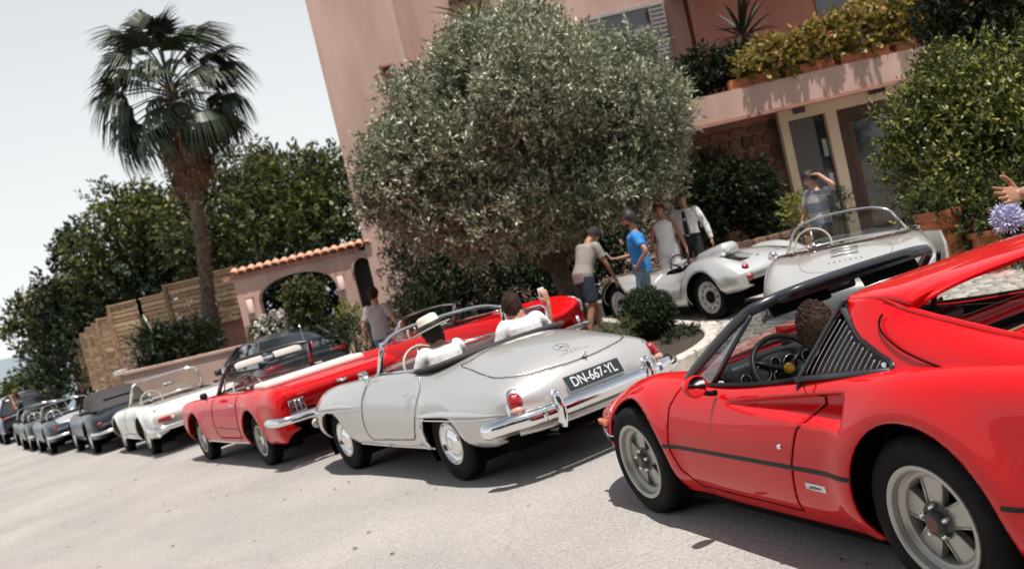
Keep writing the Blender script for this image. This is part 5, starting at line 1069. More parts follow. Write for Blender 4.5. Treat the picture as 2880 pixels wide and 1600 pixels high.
cv=spline([(.62,.69,.875),(.40,.60,.90),(.27,.36,.91),(.22,0,.915),(.27,-.36,.91),(.40,-.60,.90),(.62,-.69,.875)],5)
MB().tube(cv,.020,8,flat=.7).build('cockpit_trim',mat('brown_trim',(.05,.028,.02),.5),rt,smooth=True)
MB().tube([(.95,-.70,.85),(.70,-.71,.865),(.55,-.70,.875)],.018,8).tube([(.95,.70,.85),(.70,.71,.865),(.55,.70,.875)],.018,8).build('door_top_trim',BLK(),rt,smooth=True)
for k in range(7): q=Vector(cv[4+3*k]); MB().ball(q+Vector((-.02,0,.008)),.007,6,4).build('hood_stud',CHR(),rt)
q=Vector((1.12,.80,.86)); MB().ball(q,.055,14,8,(.7,1,1)).tube([q,q+Vector((0,-.04,-.06))],.010,8).build('wing_mirror',CHR(),rt,smooth=True)
# open right-hand door, swung out
dr=MB(); hinge=Vector((1.12,-.80,0)); ang=R(-58)
P=[(0,.80),(-.10,.81),(-.46,.82),(-.50,.68),(-.48,.45),(-.44,.34),(0,.34)]
dirv=Vector((math.cos(ang)*-1*-1,0,0)); dv=Vector((-math.cos(R(20)),-math.sin(R(20)),0)); nv=Vector((math.sin(R(20)),-math.cos(R(20)),0))
V=[hinge+dv*(-x)+Vector((0,0,z))+nv*(.0-.03*((z-.6)/.26)**2) for x,z in P]+[hinge+dv*(-x)+Vector((0,0,z))+nv*-.035 for x,z in P]
n=len(P); dr.add(V,[tuple(range(n)),tuple(range(n,2*n))[::-1]]+[(i,n+i,n+(i+1)%n,(i+1)%n) for i in range(n)]).build('open_door',SIL2,rt,smooth=False)
for s_ in (1,-1): q=b.onrear(s_*.60,.52,.0); lamp_round(rt,'tail_lamp',tuple(q),-1,.035,mat('red_lens',(.28,.004,.008),.12,coat=1))
_P=[(-.45,.84,.40),(-.72,.80,.40),(-.92,.62,.40),(-1.02,.34,.40),(-1.04,0,.40)]; _P+=[(x,-y,z) for x,y,z in _P[-2::-1]]
MB().tube(spline(_P,4),.040,8).build('rear_bumper',CHR(),rt,smooth=True)
# ---- modern closed cars
def closed_car(name,gx,gy,yaw,label,pm,k=1.0,ht=1.42,suv=False,group='modern cars parked by the hotel',spoiler=False):
    L1=3.75 if not suv else 3.85; wb=2.9; z0=.92 if not suv else 1.08; s0=.30 if not suv else .42
    hw=.93
    net=[row(-.95,(0,.6),(.3,.6),(.5,.6),(.62,.6),(.70,.6),(.72,.57),(.72,.53),(.70,.5),(.64,.45)),
     row(-1.02,(0,z0-.10),(.3,z0-.10),(.5,z0-.11),(.68,z0-.12),(.80,z0-.18),(.85,.68),(.85,.52),(.83,.42),(.77,s0+.02)),
     row(-.8,(0,z0+.02),(.3,z0+.02),(.55,z0+.01),(.74,z0-.01),(.86,z0-.10),(.91,.70),(.91,.52),(.89,.40),(.82,s0)),
     row(0,(0,z0+.04),(.3,z0+.04),(.58,z0+.03),(.78,z0+.0),(.89,z0-.12),(.935,.68),(.935,.50),(.91,.38),(.84,s0-.03)),
     row(1.4,(0,z0+.02),(.3,z0+.02),(.58,z0+.01),(.80,z0-.03),(.89,z0-.14),(.925,.66),(.93,.50),(.91,.38),(.84,s0-.03)),
     row(2.3,(0,z0-.0),(.3,z0-.0),(.58,z0-.02),(.78,z0-.06),(.88,z0-.17),(.93,.66),(.935,.50),(.91,.38),(.84,s0-.03)),
     row(wb,(0,z0-.10),(.3,z0-.11),(.55,z0-.12),(.74,z0-.12),(.87,z0-.22),(.935,.64),(.935,.50),(.91,.40),(.84,s0)),
     row(L1-.25,(0,z0-.24),(.28,z0-.25),(.50,z0-.26),(.66,z0-.27),(.78,.60),(.84,.54),(.84,.47),(.81,.40),(.73,s0+.02)),
     row(L1,(0,.52),(.2,.52),(.35,.52),(.46,.52),(.56,.50),(.60,.47),(.60,.44),(.57,.41),(.50,.38))]
    rt=car_root(name,gx,gy,yaw,label,group); b=Body(net,.05,.05,smooth=1); b.remember()
    rw=.36 if not suv else .39
    for s_ in (1,-1): b.cut(circ(wb,rw,rw+.045),'y',s_); b.cut(circ(0,rw,rw+.045),'y',s_)
    b.shape('body',b.F,pm,rt); wells(b,rt,[(wb,rw,rw+.045),(0,rw,rw+.045)],.45,.86)
    for s_ in (1,-1): make_wheel(rt,(wb,s_*.81,rw),s_,rw,.25,.22,'spoke',seg=28); make_wheel(rt,(0,s_*.81,rw),s_,rw,.25,.22,'spoke',seg=28)
    MB().box((wb/2,0,.34),(4.2,1.5,.18)).build('underbody',GAP(),rt)
    # greenhouse
    if suv: st=[(-.95,z0,z0+.0,.80),(-.80,z0+.3,ht-.08,.66),(-.5,z0+.4,ht,.64),(.6,z0+.4,ht+.02,.66),(1.3,z0+.4,ht-.02,.64),(2.15,z0-.02,z0+.0,.80)]
    else: st=[(-.75,z0,z0+.03,.74),(-.35,z0+.1,z0+.20,.68),(.2,z0+.3,ht-.06,.60),(.9,z0+.4,ht,.58),(1.35,z0+.4,ht-.03,.58),(2.25,z0,z0+.0,.76)]
    gn=[[(x,0,zt),(x,wv*.55,zt-.004),(x,wv*.86,zt-.02),(x,wv,zt-.055 if zt>z0+.1 else zt),(x,(wv+.86)/2,(zt+z0)/2 if zt>z0+.1 else zt-.01),(x,.86,z0-.04)] for x,_,zt,wv in st]
    g=Body(gn,.05,.04,smooth=1); g.remember()
    gl=mat('dark_window',(.012,.016,.02),.05,coat=1,spec=.8)
    g.shape('windows',g.F,gl,rt,thick=0)
    # roof skin and pillars in body colour
    xs=[s_[0] for s_ in st][2:5] if not suv else [s_[0] for s_ in st][1:5]
    rn=[]
    for x,_,zt,wv in (st[1:5] if suv else st[1:5]): rn.append([(x,0,zt+.008),(x,wv*.55,zt+.004),(x,wv*.86,zt-.012),(x,wv+.012,zt-.05)])
    r_=Body(rn,.06,.06,smooth=1); r_.shape('roof',r_.F,pm,rt,thick=.01)
    for s_ in (1,-1):
        for (xa,xb) in ((1.28,2.25),(.42,.34),(-.35,-.70)) if not suv else ((1.28,2.15),(.62,.56),(-.40,-.52),(-.85,-.95)):
            i=0; wa=.60
            MB().tube([(xa,s_*.61,ht-.06),( (xa+xb)/2,s_*.74,(ht+z0)/2-.02),(xb,s_*.855,z0-.02)],.028,6).build('pillar',pm,rt,smooth=True)
        MB().rbox((1.85,s_*.98,z0+.03),(.12,.20,.13),.04).build('door_mirror',pm,rt,smooth=True)
        MB().rbox((-.96,s_*.66,z0-.13),(.10,.34,.11),.03).build('tail_lamp',mat('red_lens',(.28,.004,.008),.12,coat=1),rt,smooth=True)
        MB().rbox((L1-.28,s_*.66,z0-.30),(.14,.28,.12),.03).build('head_lamp',mat('lamp_glass',(.7,.7,.7),.08,coat=1),rt,smooth=True)
        MB().tube([(2.1,s_*.872,z0-.03),(.6,s_*.88,z0-.03),(-.7,s_*.875,z0-.02)],.010,5).build('window_trim',CHR(),rt,smooth=True)
    if spoiler:
        MB().rbox((-.78,0,z0+.17),(.26,1.30,.035),.015).build('rear_spoiler',pm,rt,smooth=True)
        for s_ in (1,-1): MB().box((-.74,s_*.45,z0+.09),(.10,.03,.15)).build('spoiler_strut',pm,rt)
    MB().rbox((-1.03,0,.62),(.02,.52,.12),.005).build('number_plate',mat('plate_pale',(.6,.6,.58),.5),rt)
    return rt
closed_car('sedan',-4.75,20.6,R(121),'dark grey modern fastback with raised rear spoiler behind the red pony convertible',paint('slate_paint',(.02,.026,.03),metal=.3,rough=.3),spoiler=True)
gx,gy=gpt(-19.2,38.6)
closed_car('suv',gx,gy,R(121),'dark SUV at the far left end of the row of cars',paint('suv_grey',(.012,.014,.018),metal=.2,rough=.3),ht=1.72,suv=True)
# ================================================================ ground, sea
def asphalt_mat():
    m=bpy.data.materials.new('pale_asphalt'); m.use_nodes=True; t=m.node_tree; b=t.nodes['Principled BSDF']; b.inputs['Roughness'].default_value=.88; b.inputs['Specular IOR Level'].default_value=.3
    g=t.nodes.new('ShaderNodeTexCoord')
    v=t.nodes.new('ShaderNodeTexVoronoi'); v.inputs['Scale'].default_value=150; t.links.new(g.outputs['Object'],v.inputs['Vector'])
    r1=t.nodes.new('ShaderNodeValToRGB'); e=r1.color_ramp.elements; e[0].color=(.25,.235,.22,1); e[1].color=(.45,.425,.40,1); e[0].position=.0; e[1].position=.9
    n=t.nodes.new('ShaderNodeSeparateColor'); t.links.new(v.outputs['Color'],n.inputs[0]); t.links.new(n.outputs[0],r1.inputs[0])
    big=t.nodes.new('ShaderNodeTexNoise'); big.inputs['Scale'].default_value=.55; big.inputs['Detail'].default_value=5; t.links.new(g.outputs['Object'],big.inputs['Vector'])
    r2=t.nodes.new('ShaderNodeValToRGB'); r2.color_ramp.elements[0].color=(.84,.84,.85,1); r2.color_ramp.elements[1].color=(1.06,1.05,1.04,1); r2.color_ramp.elements[0].position=.35; r2.color_ramp.elements[1].position=.65; t.links.new(big.outputs[0],r2.inputs[0])
    mx=t.nodes.new('ShaderNodeMixRGB'); mx.blend_type='MULTIPLY'; mx.inputs[0].default_value=1; t.links.new(r1.outputs[0],mx.inputs[1]); t.links.new(r2.outputs[0],mx.inputs[2])
    # faint cracks and seams
    cr=t.nodes.new('ShaderNodeTexVoronoi'); cr.feature='DISTANCE_TO_EDGE'; cr.inputs['Scale'].default_value=.42; cr.inputs['Randomness'].default_value=1
    dn=t.nodes.new('ShaderNodeTexNoise'); dn.inputs['Scale'].default_value=2.2; t.links.new(g.outputs['Object'],dn.inputs['Vector']); vm=t.nodes.new('ShaderNodeMixRGB'); vm.inputs[0].default_value=.22; t.links.new(g.outputs['Object'],vm.inputs[1]); t.links.new(dn.outputs['Color'],vm.inputs[2]); t.links.new(vm.outputs[0],cr.inputs['Vector'])
    r3=t.nodes.new('ShaderNodeValToRGB'); r3.color_ramp.elements[0].color=(.62,.60,.58,1); r3.color_ramp.elements[1].color=(1,1,1,1); r3.color_ramp.elements[1].position=.006; t.links.new(cr.outputs['Distance'],r3.inputs[0])
    mx2=t.nodes.new('ShaderNodeMixRGB'); mx2.blend_type='MULTIPLY'; mx2.inputs[0].default_value=.25; t.links.new(mx.outputs[0],mx2.inputs[1]); t.links.new(r3.outputs[0],mx2.inputs[2]); t.links.new(mx2.outputs[0],b.inputs['Base Color'])
    bp=t.nodes.new('ShaderNodeBump'); bp.inputs['Strength'].default_value=.55; bp.inputs['Distance'].default_value=.006; t.links.new(n.outputs[1],bp.inputs['Height']); t.links.new(bp.outputs[0],b.inputs['Normal'])
    return m
xs=np.r_[np.arange(-46,-8,2.0),np.arange(-8,10,.4),np.arange(10,40,3.0)]; ys=np.r_[np.arange(-14,4,1.5),np.arange(4,22,.4),np.arange(22,52,2.5)]
def gh(x,y): return gz(x,y)-max(0,(-x-30))**1.3*.35-max(0,y-46)**1.5*.5
V=[(x,y,gh(x,y)) for y in ys for x in xs]; n=len(xs)
F=[(j*n+i,j*n+i+1,(j+1)*n+i+1,(j+1)*n+i) for j in range(len(ys)-1) for i in range(n-1)]
g=finish('drive',V,F,asphalt_mat()); g['kind']='structure'
# hillside that falls away to the sea
hm=mat('scrub_ground',(.08,.075,.045),.9,col2=(.05,.07,.03),nscale=.3)
V=[];nx=40;ny=30
for j in range(ny):
    for i in range(nx):
        x=-260+560*i/(nx-1); y=30+300*j/(ny-1); z=gplane(max(-40,min(40,x)),50)-.6-.14*max(0,y-48)-.16*max(0,-x-34)+1.5*math.sin(x*.05)*math.cos(y*.04)+.10*max(0,x+5)*min(1,max(0,(y-40)/40)); V.append((x,y,z-(0 if y>49 or x<-42 else 3)))
finish('hillside',V,[(j*nx+i,j*nx+i+1,(j+1)*nx+i+1,(j+1)*nx+i) for j in range(ny-1) for i in range(nx-1)],hm)['kind']='structure'
MB().box((0,2000,-44),(9000,4000,2)).build('sea',mat('sea_water',(.035,.09,.12),.22,bump=.6,bscale=.15))['kind']='structure'
# motor yacht out at sea
bt=empty('yacht',at(18,1076,900)*1.0,R(20),'white motor yacht out on the pale sea at far left','boat')
h=MB(); pr=[(-9,1.2),(-9,2.6),(4,3.0),(10,3.6),(7,.2),(-8.5,.2)]
h.prism(pr,4,o=(0,-2,0)).build('hull',mat('boat_white',(.8,.8,.8),.4),bt); MB().box((-1,0,3.6),(9,3,1.6),taper=.8).build('cabin',mat('boat_white',(.8,.8,.8),.4),bt)
bt.location.z=-43.2
# ================================================================ cobbled court
cm=[mat('cobble_a',(.40,.37,.33),.85,noise=.25,nscale=12,bump=.4,bscale=50),mat('cobble_b',(.50,.46,.41),.85,noise=.25,nscale=12,bump=.4,bscale=50),mat('cobble_c',(.32,.29,.26),.85,noise=.25,nscale=12,bump=.4,bscale=50)]
BED=[(1.35,10.35),(1.75,10.75),(2.08,11.5),(2.18,12.3),(2.05,13.2),(1.6,14.4),(1.30,15.6),(1.35,17),(1.45,18.5),(.6,19.2),(.05,17.8),(.25,15.9),(.80,14.6),(1.0,13),(1.02,11.6),(1.12,10.6)]
def inpoly(x,y,P):
    c=False
    for (x0,y0),(x1,y1) in zip(P,P[1:]+P[:1]):
        if (y0>y)!=(y1>y) and x<(x1-x0)*(y-y0)/(y1-y0)+x0: c=not c
    return c
court=finish('court',[(1.55,8.7,COURT-.012),(13,8.7,COURT-.012),(13,21.9,COURT-.012),(1.0,21.9,COURT-.012),(1.0,14,COURT-.012),(2.0,10.5,COURT-.012)],[(0,1,2,3,4,5)],mat('joint_sand',(.17,.155,.13),.95)); court['kind']='structure'
court.location.z=.006
proto=[]
def sett(w,l,h,j,rr):
    x,y=w/2,l/2; a=.012; V=[(-x,-y,0),(x,-y,0),(x,y,0),(-x,y,0),(-x*.97,-y*.97,h-.008),(x*.97,-y*.97,h-.008+rr.uniform(-.002,.002)),(x*.97,y*.97,h-.008),(-x*.97,y*.97,h-.008),(-x+a,-y+a,h),(x-a,-y+a,h+rr.uniform(-.003,.003)),(x-a,y-a,h),(-x+a,y-a,h+rr.uniform(-.003,.003))]
    return V,[(0,1,5,4),(1,2,6,5),(2,3,7,6),(3,0,4,7),(4,5,9,8),(5,6,10,9),(6,7,11,10),(7,4,8,11),(8,9,10,11)]
cells=[]
y=8.75; row_=0
while y<21.8:
    l=.125; x=1.05+(row_%2)*.08
    while x<12.8:
        w_=rnd.uniform(.13,.21); cx=x+w_/2
        lim=1.55+max(0,(10.5-y))*-.0
        xmin=1.6 if y<9.5 else (2.0 if y<14 else 1.1)
        if cx>xmin and not inpoly(cx,y,BED) and not (y>19.9 and cx<9): cells.append((cx,y+l/2,w_-.012,l-.012))
        x+=w_
    y+=l; row_+=1
def vis(c):
    v=Vector((c[0],c[1],COURT))-CAMP; d=v.dot(fx); px=1440+2852.4*v.dot(rx)/d; py=800-2852.4*v.dot(ux)/d
    return (2620<px<2880 and 600<py<980) or (1860<px<2060 and 900<py<1000)
near=[c for c in cells if vis(c)]; near.sort(key=lambda c:c[1]); near=near[:290]; ns=set(near)
pr=[]
for k in range(6):
    V,F=sett(.16,.113,.03,0,rnd); o=finish('paving_stone',V,F,cm[k%3],court,smooth=False); pr.append(o)
for i,c in enumerate(near):
    o=pr[i] if i<6 else pr[i%6].copy()
    if i>=6: C.objects.link(o); o.parent=court
    o.location=(c[0],c[1],COURT-.012+rnd.uniform(-.004,.004)); o.scale=(c[2]/.16,1,1); o.rotation_euler=(0,0,rnd.uniform(-.03,.03))
for k in range(3):
    V=[];F=[]
    for i,c in enumerate(cells):
        if c in ns or i%3!=k: continue
        v,f=sett(c[2],c[3],.03,0,rnd); o=len(V); zz=COURT-.008+rnd.uniform(-.005,.005); V+=[(a+c[0],b_+c[1],z+zz) for a,b_,z in v]; F+=[tuple(q+o for q in ff) for ff in f]
    o=finish('paving_stones',V,F,cm[k],court,smooth=False); o['kind']='stuff'
# kerb round the planting bed: separate stones
kerb=empty('stone_kerb',(0,0,0),0,'pale stone kerb curving round the planting bed under the olive tree','kerb')
kp=[np.array(q) for q in spline(BED,10,closed=True)]; kp.append(kp[0]); acc=0; cur=[kp[0]]
kmat=mat('kerb_stone',(.50,.46,.41),.8,noise=.18,nscale=9,bump=.35,bscale=30)
for a,b_ in zip(kp[:-1],kp[1:]):
    acc+=np.hypot(*(b_-a)); cur.append(b_)
    if acc>.42:
        V=[];F=[]
        for k,q in enumerate((cur[0]*.985+cur[-1]*.015,(cur[0]+cur[-1])/2*.0+cur[len(cur)//2],cur[0]*.015+cur[-1]*.985)):
            t=cur[-1]-cur[0]; t=t/np.hypot(*t); nn=np.array([t[1],-t[0]]); z0=gz(*q)-.05; ht=z0+.05+.15
            for off,z in ((.075,z0),(.075,ht-.02),(.055,ht),(-.055,ht),(-.075,ht-.02),(-.075,z0)): V.append((q[0]+nn[0]*off,q[1]+nn[1]*off,z))
        for k in range(2):
            for m_ in range(5): F.append((k*6+m_,(k+1)*6+m_,(k+1)*6+m_+1,k*6+m_+1))
        F+=[(0,1,2,3,4,5),(17,16,15,14,13,12)]; finish('kerb_block',V,F,kmat,kerb,smooth=False); cur=[b_]; acc=0
V=[(x,y,gz(x,y)+.09) for x,y in [tuple(q) for q in kp[:-1:3]]]; bed=finish('planting_bed',V,[tuple(range(len(V)))],mat('bed_soil',(.045,.032,.022),.95,noise=.4,nscale=25,bump=.8,bscale=40)); bed['kind']='structure'
# ================================================================ foliage
def leafmat(name,c1,c2,c3=None,trans=.25,rough=.5,spec=.4):
    if name in MATS: return MATS[name]
    m=bpy.data.materials.new(name); m.use_nodes=True; t=m.node_tree; b=t.nodes['Principled BSDF']; o=t.nodes['Material Output']
    ge=t.nodes.new('ShaderNodeNewGeometry'); r=t.nodes.new('ShaderNodeValToRGB'); t.links.new(ge.outputs['Random Per Island'],r.inputs[0])
    r.color_ramp.elements[0].color=(*c1,1); r.color_ramp.elements[1].color=(*c2,1); r.color_ramp.elements[1].position=.8
    if c3: e=r.color_ramp.elements.new(.94); e.color=(*c3,1)
    b.inputs['Roughness'].default_value=rough; b.inputs['Specular IOR Level'].default_value=spec
    tr=t.nodes.new('ShaderNodeBsdfTranslucent'); mx=t.nodes.new('ShaderNodeMixShader'); mx.inputs[0].default_value=trans
    t.links.new(r.outputs[0],b.inputs['Base Color']); t.links.new(r.outputs[0],tr.inputs[0]); t.links.new(b.outputs[0],mx.inputs[1]); t.links.new(tr.outputs[0],mx.inputs[2]); t.links.new(mx.outputs[0],o.inputs[0])
    MATS[name]=m; return m
def leaves(blobs,n,size,aspect=.4,twig=12,tl=.2,shell=.22,up=.35,seed=1,jit=.35,flat_bottom=None,lump=0):
    """rhombic leaves gathered on short twigs through a union of ellipsoids (x,y,z,rx,ry,rz)"""
    g=np.random.default_rng(seed); B=np.array(blobs,float)
    if lump:
        ex=[]
        for b in B:
            for _ in range(lump):
                d=g.normal(size=3); d[2]=abs(d[2])*.8-.15; d/=np.linalg.norm(d); f=g.uniform(.20,.50); ex.append([*(b[:3]+d*b[3:6]*g.uniform(.78,1.08)),*(b[3:6]*f)])
        B=np.vstack([B,np.array(ex)])
    wt=(B[:,3]*B[:,4]+B[:,4]*B[:,5]+B[:,3]*B[:,5]); wt/=wt.sum(); nt_=max(1,n//twig)
    bi=g.choice(len(B),nt_,p=wt); d=g.normal(size=(nt_,3)); d/=np.linalg.norm(d,axis=1,keepdims=True); rr=1-np.abs(g.normal(0,shell,nt_)); rr=np.clip(rr,.05,1)+g.uniform(-.04,.05,nt_)
    c=B[bi,:3]+d*rr[:,None]*B[bi,3:6]
    td=d*.9+g.normal(0,.55,(nt_,3))+np.array([0,0,up]); td/=np.linalg.norm(td,axis=1,keepdims=True)
    T=np.repeat(td,twig,0); P=np.repeat(c,twig,0)+T*(g.uniform(-.2,1,(nt_*twig,1))*tl); L=T*.6+g.normal(0,.6,T.shape); L/=np.linalg.norm(L,axis=1,keepdims=True)
    S=np.cross(L,g.normal(0,.62,size=L.shape)+np.array([0,0,1.0])); S/=np.linalg.norm(S,axis=1,keepdims=True)+1e-9; s=size*g.uniform(1-jit,1+jit,(len(P),1))
    V=np.stack([P,P+L*s*.5+S*s*aspect*.5,P+L*s,P+L*s*.5-S*s*aspect*.5],1)
    if flat_bottom is not None: V=V[(V[:,:,2]>flat_bottom).all(1)]
    k=len(V); return V.reshape(-1,3),np.arange(k*4).reshape(k,4)
def limbs(parent,base,blobs,r0,m,name='trunk',fork=None,lean=(0,0),nb=7,seed=3):
    g=random.Random(seed); b=Vector(base); top=Vector(fork) if fork else Vector(base)+Vector((lean[0],lean[1],1.5))
    mb=MB(); mid=(b+top)/2+Vector((g.uniform(-.1,.1)*r0*4,0,0)); mb.tube(spline([b,mid,top],5),[r0*1.35]+[r0*(1.05-.03*k) for k in range(9)]+[r0*.8],10)
    for k in range(nb):
        q=blobs[k%len(blobs)]; e=Vector(q[:3])+Vector((g.uniform(-.5,.5)*q[3],g.uniform(-.5,.5)*q[4],g.uniform(-.2,.5)*q[5])); s0=b.lerp(top,g.uniform(.75,1))
        mid=s0.lerp(e,.5)+Vector((g.uniform(-.2,.2),g.uniform(-.2,.2),g.uniform(0,.2)))*r0*4
        P=spline([s0,mid,e],5); mb.tube(P,[r0*.55*(1-i/len(P))+.012 for i in range(len(P))],7)
    return mb.build(name,m,parent,smooth=True)
bark=mat('bark',(.085,.062,.045),.9,noise=.35,nscale=9,bump=.9,bscale=22)
def tree(name,label,base,blobs,n,size,lm,r0=.16,group=None,cat='tree',fork=None,seed=1,**k):
    t=empty(name,base,0,label,cat,group); inv=Vector(base)
    bl=[(x-inv.x,y-inv.y,z-inv.z,a,b_,c) for x,y,z,a,b_,c in blobs]
    fk=tuple(Vector(fork)-inv) if fork else None
    limbs(t,(0,0,0),bl,r0,bark,fork=fk,seed=seed)
    V,F=leaves(bl,n,size,seed=seed,**k); quick('crown',V,F,lm,t); return t
def bush(name,label,blobs,n,size,lm,group=None,cat='shrub',seed=1,stem=True,base=None,**k):
    x,y=(base[:2] if base else (blobs[0][0],blobs[0][1])); z=base[2] if base else gz(x,y); t=empty(name,(x,y,z),0,label,cat,group)
    bl=[(a-x,b_-y,c-z,d,e,f) for a,b_,c,d,e,f in blobs]
    if stem:
        mb=MB(); g=random.Random(seed)
        for q in range(5): e=bl[q%len(bl)]; mb.tube([(g.uniform(-.06,.06),g.uniform(-.06,.06),0),(e[0]*.5,e[1]*.5,max(.05,e[2]*.5)),(e[0]+g.uniform(-.4,.4)*e[3],e[1]+g.uniform(-.4,.4)*e[4],e[2])],[.03,.022,.01],6)
        mb.build('stem',bark,t,smooth=True)
    V,F=leaves(bl,n,size,seed=seed,**k); quick('foliage',V,F,lm,t); return t
# olive
OL=leafmat('olive_leaf',(.045,.060,.028),(.36,.37,.25),(.62,.62,.47),trans=.10,rough=.45,spec=.35)
def bb(px,py,D,r,ry=None,rz=None): q=at(px,py,D); return (q.x,q.y,q.z,r,ry or r,rz or r)
blobs=[bb(1470,400,17.4,2.15,2.0,1.75),bb(1250,480,17.2,1.35,1.3,1.2),bb(1150,540,17.3,.8,.9,.8),bb(1700,380,17.4,1.35,1.4,1.25),bb(1770,480,17.3,1.0,1.1,.85),bb(1420,190,17.5,1.15,1.2,1.0),bb(1600,240,17.4,1.1,1.1,.95),bb(1250,310,17.4,1.0,1.0,.85),bb(1470,620,16.9,1.6,1.6,.72),bb(1260,610,17.1,.9,.9,.55),bb(1690,560,17,1.0,1.1,.55),bb(1480,90,17.6,.55,.6,.5),bb(1110,400,17.4,.42,.5,.35),bb(1820,330,17.4,.75,.7,.65),bb(1780,170,17.5,.4,.4,.4),bb(1085,560,17.4,.5,.5,.45)]
tb=at(1632,905,17.4)
base=Vector((tb.x,tb.y,gz(tb.x,tb.y)-.02))
blobs=[(a,b_,c+(.06 if c<2.2 else 0),d*.93,e*.93,f*.93) for a,b_,c,d,e,f in blobs]
tree('olive_tree','large round silver-leaved olive tree standing in the kerbed bed before the pink hotel',base,blobs,250000,.092,OL,r0=.19,fork=at(1560,735,17.4),twig=16,tl=.30,shell=.24,aspect=.30,seed=5,up=.5,lump=3)
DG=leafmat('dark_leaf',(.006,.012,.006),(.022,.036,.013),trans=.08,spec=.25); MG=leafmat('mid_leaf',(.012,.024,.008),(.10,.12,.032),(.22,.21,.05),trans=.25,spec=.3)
YG=leafmat('yellow_leaf',(.06,.08,.015),(.24,.25,.05),(.36,.30,.06),trans=.3); BG=leafmat('broad_leaf',(.010,.020,.007),(.10,.11,.038),(.26,.22,.09),trans=.22,spec=.3)
# background trees
def bgtree(label,pts,D,base_px,n,size,lm,seed,r0=.22,group='trees behind the fence and gate wall'):
    bl=[bb(x,y,D+dd,r,r,r*.85) for x,y,r,dd in pts]; q=at(base_px[0],base_px[1],D); z=gh(q.x,q.y) if q.x>-46 else q.z
    return tree('tree',label,Vector((q.x,q.y,min(z,bl[0][2]-bl[0][5]-.5))),bl,n,size,lm,r0=r0,group=group,seed=seed,twig=10,tl=.5,shell=.22,aspect=.5,jit=.4,lump=5,fork=Vector(bl[0][:3])-Vector((0,0,bl[0][5]*.4)))
bgtree('sparse grey-green tree hanging over the sea at the far left',[(90,880,.95,0),(35,945,.5,0),(140,850,.9,0),(60,985,.3,0),(165,930,1.0,0)],44,(150,1080),5200,.22,BG,11)
bgtree('dark tree with a feathery top left of the yellowish tree',[(245,815,1.25,0),(215,715,.75,0),(190,1010,1.0,.5),(250,900,1.5,0),(190,890,1.1,0),(220,660,.45,0)],43,(200,1080),15000,.22,DG,12)
bgtree('broad tree with a yellow-green crown behind the wooden fence',[(400,680,2.4,0),(340,650,1.6,0),(460,700,1.8,0),(380,600,1.1,0),(330,780,2.0,0),(470,620,1.0,0)],41,(400,960),17000,.2,MG,13)
bush('tree_sunlit_tint','top of the broad tree behind the fence, its sunlight put into yellow-green leaf colour',[bb(400,590,40.6,.9,.9,.5),bb(450,625,40.5,.8,.8,.5)],1800,.2,YG,stem=False,seed=14,cat='tree',base=tuple(at(400,610,40.6)))  # extra leaves in a yellower colour stand for sunlight on the crown top
bgtree('tall dark tree rising between palm trunk and pink tower',[(700,640,2.6,0),(640,520,1.5,0),(760,560,1.8,0),(690,470,1.0,0),(600,560,1.2,0),(740,720,2.4,0),(640,700,2.2,0)],38,(690,900),22000,.2,BG,15)
bgtree('bushy tree with bronze tips beside the tower edge',[(880,600,2.2,0),(930,540,1.5,0),(830,520,1.4,0),(960,660,1.6,0),(860,700,2.0,0),(800,640,1.5,0)],36,(880,860),17000,.2,MG,16)
bgtree('low dark tree filling the gap under the fence trees',[(560,800,2.0,0),(460,830,1.8,0),(330,880,1.8,0),(240,1010,1.9,0),(620,780,1.5,0)],40,(460,950),14000,.22,DG,17)
bgtree('round olive-green tree low on the far left horizon',[(95,1105,1.3,0),(60,1120,1.0,0),(130,1110,1.0,0)],52,(95,1140),3500,.25,MG,18,r0=.12)
bgtree('small dark tree at the left picture edge',[(25,1150,.7,0),(10,1165,.7,0)],58,(20,1180),1200,.25,DG,19,r0=.1)
# fan palm
pm=empty('palm_tree',(0,0,0),0,'tall fan palm with shaggy brown skirt rising beside the row of cars','palm tree')
pb=at(617,1080,26); pb.z=gz(pb.x,pb.y); pm.location=pb; ptop=at(476,238,26)-pb; m1=at(592,900,26)-pb; m2=at(556,600,26)-pb
P=spline([(0,0,-.1),m1,m2,ptop],12); V=[]
rad=[(.235-.02*min(1,i/12)+(0.03*(1-i/14) if i<14 else 0)) if i<14 else .185-.0010*i+.014*((i%2)) for i in range(len(P))]
MB().tube(P,rad,16).build('trunk',mat('palm_bark',(.11,.075,.055),.9,noise=.45,nscale=7,bump=1,bscale=16),pm,smooth=True)
sc=MB()   # leaf scars
for i in range(150):
    t=.22+.76*i/150; q=Vector(P[int(t*(len(P)-1))]); a=i*2.4; r_=.165; d=Vector((math.cos(a),math.sin(a),0)); sc.box(q+d*r_+Vector((0,0,rnd.uniform(-.06,.06))),(.10,.10,.05),rot=Matrix.Rotation(a,3,'Z')@Matrix.Rotation(R(-35),3,'Y'))
sc.build('leaf_scars',mat('palm_scar',(.14,.10,.075),.9,noise=.4,nscale=12),pm)['kind']='stuff'
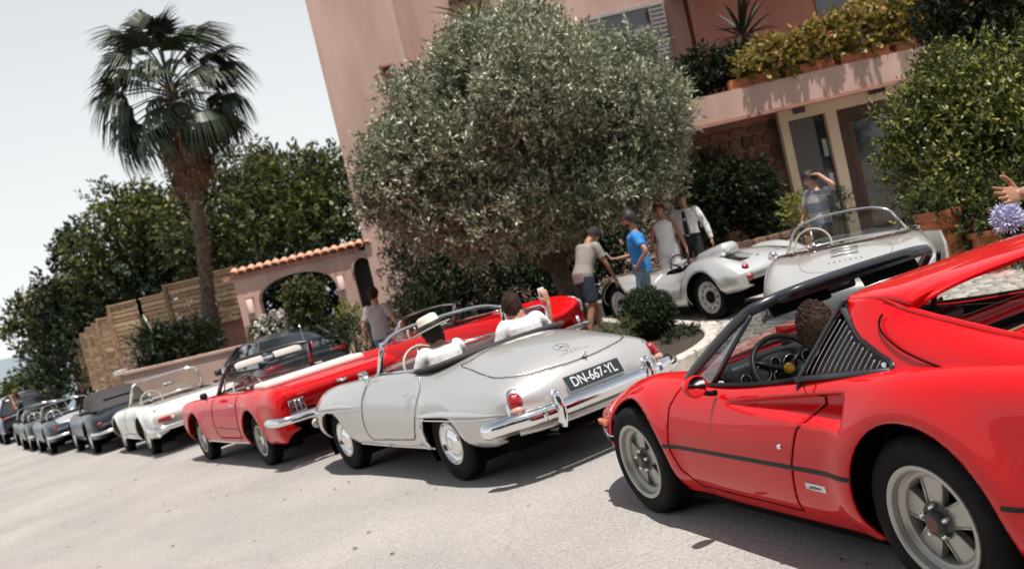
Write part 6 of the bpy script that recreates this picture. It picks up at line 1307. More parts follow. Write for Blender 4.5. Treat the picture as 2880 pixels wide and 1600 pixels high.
def frond_mesh(seed,droop,stalk=1.05,R_=.78,nseg=26,spread=170,m=None,name='frond',close=0):
    g=random.Random(seed); mb=MB(); pet=[(0,0,0),(stalk*.5,0,.06-droop*.04),(stalk,0,.04-droop*.14)]; mb.tube(pet,[.022,.016,.012],5)
    c=Vector(pet[-1])
    for k in range(nseg):
        a=R(-spread/2+spread*k/(nseg-1))+g.uniform(-.03,.03); L=R_*(1-.25*abs(a)/R(75))*g.uniform(.88,1.08); w_=.026
        pts=[]; dirx=Vector((math.cos(a),math.sin(a),0))
        for t in (0,.3,.6,.82,1):
            z=-droop*(.05*t+.55*max(0,t-.35)**1.4)-.35*(t-.4)**2*(t>.4)*g.uniform(.6,1.6); bend=1-.35*droop*max(0,t-.45); pts.append(c+dirx*L*t*bend+Vector((0,0,z)))
        sd=dirx.cross(Vector((0,0,1)))
        V=[];F=[]
        for q,ww in zip(pts,(.3,1,.95,.45,.05)): V+=[q+sd*w_*ww+Vector((0,0,-.008)),q-sd*w_*ww+Vector((0,0,-.008)),]
        for j in range(4): F.append((2*j,2*j+1,2*j+3,2*j+2))
        mb.add(V,F)
    return mb.build(name,m,pm,smooth=False)
PG=mat('palm_green',(.018,.030,.012),.45,noise=.5,nscale=4,spec=.45); PBr=mat('palm_dead',(.17,.085,.052),.85,noise=.4,nscale=6)
gf=[frond_mesh(k,(.7,1.3,1.8)[k%3],m=PG) for k in range(3)]; bf=[frond_mesh(10+k,1.2,stalk=.55,R_=.85,nseg=20,spread=100,m=PBr,name='dead_frond') for k in range(2)]
gi=[0,0]
def place(o,first,a,el,z,s):
    if not first: o=o.copy(); C.objects.link(o); o.parent=pm
    o.location=Vector(ptop)+Vector((0,0,z)); o.rotation_euler=(rnd.uniform(-.3,.3),-R(el),a); o.scale=(s,s,s)
for k in range(66):
    el=80-108*(k/66)**.8+rnd.uniform(-9,9); place(gf[k%3],k<3,k*2.39996+rnd.uniform(-.2,.2),el,.15-.75*(k/66),rnd.uniform(.95,1.45))
for k in range(56):
    place(bf[k%2],k<2,k*2.39996+.5,-48-38*rnd.random(),-.55-.95*(k/56),rnd.uniform(.9,1.3))
sk=MB()    # fibrous skirt strands
for k in range(650):
    a=rnd.uniform(0,6.283); r_=rnd.uniform(.12,.52); z=rnd.uniform(-1.5,-.6); L=rnd.uniform(.6,1.2); q=Vector(ptop)*(1+z/Vector(ptop).length)
    d=Vector((math.cos(a),math.sin(a),0)); p0=q+d*r_*.6; p1=q+d*r_*1.25+Vector((0,0,-L*.5)); p2=q+d*r_*1.15+Vector((rnd.uniform(-.08,.08),0,-L)); sd=d.cross(Vector((0,0,1)))*.014
    sk.add([p0+sd,p0-sd,p1-sd,p1+sd,p2],[(0,1,2,3),(3,2,4)])
sk.build('dead_skirt',PBr,pm)['kind']='stuff'
# ================================================================ hotel
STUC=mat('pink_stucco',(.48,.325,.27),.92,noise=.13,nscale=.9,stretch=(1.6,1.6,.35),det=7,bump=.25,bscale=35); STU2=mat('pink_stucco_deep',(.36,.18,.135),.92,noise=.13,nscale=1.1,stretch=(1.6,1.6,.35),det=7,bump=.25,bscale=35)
CREAM=mat('cream_stucco',(.74,.60,.44),.92,noise=.06,nscale=1.2,bump=.2,bscale=35); TILE=mat('clay_tile',(.50,.27,.18),.8,noise=.3,nscale=5,bump=.4,bscale=30); TERRA=mat('terracotta',(.46,.155,.075),.8,noise=.22,nscale=6,bump=.3,bscale=40)
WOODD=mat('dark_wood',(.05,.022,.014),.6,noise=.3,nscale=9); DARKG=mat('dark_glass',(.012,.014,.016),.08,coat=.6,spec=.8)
hot=empty('hotel',(0,26,0),0,'pink stuccoed hotel with square tower, planted terrace and cream entrance wall behind the olive tree','building')
def hb(name,x0,x1,y0,y1,z0,z1,m,par=None,**k): return MB().box(((x0+x1)/2,(y0+y1)/2-26,(z0+z1)/2),(x1-x0,y1-y0,z1-z0)).build(name,m,par or hot,**k)
# tower, its front face at y=25, slightly battered
mb=MB(); mb.add([(-3.30,-1,-1.2),(-1.24,-1,-1.2),(-1.24,8,-1.2),(-3.30,8,-1.2),(-3.36,-1,10.4),(-1.33,-1,10.4),(-1.33,8,10.4),(-3.36,8,10.4)],[(0,1,5,4),(1,2,6,5),(2,3,7,6),(3,0,4,7),(4,5,6,7)]); tw=mb.build('tower',STUC,hot)
cn=MB().box((-2.3,3.4,10.42),(2.5,9.4,.16)); cn.build('cornice',TILE,hot)
for k in range(12): 
    o=MB().lathe([(.085,0),(.10,.55)],8,'y',c=(0,0,0),a0=0,a1=math.pi).build('roof_tile',TILE,hot,smooth=True) if k==0 else o.copy()
    if k: C.objects.link(o); o.parent=hot
    o.location=(-3.42+.2*k,-1.5,10.52); o.rotation_euler=(R(12),0,0)
q=at(1100,240,25); hb('slit_window',q.x-.10,q.x+.10,24.985,25.2,q.z-.42,q.z+.42,mat('slit_shade',(.10,.03,.02),.9)); MB().box((q.x,-1.02,q.z+.44),(.30,.06,.05)).build('window_frame',STU2,hot)
# long wall behind, y=26.5
hb('wall',-1.32,5.95,26.5,34,-1,9.4,STUC)
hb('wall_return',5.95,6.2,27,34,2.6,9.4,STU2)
# shuttered window
q=at(1768,108,26.5); hb('window_opening',q.x-.62,q.x+.58,26.47,26.60,q.z-.95,q.z+.62,DARKG)
SHU=mat('grey_shutter',(.30,.29,.285),.7)
for x0 in (q.x-1.02,q.x+.60):
    s_=hb('shutter',x0,x0+.40,26.40,26.45,q.z-.98,q.z+.66,SHU)
    for k in range(14): MB().box((x0+.2,.385,q.z-.90+.115*k),(.32,.03,.07),rot=Matrix.Rotation(R(30),3,'X')).build('shutter_slat',SHU,s_)
for c_,d in (((q.x-.02,.44,q.z+.64),(1.3,.10,.07)),((q.x-.02,.42,q.z-.98),(1.4,.16,.07)),((q.x-.02,.45,q.z-.1),(.05,.06,1.5)),((q.x-.02,.46,q.z+.1),(1.2,.04,.05))): MB().box(c_,d).build('window_frame',SHU,hot)
q=at(1318,-8,26.5); hb('window_opening',q.x-.45,q.x+.5,26.47,26.6,q.z-.10,q.z+1.2,DARKG); MB().box((q.x,.42,q.z-.13),(1.1,.16,.07)).build('window_frame',WOODD,hot)
q=at(1865,250,26.5); MB().tube([(q.x,.46,q.z+1.0),(q.x,.46,q.z-1.5)],.03,6).build('drain_pipe',mat('pipe_grey',(.22,.20,.20),.5),hot)
# terrace wing: deck slab with parapet band, wall under it, wall above it in the shade of an upper roof
hb('terrace_band',4.30,11.6,20.55,20.85,2.86,3.42,STUC); hb('terrace_band',4.30,4.6,20.85,26.6,2.86,3.42,STUC)
hb('band_lip',4.28,11.6,20.50,20.60,2.80,2.87,STU2); hb('terrace_deck',4.6,15,20.85,26,2.86,3.02,STU2)
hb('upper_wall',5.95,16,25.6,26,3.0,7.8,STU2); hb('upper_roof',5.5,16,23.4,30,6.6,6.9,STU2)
q=at(2350,55,25.6); hb('window_opening',q.x-.5,q.x+.5,25.56,25.7,q.z-.9,q.z+.6,DARKG)
for k in range(5):
    x=5.2+1.15*k; hb('planter_box',x,x+1.0,20.62,20.84,3.42,3.62,TERRA)
# ground floor: stone recess at the left, cream wall with openings at the right
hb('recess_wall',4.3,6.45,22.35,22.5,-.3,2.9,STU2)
CW=MB()
for x0,x1,z0,z1 in ((6.42,6.60,-.3,2.88),(6.60,7.42,2.62,2.88),(7.42,7.66,-.3,2.88),(7.66,9.6,2.62,2.88),(9.6,12,-.3,2.88)): CW.box(((x0+x1)/2,22.1-26,(z0+z1)/2),(x1-x0,.22,z1-z0))
CW.build('cream_wall',CREAM,hot)
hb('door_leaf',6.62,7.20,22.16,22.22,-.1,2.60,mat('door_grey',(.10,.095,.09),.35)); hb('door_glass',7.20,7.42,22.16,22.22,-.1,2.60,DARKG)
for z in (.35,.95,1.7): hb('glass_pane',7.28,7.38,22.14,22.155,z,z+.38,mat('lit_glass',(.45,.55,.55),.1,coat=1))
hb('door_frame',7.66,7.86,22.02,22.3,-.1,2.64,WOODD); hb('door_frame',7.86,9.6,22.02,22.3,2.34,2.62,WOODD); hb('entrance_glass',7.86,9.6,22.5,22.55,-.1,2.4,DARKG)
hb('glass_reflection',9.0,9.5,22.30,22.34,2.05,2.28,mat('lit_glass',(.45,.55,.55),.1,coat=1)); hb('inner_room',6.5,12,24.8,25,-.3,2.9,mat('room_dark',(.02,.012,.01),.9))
hb('door_jamb',7.90,8.05,22.24,22.36,-.1,2.34,mat('stone_jamb',(.13,.07,.05),.9,noise=.4,nscale=30))
# signs
q=at(2237,285,22.0); sg=MB().prism([(-.13,-.28),(.13,-.28),(.13,.20),(.09,.27),(-.09,.27),(-.13,.20)],.03,o=(q.x,22.0-26-.04,q.z)).build('wall_plaque',mat('plaque_brown',(.085,.045,.033),.5),hot)
q=at(2452,238,22.0); MB().box((q.x,-4.10,q.z-.02),(.36,.05,.40)).build('hanging_sign',mat('sign_dark',(.028,.012,.014),.5),hot); MB().box((q.x-.02,-4.12,q.z+.26),(.08,.10,.12)).build('sign_lamp',BLK(),hot)
q=at(2190,288,22.0); MB().box((q.x,-4.06,q.z),(.09,.08,.14)).build('wall_lamp',BLK(),hot)
# stone cladding of the recess: separate stones
stm=[mat('wall_stone_a',(.17,.10,.07),.9,noise=.3,nscale=8,bump=.5,bscale=20),mat('wall_stone_b',(.11,.07,.055),.9,noise=.3,nscale=8,bump=.5,bscale=20),mat('wall_stone_c',(.23,.125,.08),.9,noise=.3,nscale=8,bump=.5,bscale=20)]
rw_=[o for o in hot.children if o.name.startswith('recess_wall')][0]
def stones(parent,x0,x1,z0f,z1f,yf,n_,s0=.26,yoff=0,seed=4,name='stone'):
    g=random.Random(seed); z=0; rows=[]; k=0
    zz=min(z0f(x0),z0f(x1)); zt=max(z1f(x0),z1f(x1)); protos=[]
    while zz<zt and k<n_:
        h=g.uniform(.6,1.1)*s0; x=x0+g.uniform(-.1,0)
        while x<x1 and k<n_:
            w_=g.uniform(.7,1.5)*s0; xc=x+w_/2
            if xc<x1 and zz+h*.5<z1f(xc) and zz+h*.5>z0f(xc)-.05:
                if len(protos)<6:
                    V=[];nn=8
                    for lay,(sc_,d) in enumerate(((1,0),(1,-.035),(.82,-.055))):
                        for a in range(nn):
                            an=2*math.pi*(a+.5)/nn; e=.62; cx=math.copysign(abs(math.cos(an))**e,math.cos(an)); cz=math.copysign(abs(math.sin(an))**e,math.sin(an)); V.append((.5*cx*sc_*g.uniform(.93,1.0),d,.5*cz*sc_*g.uniform(.93,1.0)))
                    F=[(l*nn+a,l*nn+(a+1)%nn,(l+1)*nn+(a+1)%nn,(l+1)*nn+a) for l in range(2) for a in range(nn)]+[tuple(range(2*nn,3*nn))]
                    o=finish(name,V,F,stm[len(protos)%3],parent,smooth=False); protos.append(o)
                else: o=g.choice(protos).copy(); C.objects.link(o); o.parent=parent
                o.location=(xc,yf(xc)+yoff,zz+h/2); o.scale=(w_-.015,1,h-.015); k+=1
            x+=w_
        zz+=h
stones(rw_,4.3,6.42,lambda x:0.3,lambda x:2.85,lambda x:22.35-26,110,.30)
# low stone wall in front of the entrance ramp
lw=empty('stone_wall',(0,0,0),0,'low rough stone wall in the shade beside the entrance ramp','wall')
a_=at(1700,800,20.2); b2=at(2290,612,19.6); A2=(a_.x,20.1); B2=(b2.x,19.3)
yl=lambda x: A2[1]+(B2[1]-A2[1])*(x-A2[0])/(B2[0]-A2[0]); zt=lambda x: .30+ (x-A2[0])*.045
core=MB(); core.add([(A2[0],yl(A2[0]),-.4),(B2[0],yl(B2[0]),-.4),(B2[0],yl(B2[0]),zt(B2[0])),(A2[0],yl(A2[0]),zt(A2[0])),(A2[0],yl(A2[0])+.35,-.4),(B2[0],yl(B2[0])+.35,-.4),(B2[0],yl(B2[0])+.35,zt(B2[0])),(A2[0],yl(A2[0])+.35,zt(A2[0]))],[(0,1,2,3),(3,2,6,7),(4,7,6,5),(0,3,7,4),(1,5,6,2)]); core.build('mortar',mat('mortar_dark',(.07,.05,.04),.95),lw)
stones(lw,A2[0],B2[0],lambda x:-.15,lambda x:zt(x)+.03,yl,120,.20,yoff=0,seed=9)
# notice board with two papers, little awning
nbd=empty('notice_board',(0,0,0),0,'dark glazed notice board with two white sheets on the shaded wall','notice board'); q=at(2045,600,20.8); nbd.location=q
MB().box((0,0,0),(.86,.06,.62)).build('board',mat('board_dark',(.012,.015,.015),.3,coat=.5),nbd); MB().box((-.17,-.036,.02),(.24,.006,.32)).build('sheet',mat('sheet_grey',(.36,.38,.37),.7),nbd); MB().box((.20,-.036,.03),(.28,.006,.42)).build('sheet',mat('sheet_white',(.62,.60,.58),.7),nbd); MB().box((.05,-.10,.40),(.62,.22,.05),rot=Matrix.Rotation(R(18),3,'X')).build('awning',mat('awning_tan',(.22,.12,.07),.7),nbd)
for s_ in (-1,1): MB().box((.36*s_,.02,-.62),(.05,.05,.7)).build('post',WOODD,nbd)
# ================================================================ gate wall with arches and tiled coping
gw=empty('gate_wall',(0,25.05,0),0,'pink arched garden wall with clay tile coping left of the tower','wall')
# front outline with two arched openings, by vertical strips
x0,x1=-6.68,-3.26; zt_=2.02; y0_,y1_=-.0,.34
q1=at(723,821,25.05); q2=at(852,763,25.05); q3=at(934,781,25.05); ax0=q1.x; ax1=q3.x+.06; axm=(ax0+ax1)/2; atop=q2.z; asp=q1.z-.22
dx0=at(992,760,25.05).x; dx1=at(1052,750,25.05).x; dtop=at(1013,722,25.05).z
def ceil_(x):
    if ax0<x<ax1:
        t=(x-axm)/((ax1-ax0)/2); return asp+(atop-asp)*math.sqrt(max(0,1-t*t))
    if dx0<x<dx1:
        t=(x-(dx0+dx1)/2)/((dx1-dx0)/2); return dtop-.35+.35*math.sqrt(max(0,1-t*t))
    return None
xs=sorted(set([x0,ax0,ax1,dx0,dx1,x1]+list(np.linspace(ax0,ax1,25))+list(np.linspace(dx0,dx1,15))+list(np.linspace(x0,x1,20))))
mb=MB()
for a,b_ in zip(xs[:-1],xs[1:]):
    if b_-a<1e-5: continue
    xm=(a+b_)/2; c=ceil_(xm)
    if c is None: za=zb=-1.4
    else: za=ceil_(a) or asp if a>ax0+1e-6 or xm>ax1 else asp; za=(ceil_(a) if ceil_(a) is not None else (asp if xm<ax1 else dtop-.35)); zb=(ceil_(b_) if ceil_(b_) is not None else (asp if xm<ax1 else dtop-.35))
    V=[(a,y0_,za),(b_,y0_,zb),(b_,y0_,zt_),(a,y0_,zt_),(a,y1_,za),(b_,y1_,zb),(b_,y1_,zt_),(a,y1_,zt_)]
    mb.add(V,[(0,1,2,3),(4,7,6,5),(0,4,5,1),(3,2,6,7)])
for xx in (ax0,ax1,dx0,dx1,x0): mb.add([(xx,y0_,-1.4),(xx,y1_,-1.4),(xx,y1_,asp if xx in(ax0,ax1) else (zt_ if xx==x0 else dtop-.35)),(xx,y0_,asp if xx in (ax0,ax1) else (zt_ if xx==x0 else dtop-.35))],[(0,1,2,3)])
mb.build('wall_face',STUC,gw)
MB().box(((dx0+dx1)/2,.30,.3),(dx1-dx0,.04,3.2)).build('gate_door',mat('door_black',(.012,.010,.010),.6),gw)
MB().tube([((dx0+dx1)/2+(dx1-dx0)/2*1.0*math.cos(a),-.02,dtop-.35+.35*math.sin(a)) for a in np.linspace(0,math.pi,14)],.03,6).build('door_arch_trim',STUC,gw,smooth=True)
MB().box((axm,.17,zt_+.05),(x1-x0,.42,.10)).build('coping_bed',STU2,gw)
n_=17
for k in range(n_):
    x=x0+.06+(x1-x0-.05)*k/(n_-1)
    for side in (0,):
        if k==0:
            tl=MB(); tl.lathe([(.105,0),(.09,.30)],8,'y',a0=0,a1=math.pi); tl.lathe([(.090,0),(.075,.30)],8,'y',a0=0,a1=math.pi)
            o=tl.build('roof_tile',TILE,gw,smooth=True)
        else: o=o.copy(); C.objects.link(o); o.parent=gw
        o.location=(x,-.12,zt_+.10+rnd.uniform(-.006,.006)); o.rotation_euler=(R(20),0,rnd.uniform(-.03,.03))
MB().tube([(x0,.20,zt_+.17),(x1,.20,zt_+.17)],.07,8).build('ridge_tile',TILE,gw,smooth=True)
for (px,py) in ((958,795),(703,861)):
    q=at(px,py,24.9); lp=MB().lathe([(.085,-.17),(.085,.17),(.0,.17)],10,'z').build('wall_light',mat('lamp_shade_pale',(.58,.42,.36),.6),gw,smooth=True); lp.location=(q.x,q.y-25.05+.03,q.z); MB().box((q.x,-.03,q.z+.2),(.20,.10,.04)).build('light_bracket',STU2,gw)
# ================================================================ wooden fence on a pink retaining wall
BRD=[mat('board_a',(.38,.245,.14),.85,noise=.35,nscale=7),mat('board_b',(.29,.175,.10),.85,noise=.35,nscale=7),mat('board_c',(.48,.33,.205),.85,noise=.3,nscale=7)]
fn=empty('wooden_fence',(0,0,0),0,'tall slatted wooden fence stepping down beside the trees','fence')
bproto=[]
def board(p0,p1,z,h,rnd_=rnd):
    L=math.hypot(p1[0]-p0[0],p1[1]-p0[1]); a=math.atan2(p1[1]-p0[1],p1[0]-p0[0])
    if len(bproto)<9:
        o=MB().box((0,0,0),(1,.022,1)).build('board',BRD[len(bproto)%3],fn); bproto.append(o)
    else: o=rnd.choice(bproto).copy(); C.objects.link(o); o.parent=fn
    o.location=((p0[0]+p1[0])/2,(p0[1]+p1[1])/2,z); o.rotation_euler=(rnd.uniform(-.12,.04),rnd.uniform(-.004,.004),a); o.scale=(L,1,h)
def panel(p0,p1,zb,zt,bh=.125):
    n=max(2,int((zt-zb)/bh))
    for k in range(n): board(p0,p1,zb+(zt-zb)*(k+.5)/n,(zt-zb)/n*.82)
    for p in (p0,p1): MB().box((p[0],p[1]-.03,(zb+zt)/2),(.10,.08,zt-zb+.12)).build('fence_post',BRD[1],fn)
    MB().box(((p0[0]+p1[0])/2,(p0[1]+p1[1])/2,zt+.02),(math.hypot(p1[0]-p0[0],p1[1]-p0[1]),.09,.04),rot=Matrix.Rotation(math.atan2(p1[1]-p0[1],p1[0]-p0[0]),3,'Z')).build('fence_cap',BRD[2],fn)
P_=[at(658,765,26.6),at(578,786,27),at(476,805,27.5)]
panel((P_[2].x-.12,27.55),(P_[1].x,27.2),1.0,2.30); panel((P_[1].x,27.2),(P_[0].x,27.0),1.0,2.36)
P_=[at(474,824,27.8),at(392,844,28.4),at(308,862,29)]
panel((P_[2].x,29.0),(P_[1].x,28.4),.12,2.12); panel((P_[1].x,28.4),(P_[0].x,27.8),.12,2.12)
pl=[at(306,893,29.4),at(292,900,31),at(276,905,33),at(258,918,35.2),at(240,930,37.6),at(224,938,40.2),at(204,948,43)]
for k in range(6):
    a,b_=pl[k],pl[k+1]; zt=a.z-.02*k; panel((b_.x+.15,b_.y-.8),(a.x,a.y),zt-2.0-.05*k,zt-.05*k,.16)
rw=empty('retaining_wall',(0,0,0),0,'low pink retaining wall below the tall wooden fence','wall')
MB().box(((-6.9-9.4)/2,27.5,-.1),(2.6,.3,2.2)).build('wall_face',STU2,rw)
lo2=empty('low_wall',(0,0,0),0,'low pink parapet wall with pale coping behind the white roadster','wall')
MB().box((-8.1,24.3,-.35),(3.0,.28,1.5)).build('wall_face',STUC,lo2); MB().box((-8.1,24.3,.42),(3.1,.36,.06)).build('coping',STUC,lo2); MB().box((-9.62,24.3,.47),(.22,.40,.10)).build('end_cap',mat('cap_white',(.6,.55,.5),.8),lo2)
# ================================================================ pots, planters, shrubs
def pot(name,label,loc,h,r,lm=None,blob=None,n=0,size=.05,cat='plant pot',group=None,flowers=None,stem=None,sq=False,seed=3,**k):
    t=empty(name,loc,0,label,cat,group)
    if sq: MB().box((0,0,h/2),(r*2,r*2,h),taper=1.18).build('planter_body',TERRA,t)
    else: MB().lathe([(0,0),(r*.66,0),(r*.72,h*.1),(r*.92,h*.82),(r*.94,h*.86),(r*1.08,h*.87),(r*1.10,h),(r*.98,h),(r*.94,h*.93),(0,h*.92)],28,'z').build('pot_body',TERRA,t,smooth=True,auto=35)
    if stem: MB().tube(stem[0],stem[1],7).build('stem',bark,t,smooth=True)
    if n: V,F=leaves(blob,n,size,seed=seed,**k); quick('foliage',V,F,lm,t)
    if flowers:
        col,cnt,bl,fs=flowers; V,F=leaves(bl,cnt,fs,seed=seed+1,aspect=.8,twig=4,tl=.05); quick('flowers',V,F,col,t)
    return t
PINKF=leafmat('pink_petal',(.55,.06,.18),(.75,.22,.38),trans=.2); WHF=leafmat('white_petal',(.60,.57,.50),(.75,.72,.66),trans=.2)
q=at(2655,640,12.6)
pot('terracotta_pot','large orange terracotta pot overflowing with clipped green bush beside the parked speedster',(q.x-.03,q.y,COURT),.87,.265,MG,[(0,0,.95,.28,.28,.14)],2500,.07)
pot('terracotta_pot','smaller reddish pot with pink geraniums in front of the big green bush',(q.x+.34,q.y-.30,COURT),.52,.19,DG,[(0,0,.58,.20,.20,.13)],900,.06,flowers=(PINKF,70,[(0,0,.60,.24,.24,.15)],.045))
# standard tree and flowering planter in front of the arch
q=at(876,925,22.5); z=gz(q.x,22.5)
pot('potted_standard','clipped mop-head standard tree with bare stem in front of the garden arch',(q.x,22.5,z),.55,.28,BG,[(-.02,0,2.02,.40,.40,.33)],4600,.075,stem=([(0,0,.5),(-.02,0,1.1),(0,0,1.9)],[.035,.03,.03]),cat='potted tree',seed=31,aspect=.5)
q=at(941,950,21.6); z=gz(q.x,21.6)
pot('terracotta_pot','tall orange terracotta pot with a flat dark shrub beside the garden arch',(q.x,21.6,z),.95,.27,DG,[(-.03,0,1.08,.38,.38,.17)],2600,.06,seed=32)
q=at(778,915,22.8); z=gz(q.x,22.8)
pl_=pot('wooden_planter','ribbed terracotta-coloured planter full of white flowering oleander in the arch',(q.x,22.8,z),.92,.36,MG,[(-.18,0,1.35,.50,.4,.42),(.1,0,1.25,.45,.4,.36)],3800,.09,flowers=(WHF,2600,[(0.05,-.15,1.52,.55,.45,.36),(.38,-.2,1.15,.28,.35,.36)],.075),sq=True,seed=33,cat='planter')
for k in range(9): MB().box((-.36+.09*k,-.385,.46),(.05,.03,.86)).build('planter_slat',TERRA,pl_)
bush('shrub','white flowering shrub spilling right of the ribbed planter',[bb(855,880,22.4,.32,.3,.45)],1500,.08,MG,seed=34)
bush('shrub','small yellow-green bush by the gate door',[bb(985,905,21.5,.26,.26,.32)],1200,.07,YG,seed=35)
bush('shrub','dark low shrub with reddish flowers at the foot of the gate wall',[bb(995,955,20.5,.42,.4,.4)],1800,.07,DG,seed=36)
bush('shrub','round dark clipped shrub showing above the dark fastback',[bb(770,920,21.5,.20,.2,.2)],700,.05,DG,seed=37)
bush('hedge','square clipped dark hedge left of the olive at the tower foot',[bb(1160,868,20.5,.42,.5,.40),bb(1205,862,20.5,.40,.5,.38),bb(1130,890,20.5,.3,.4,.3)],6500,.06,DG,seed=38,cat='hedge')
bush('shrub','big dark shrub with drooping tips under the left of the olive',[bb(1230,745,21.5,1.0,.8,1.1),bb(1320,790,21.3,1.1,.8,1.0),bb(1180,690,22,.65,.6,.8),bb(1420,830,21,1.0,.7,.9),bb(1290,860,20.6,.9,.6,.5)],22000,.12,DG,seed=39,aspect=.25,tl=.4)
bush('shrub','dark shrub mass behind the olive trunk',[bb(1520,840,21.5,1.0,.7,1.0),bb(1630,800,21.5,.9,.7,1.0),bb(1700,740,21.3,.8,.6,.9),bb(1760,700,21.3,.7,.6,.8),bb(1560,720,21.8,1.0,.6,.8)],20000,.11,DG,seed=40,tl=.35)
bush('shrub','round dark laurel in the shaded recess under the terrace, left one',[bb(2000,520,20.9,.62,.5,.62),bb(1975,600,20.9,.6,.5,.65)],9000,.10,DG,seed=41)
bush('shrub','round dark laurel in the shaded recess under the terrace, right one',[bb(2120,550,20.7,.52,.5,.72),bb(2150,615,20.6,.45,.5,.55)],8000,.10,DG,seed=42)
bush('shrub','variegated small plant in a pot at the cream door jamb',[bb(2245,600,17.5,.22,.22,.26)],900,.07,YG,seed=43)
bush('shrub','small round box bush behind the striped-shirt man',[bb(2350,590,17.5,.26,.26,.30)],1600,.05,DG,seed=44)
bush('shrub','dark green fan plant and shrubs behind the low parapet wall',[bb(440,985,25.0,.50,.4,.42),bb(520,960,25.0,.50,.4,.45),bb(570,965,25.0,.40,.4,.45),bb(470,1000,24.9,.5,.4,.3)],6500,.16,DG,seed=45,aspect=.22,tl=.35)
bush('shrub','dark shade trees seen through the arch of the garden wall',[bb(830,850,30,1.9,1,1.6),bb(740,880,30,1.6,1,1.5),bb(920,830,30,1.4,1,1.6)],9000,.2,DG,seed=77,tl=.4,aspect=.5,cat='trees')
# box ball and low plants in the bed
q=at(1822,885,12.9); bx=bush('box_ball','dense clipped dark green box ball at the tip of the planting bed',[(q.x,q.y,q.z,.34,.34,.33)],15000,.028,leafmat('box_leaf',(.010,.022,.008),(.030,.052,.016),trans=.1),seed=46,shell=.10,tl=.05,aspect=.6,jit=.3)
core=MB().ball((q.x-bx.location.x,q.y-bx.location.y,q.z-bx.location.z),.29,16,10).build('core',mat('box_core',(.008,.015,.006),1),bx,smooth=True)
bush('shrub','small dark cushion plant beside the box ball near the kerb tip',[bb(1930,940,12.4,.20,.2,.10),bb(1905,955,12.2,.2,.2,.08)],2200,.035,DG,seed=47,tl=.06)
bush('shrub','wispy grey-green lavender clump left of the box ball',[bb(1760,925,12.4,.17,.17,.12),bb(1720,930,12.8,.16,.16,.10)],1200,.05,MG,seed=48,aspect=.12,tl=.12)
# big bush at right with cypress behind
RB=leafmat('pittosporum_leaf',(.012,.022,.006),(.14,.155,.032),(.42,.40,.11),trans=.22,rough=.4)
bush('shrub','big glossy yellow-green bush filling the right edge behind the pointing hand',[bb(2720,450,14.27,0.99,0.94,0.99),bb(2620,440,14.74,0.70,0.70,0.84),bb(2740,380,14.04,1.11,0.94,1.05),bb(2840,300,13.81,1.05,0.94,0.94),bb(2760,560,13.81,0.99,0.82,0.70),bb(2850,480,13.10,0.94,0.94,1.05),bb(2690,290,14.74,0.58,0.70,0.70)],52000,.080,RB,seed=49,aspect=.42,tl=.30,shell=.22,up=.5,lump=4)
bush('shrub','lower shaded foliage under the big bush at the right edge',[bb(2800,610,13.9,0.58,0.58,0.53),bb(2840,620,12.64,0.94,0.82,0.70)],14000,.07,MG,seed=50,tl=.15)
bush('cypress','dark cypress column in shade behind the big bush, upper right',[bb(2790,100,15.5,1.0,.9,1.9),bb(2730,150,15.6,.7,.7,1.4),bb(2860,260,15.2,1.0,.9,1.6),bb(2780,-90,15.5,.9,.9,1.4)],42000,.10,DG,seed=51,aspect=.3,cat='tree')
bush('shrub','pale tipped tall shrub between the entrance and the big bush',[bb(2670,230,14.6,.35,.4,.55),bb(2610,330,14.2,.45,.4,.5)],4500,.07,RB,seed=52)
# terrace plants
bush('terrace_plants','yellow-green bougainvillea hedge along the terrace parapet',[bb(2180,165,20.7,.62,.4,.38),bb(2300,125,20.7,.6,.4,.42),bb(2420,90,20.7,.65,.4,.50),bb(2530,65,20.7,.65,.4,.50),bb(2630,45,20.7,.6,.4,.45),bb(2110,190,20.7,.3,.4,.22)],15000,.12,leafmat('gold_leaf',(.10,.085,.02),(.40,.33,.08),(.42,.20,.07),trans=.3),seed=53,aspect=.55,cat='plants',stem=False,tl=.2)
bush('terrace_shrub','dark shrub on the left end of the terrace',[bb(1990,205,21.3,.75,.5,.45),bb(2070,190,21.3,.55,.5,.4),bb(1930,230,21.1,.4,.4,.3)],9000,.10,DG,seed=54,stem=False)
# sword-leaved plants
def sword(label,c,n,L,m,base,seed,w_=.05,cat='palm plant'):
    t=empty('sword_plant',base,0,label,cat); c=Vector(c)-Vector(base); MB().tube([(0,0,0),tuple(c*.5),tuple(c)],[.09,.08,.06],8).build('trunk',bark,t,smooth=True); g=random.Random(seed)
    pr=None
    mb=MB(); side=Vector((0,1,0)); pts=[(0,0),(.3,1),(.65,.8),(.9,.35),(1,.02)]
    V=[];F=[]
    for (u,ww) in pts: V+=[(u*L,w_*ww,-.12*L*max(0,u-.3)**1.6*3),(u*L,0,-.12*L*max(0,u-.3)**1.6*3-.012*ww),(u*L,-w_*ww,-.12*L*max(0,u-.3)**1.6*3)]
    for i in range(4): F+=[(3*i,3*i+1,3*i+4,3*i+3),(3*i+1,3*i+2,3*i+5,3*i+4)]
    o=mb.add(V,F).build('leaf',m,t)
    for k in range(n):
        q=o if k==0 else o.copy()
        if k: C.objects.link(q); q.parent=t
        q.location=c+Vector((0,0,g.uniform(-.15,.1))); q.rotation_euler=(g.uniform(-.4,.4),-R(g.uniform(-35,80)),g.uniform(0,6.28)); s=g.uniform(.7,1.1); q.scale=(s,s,s)
    return t
YM=mat('yucca_green',(.05,.075,.022),.4,noise=.4,nscale=3); YM2=mat('yucca_yellow',(.14,.13,.03),.4,noise=.4,nscale=3)
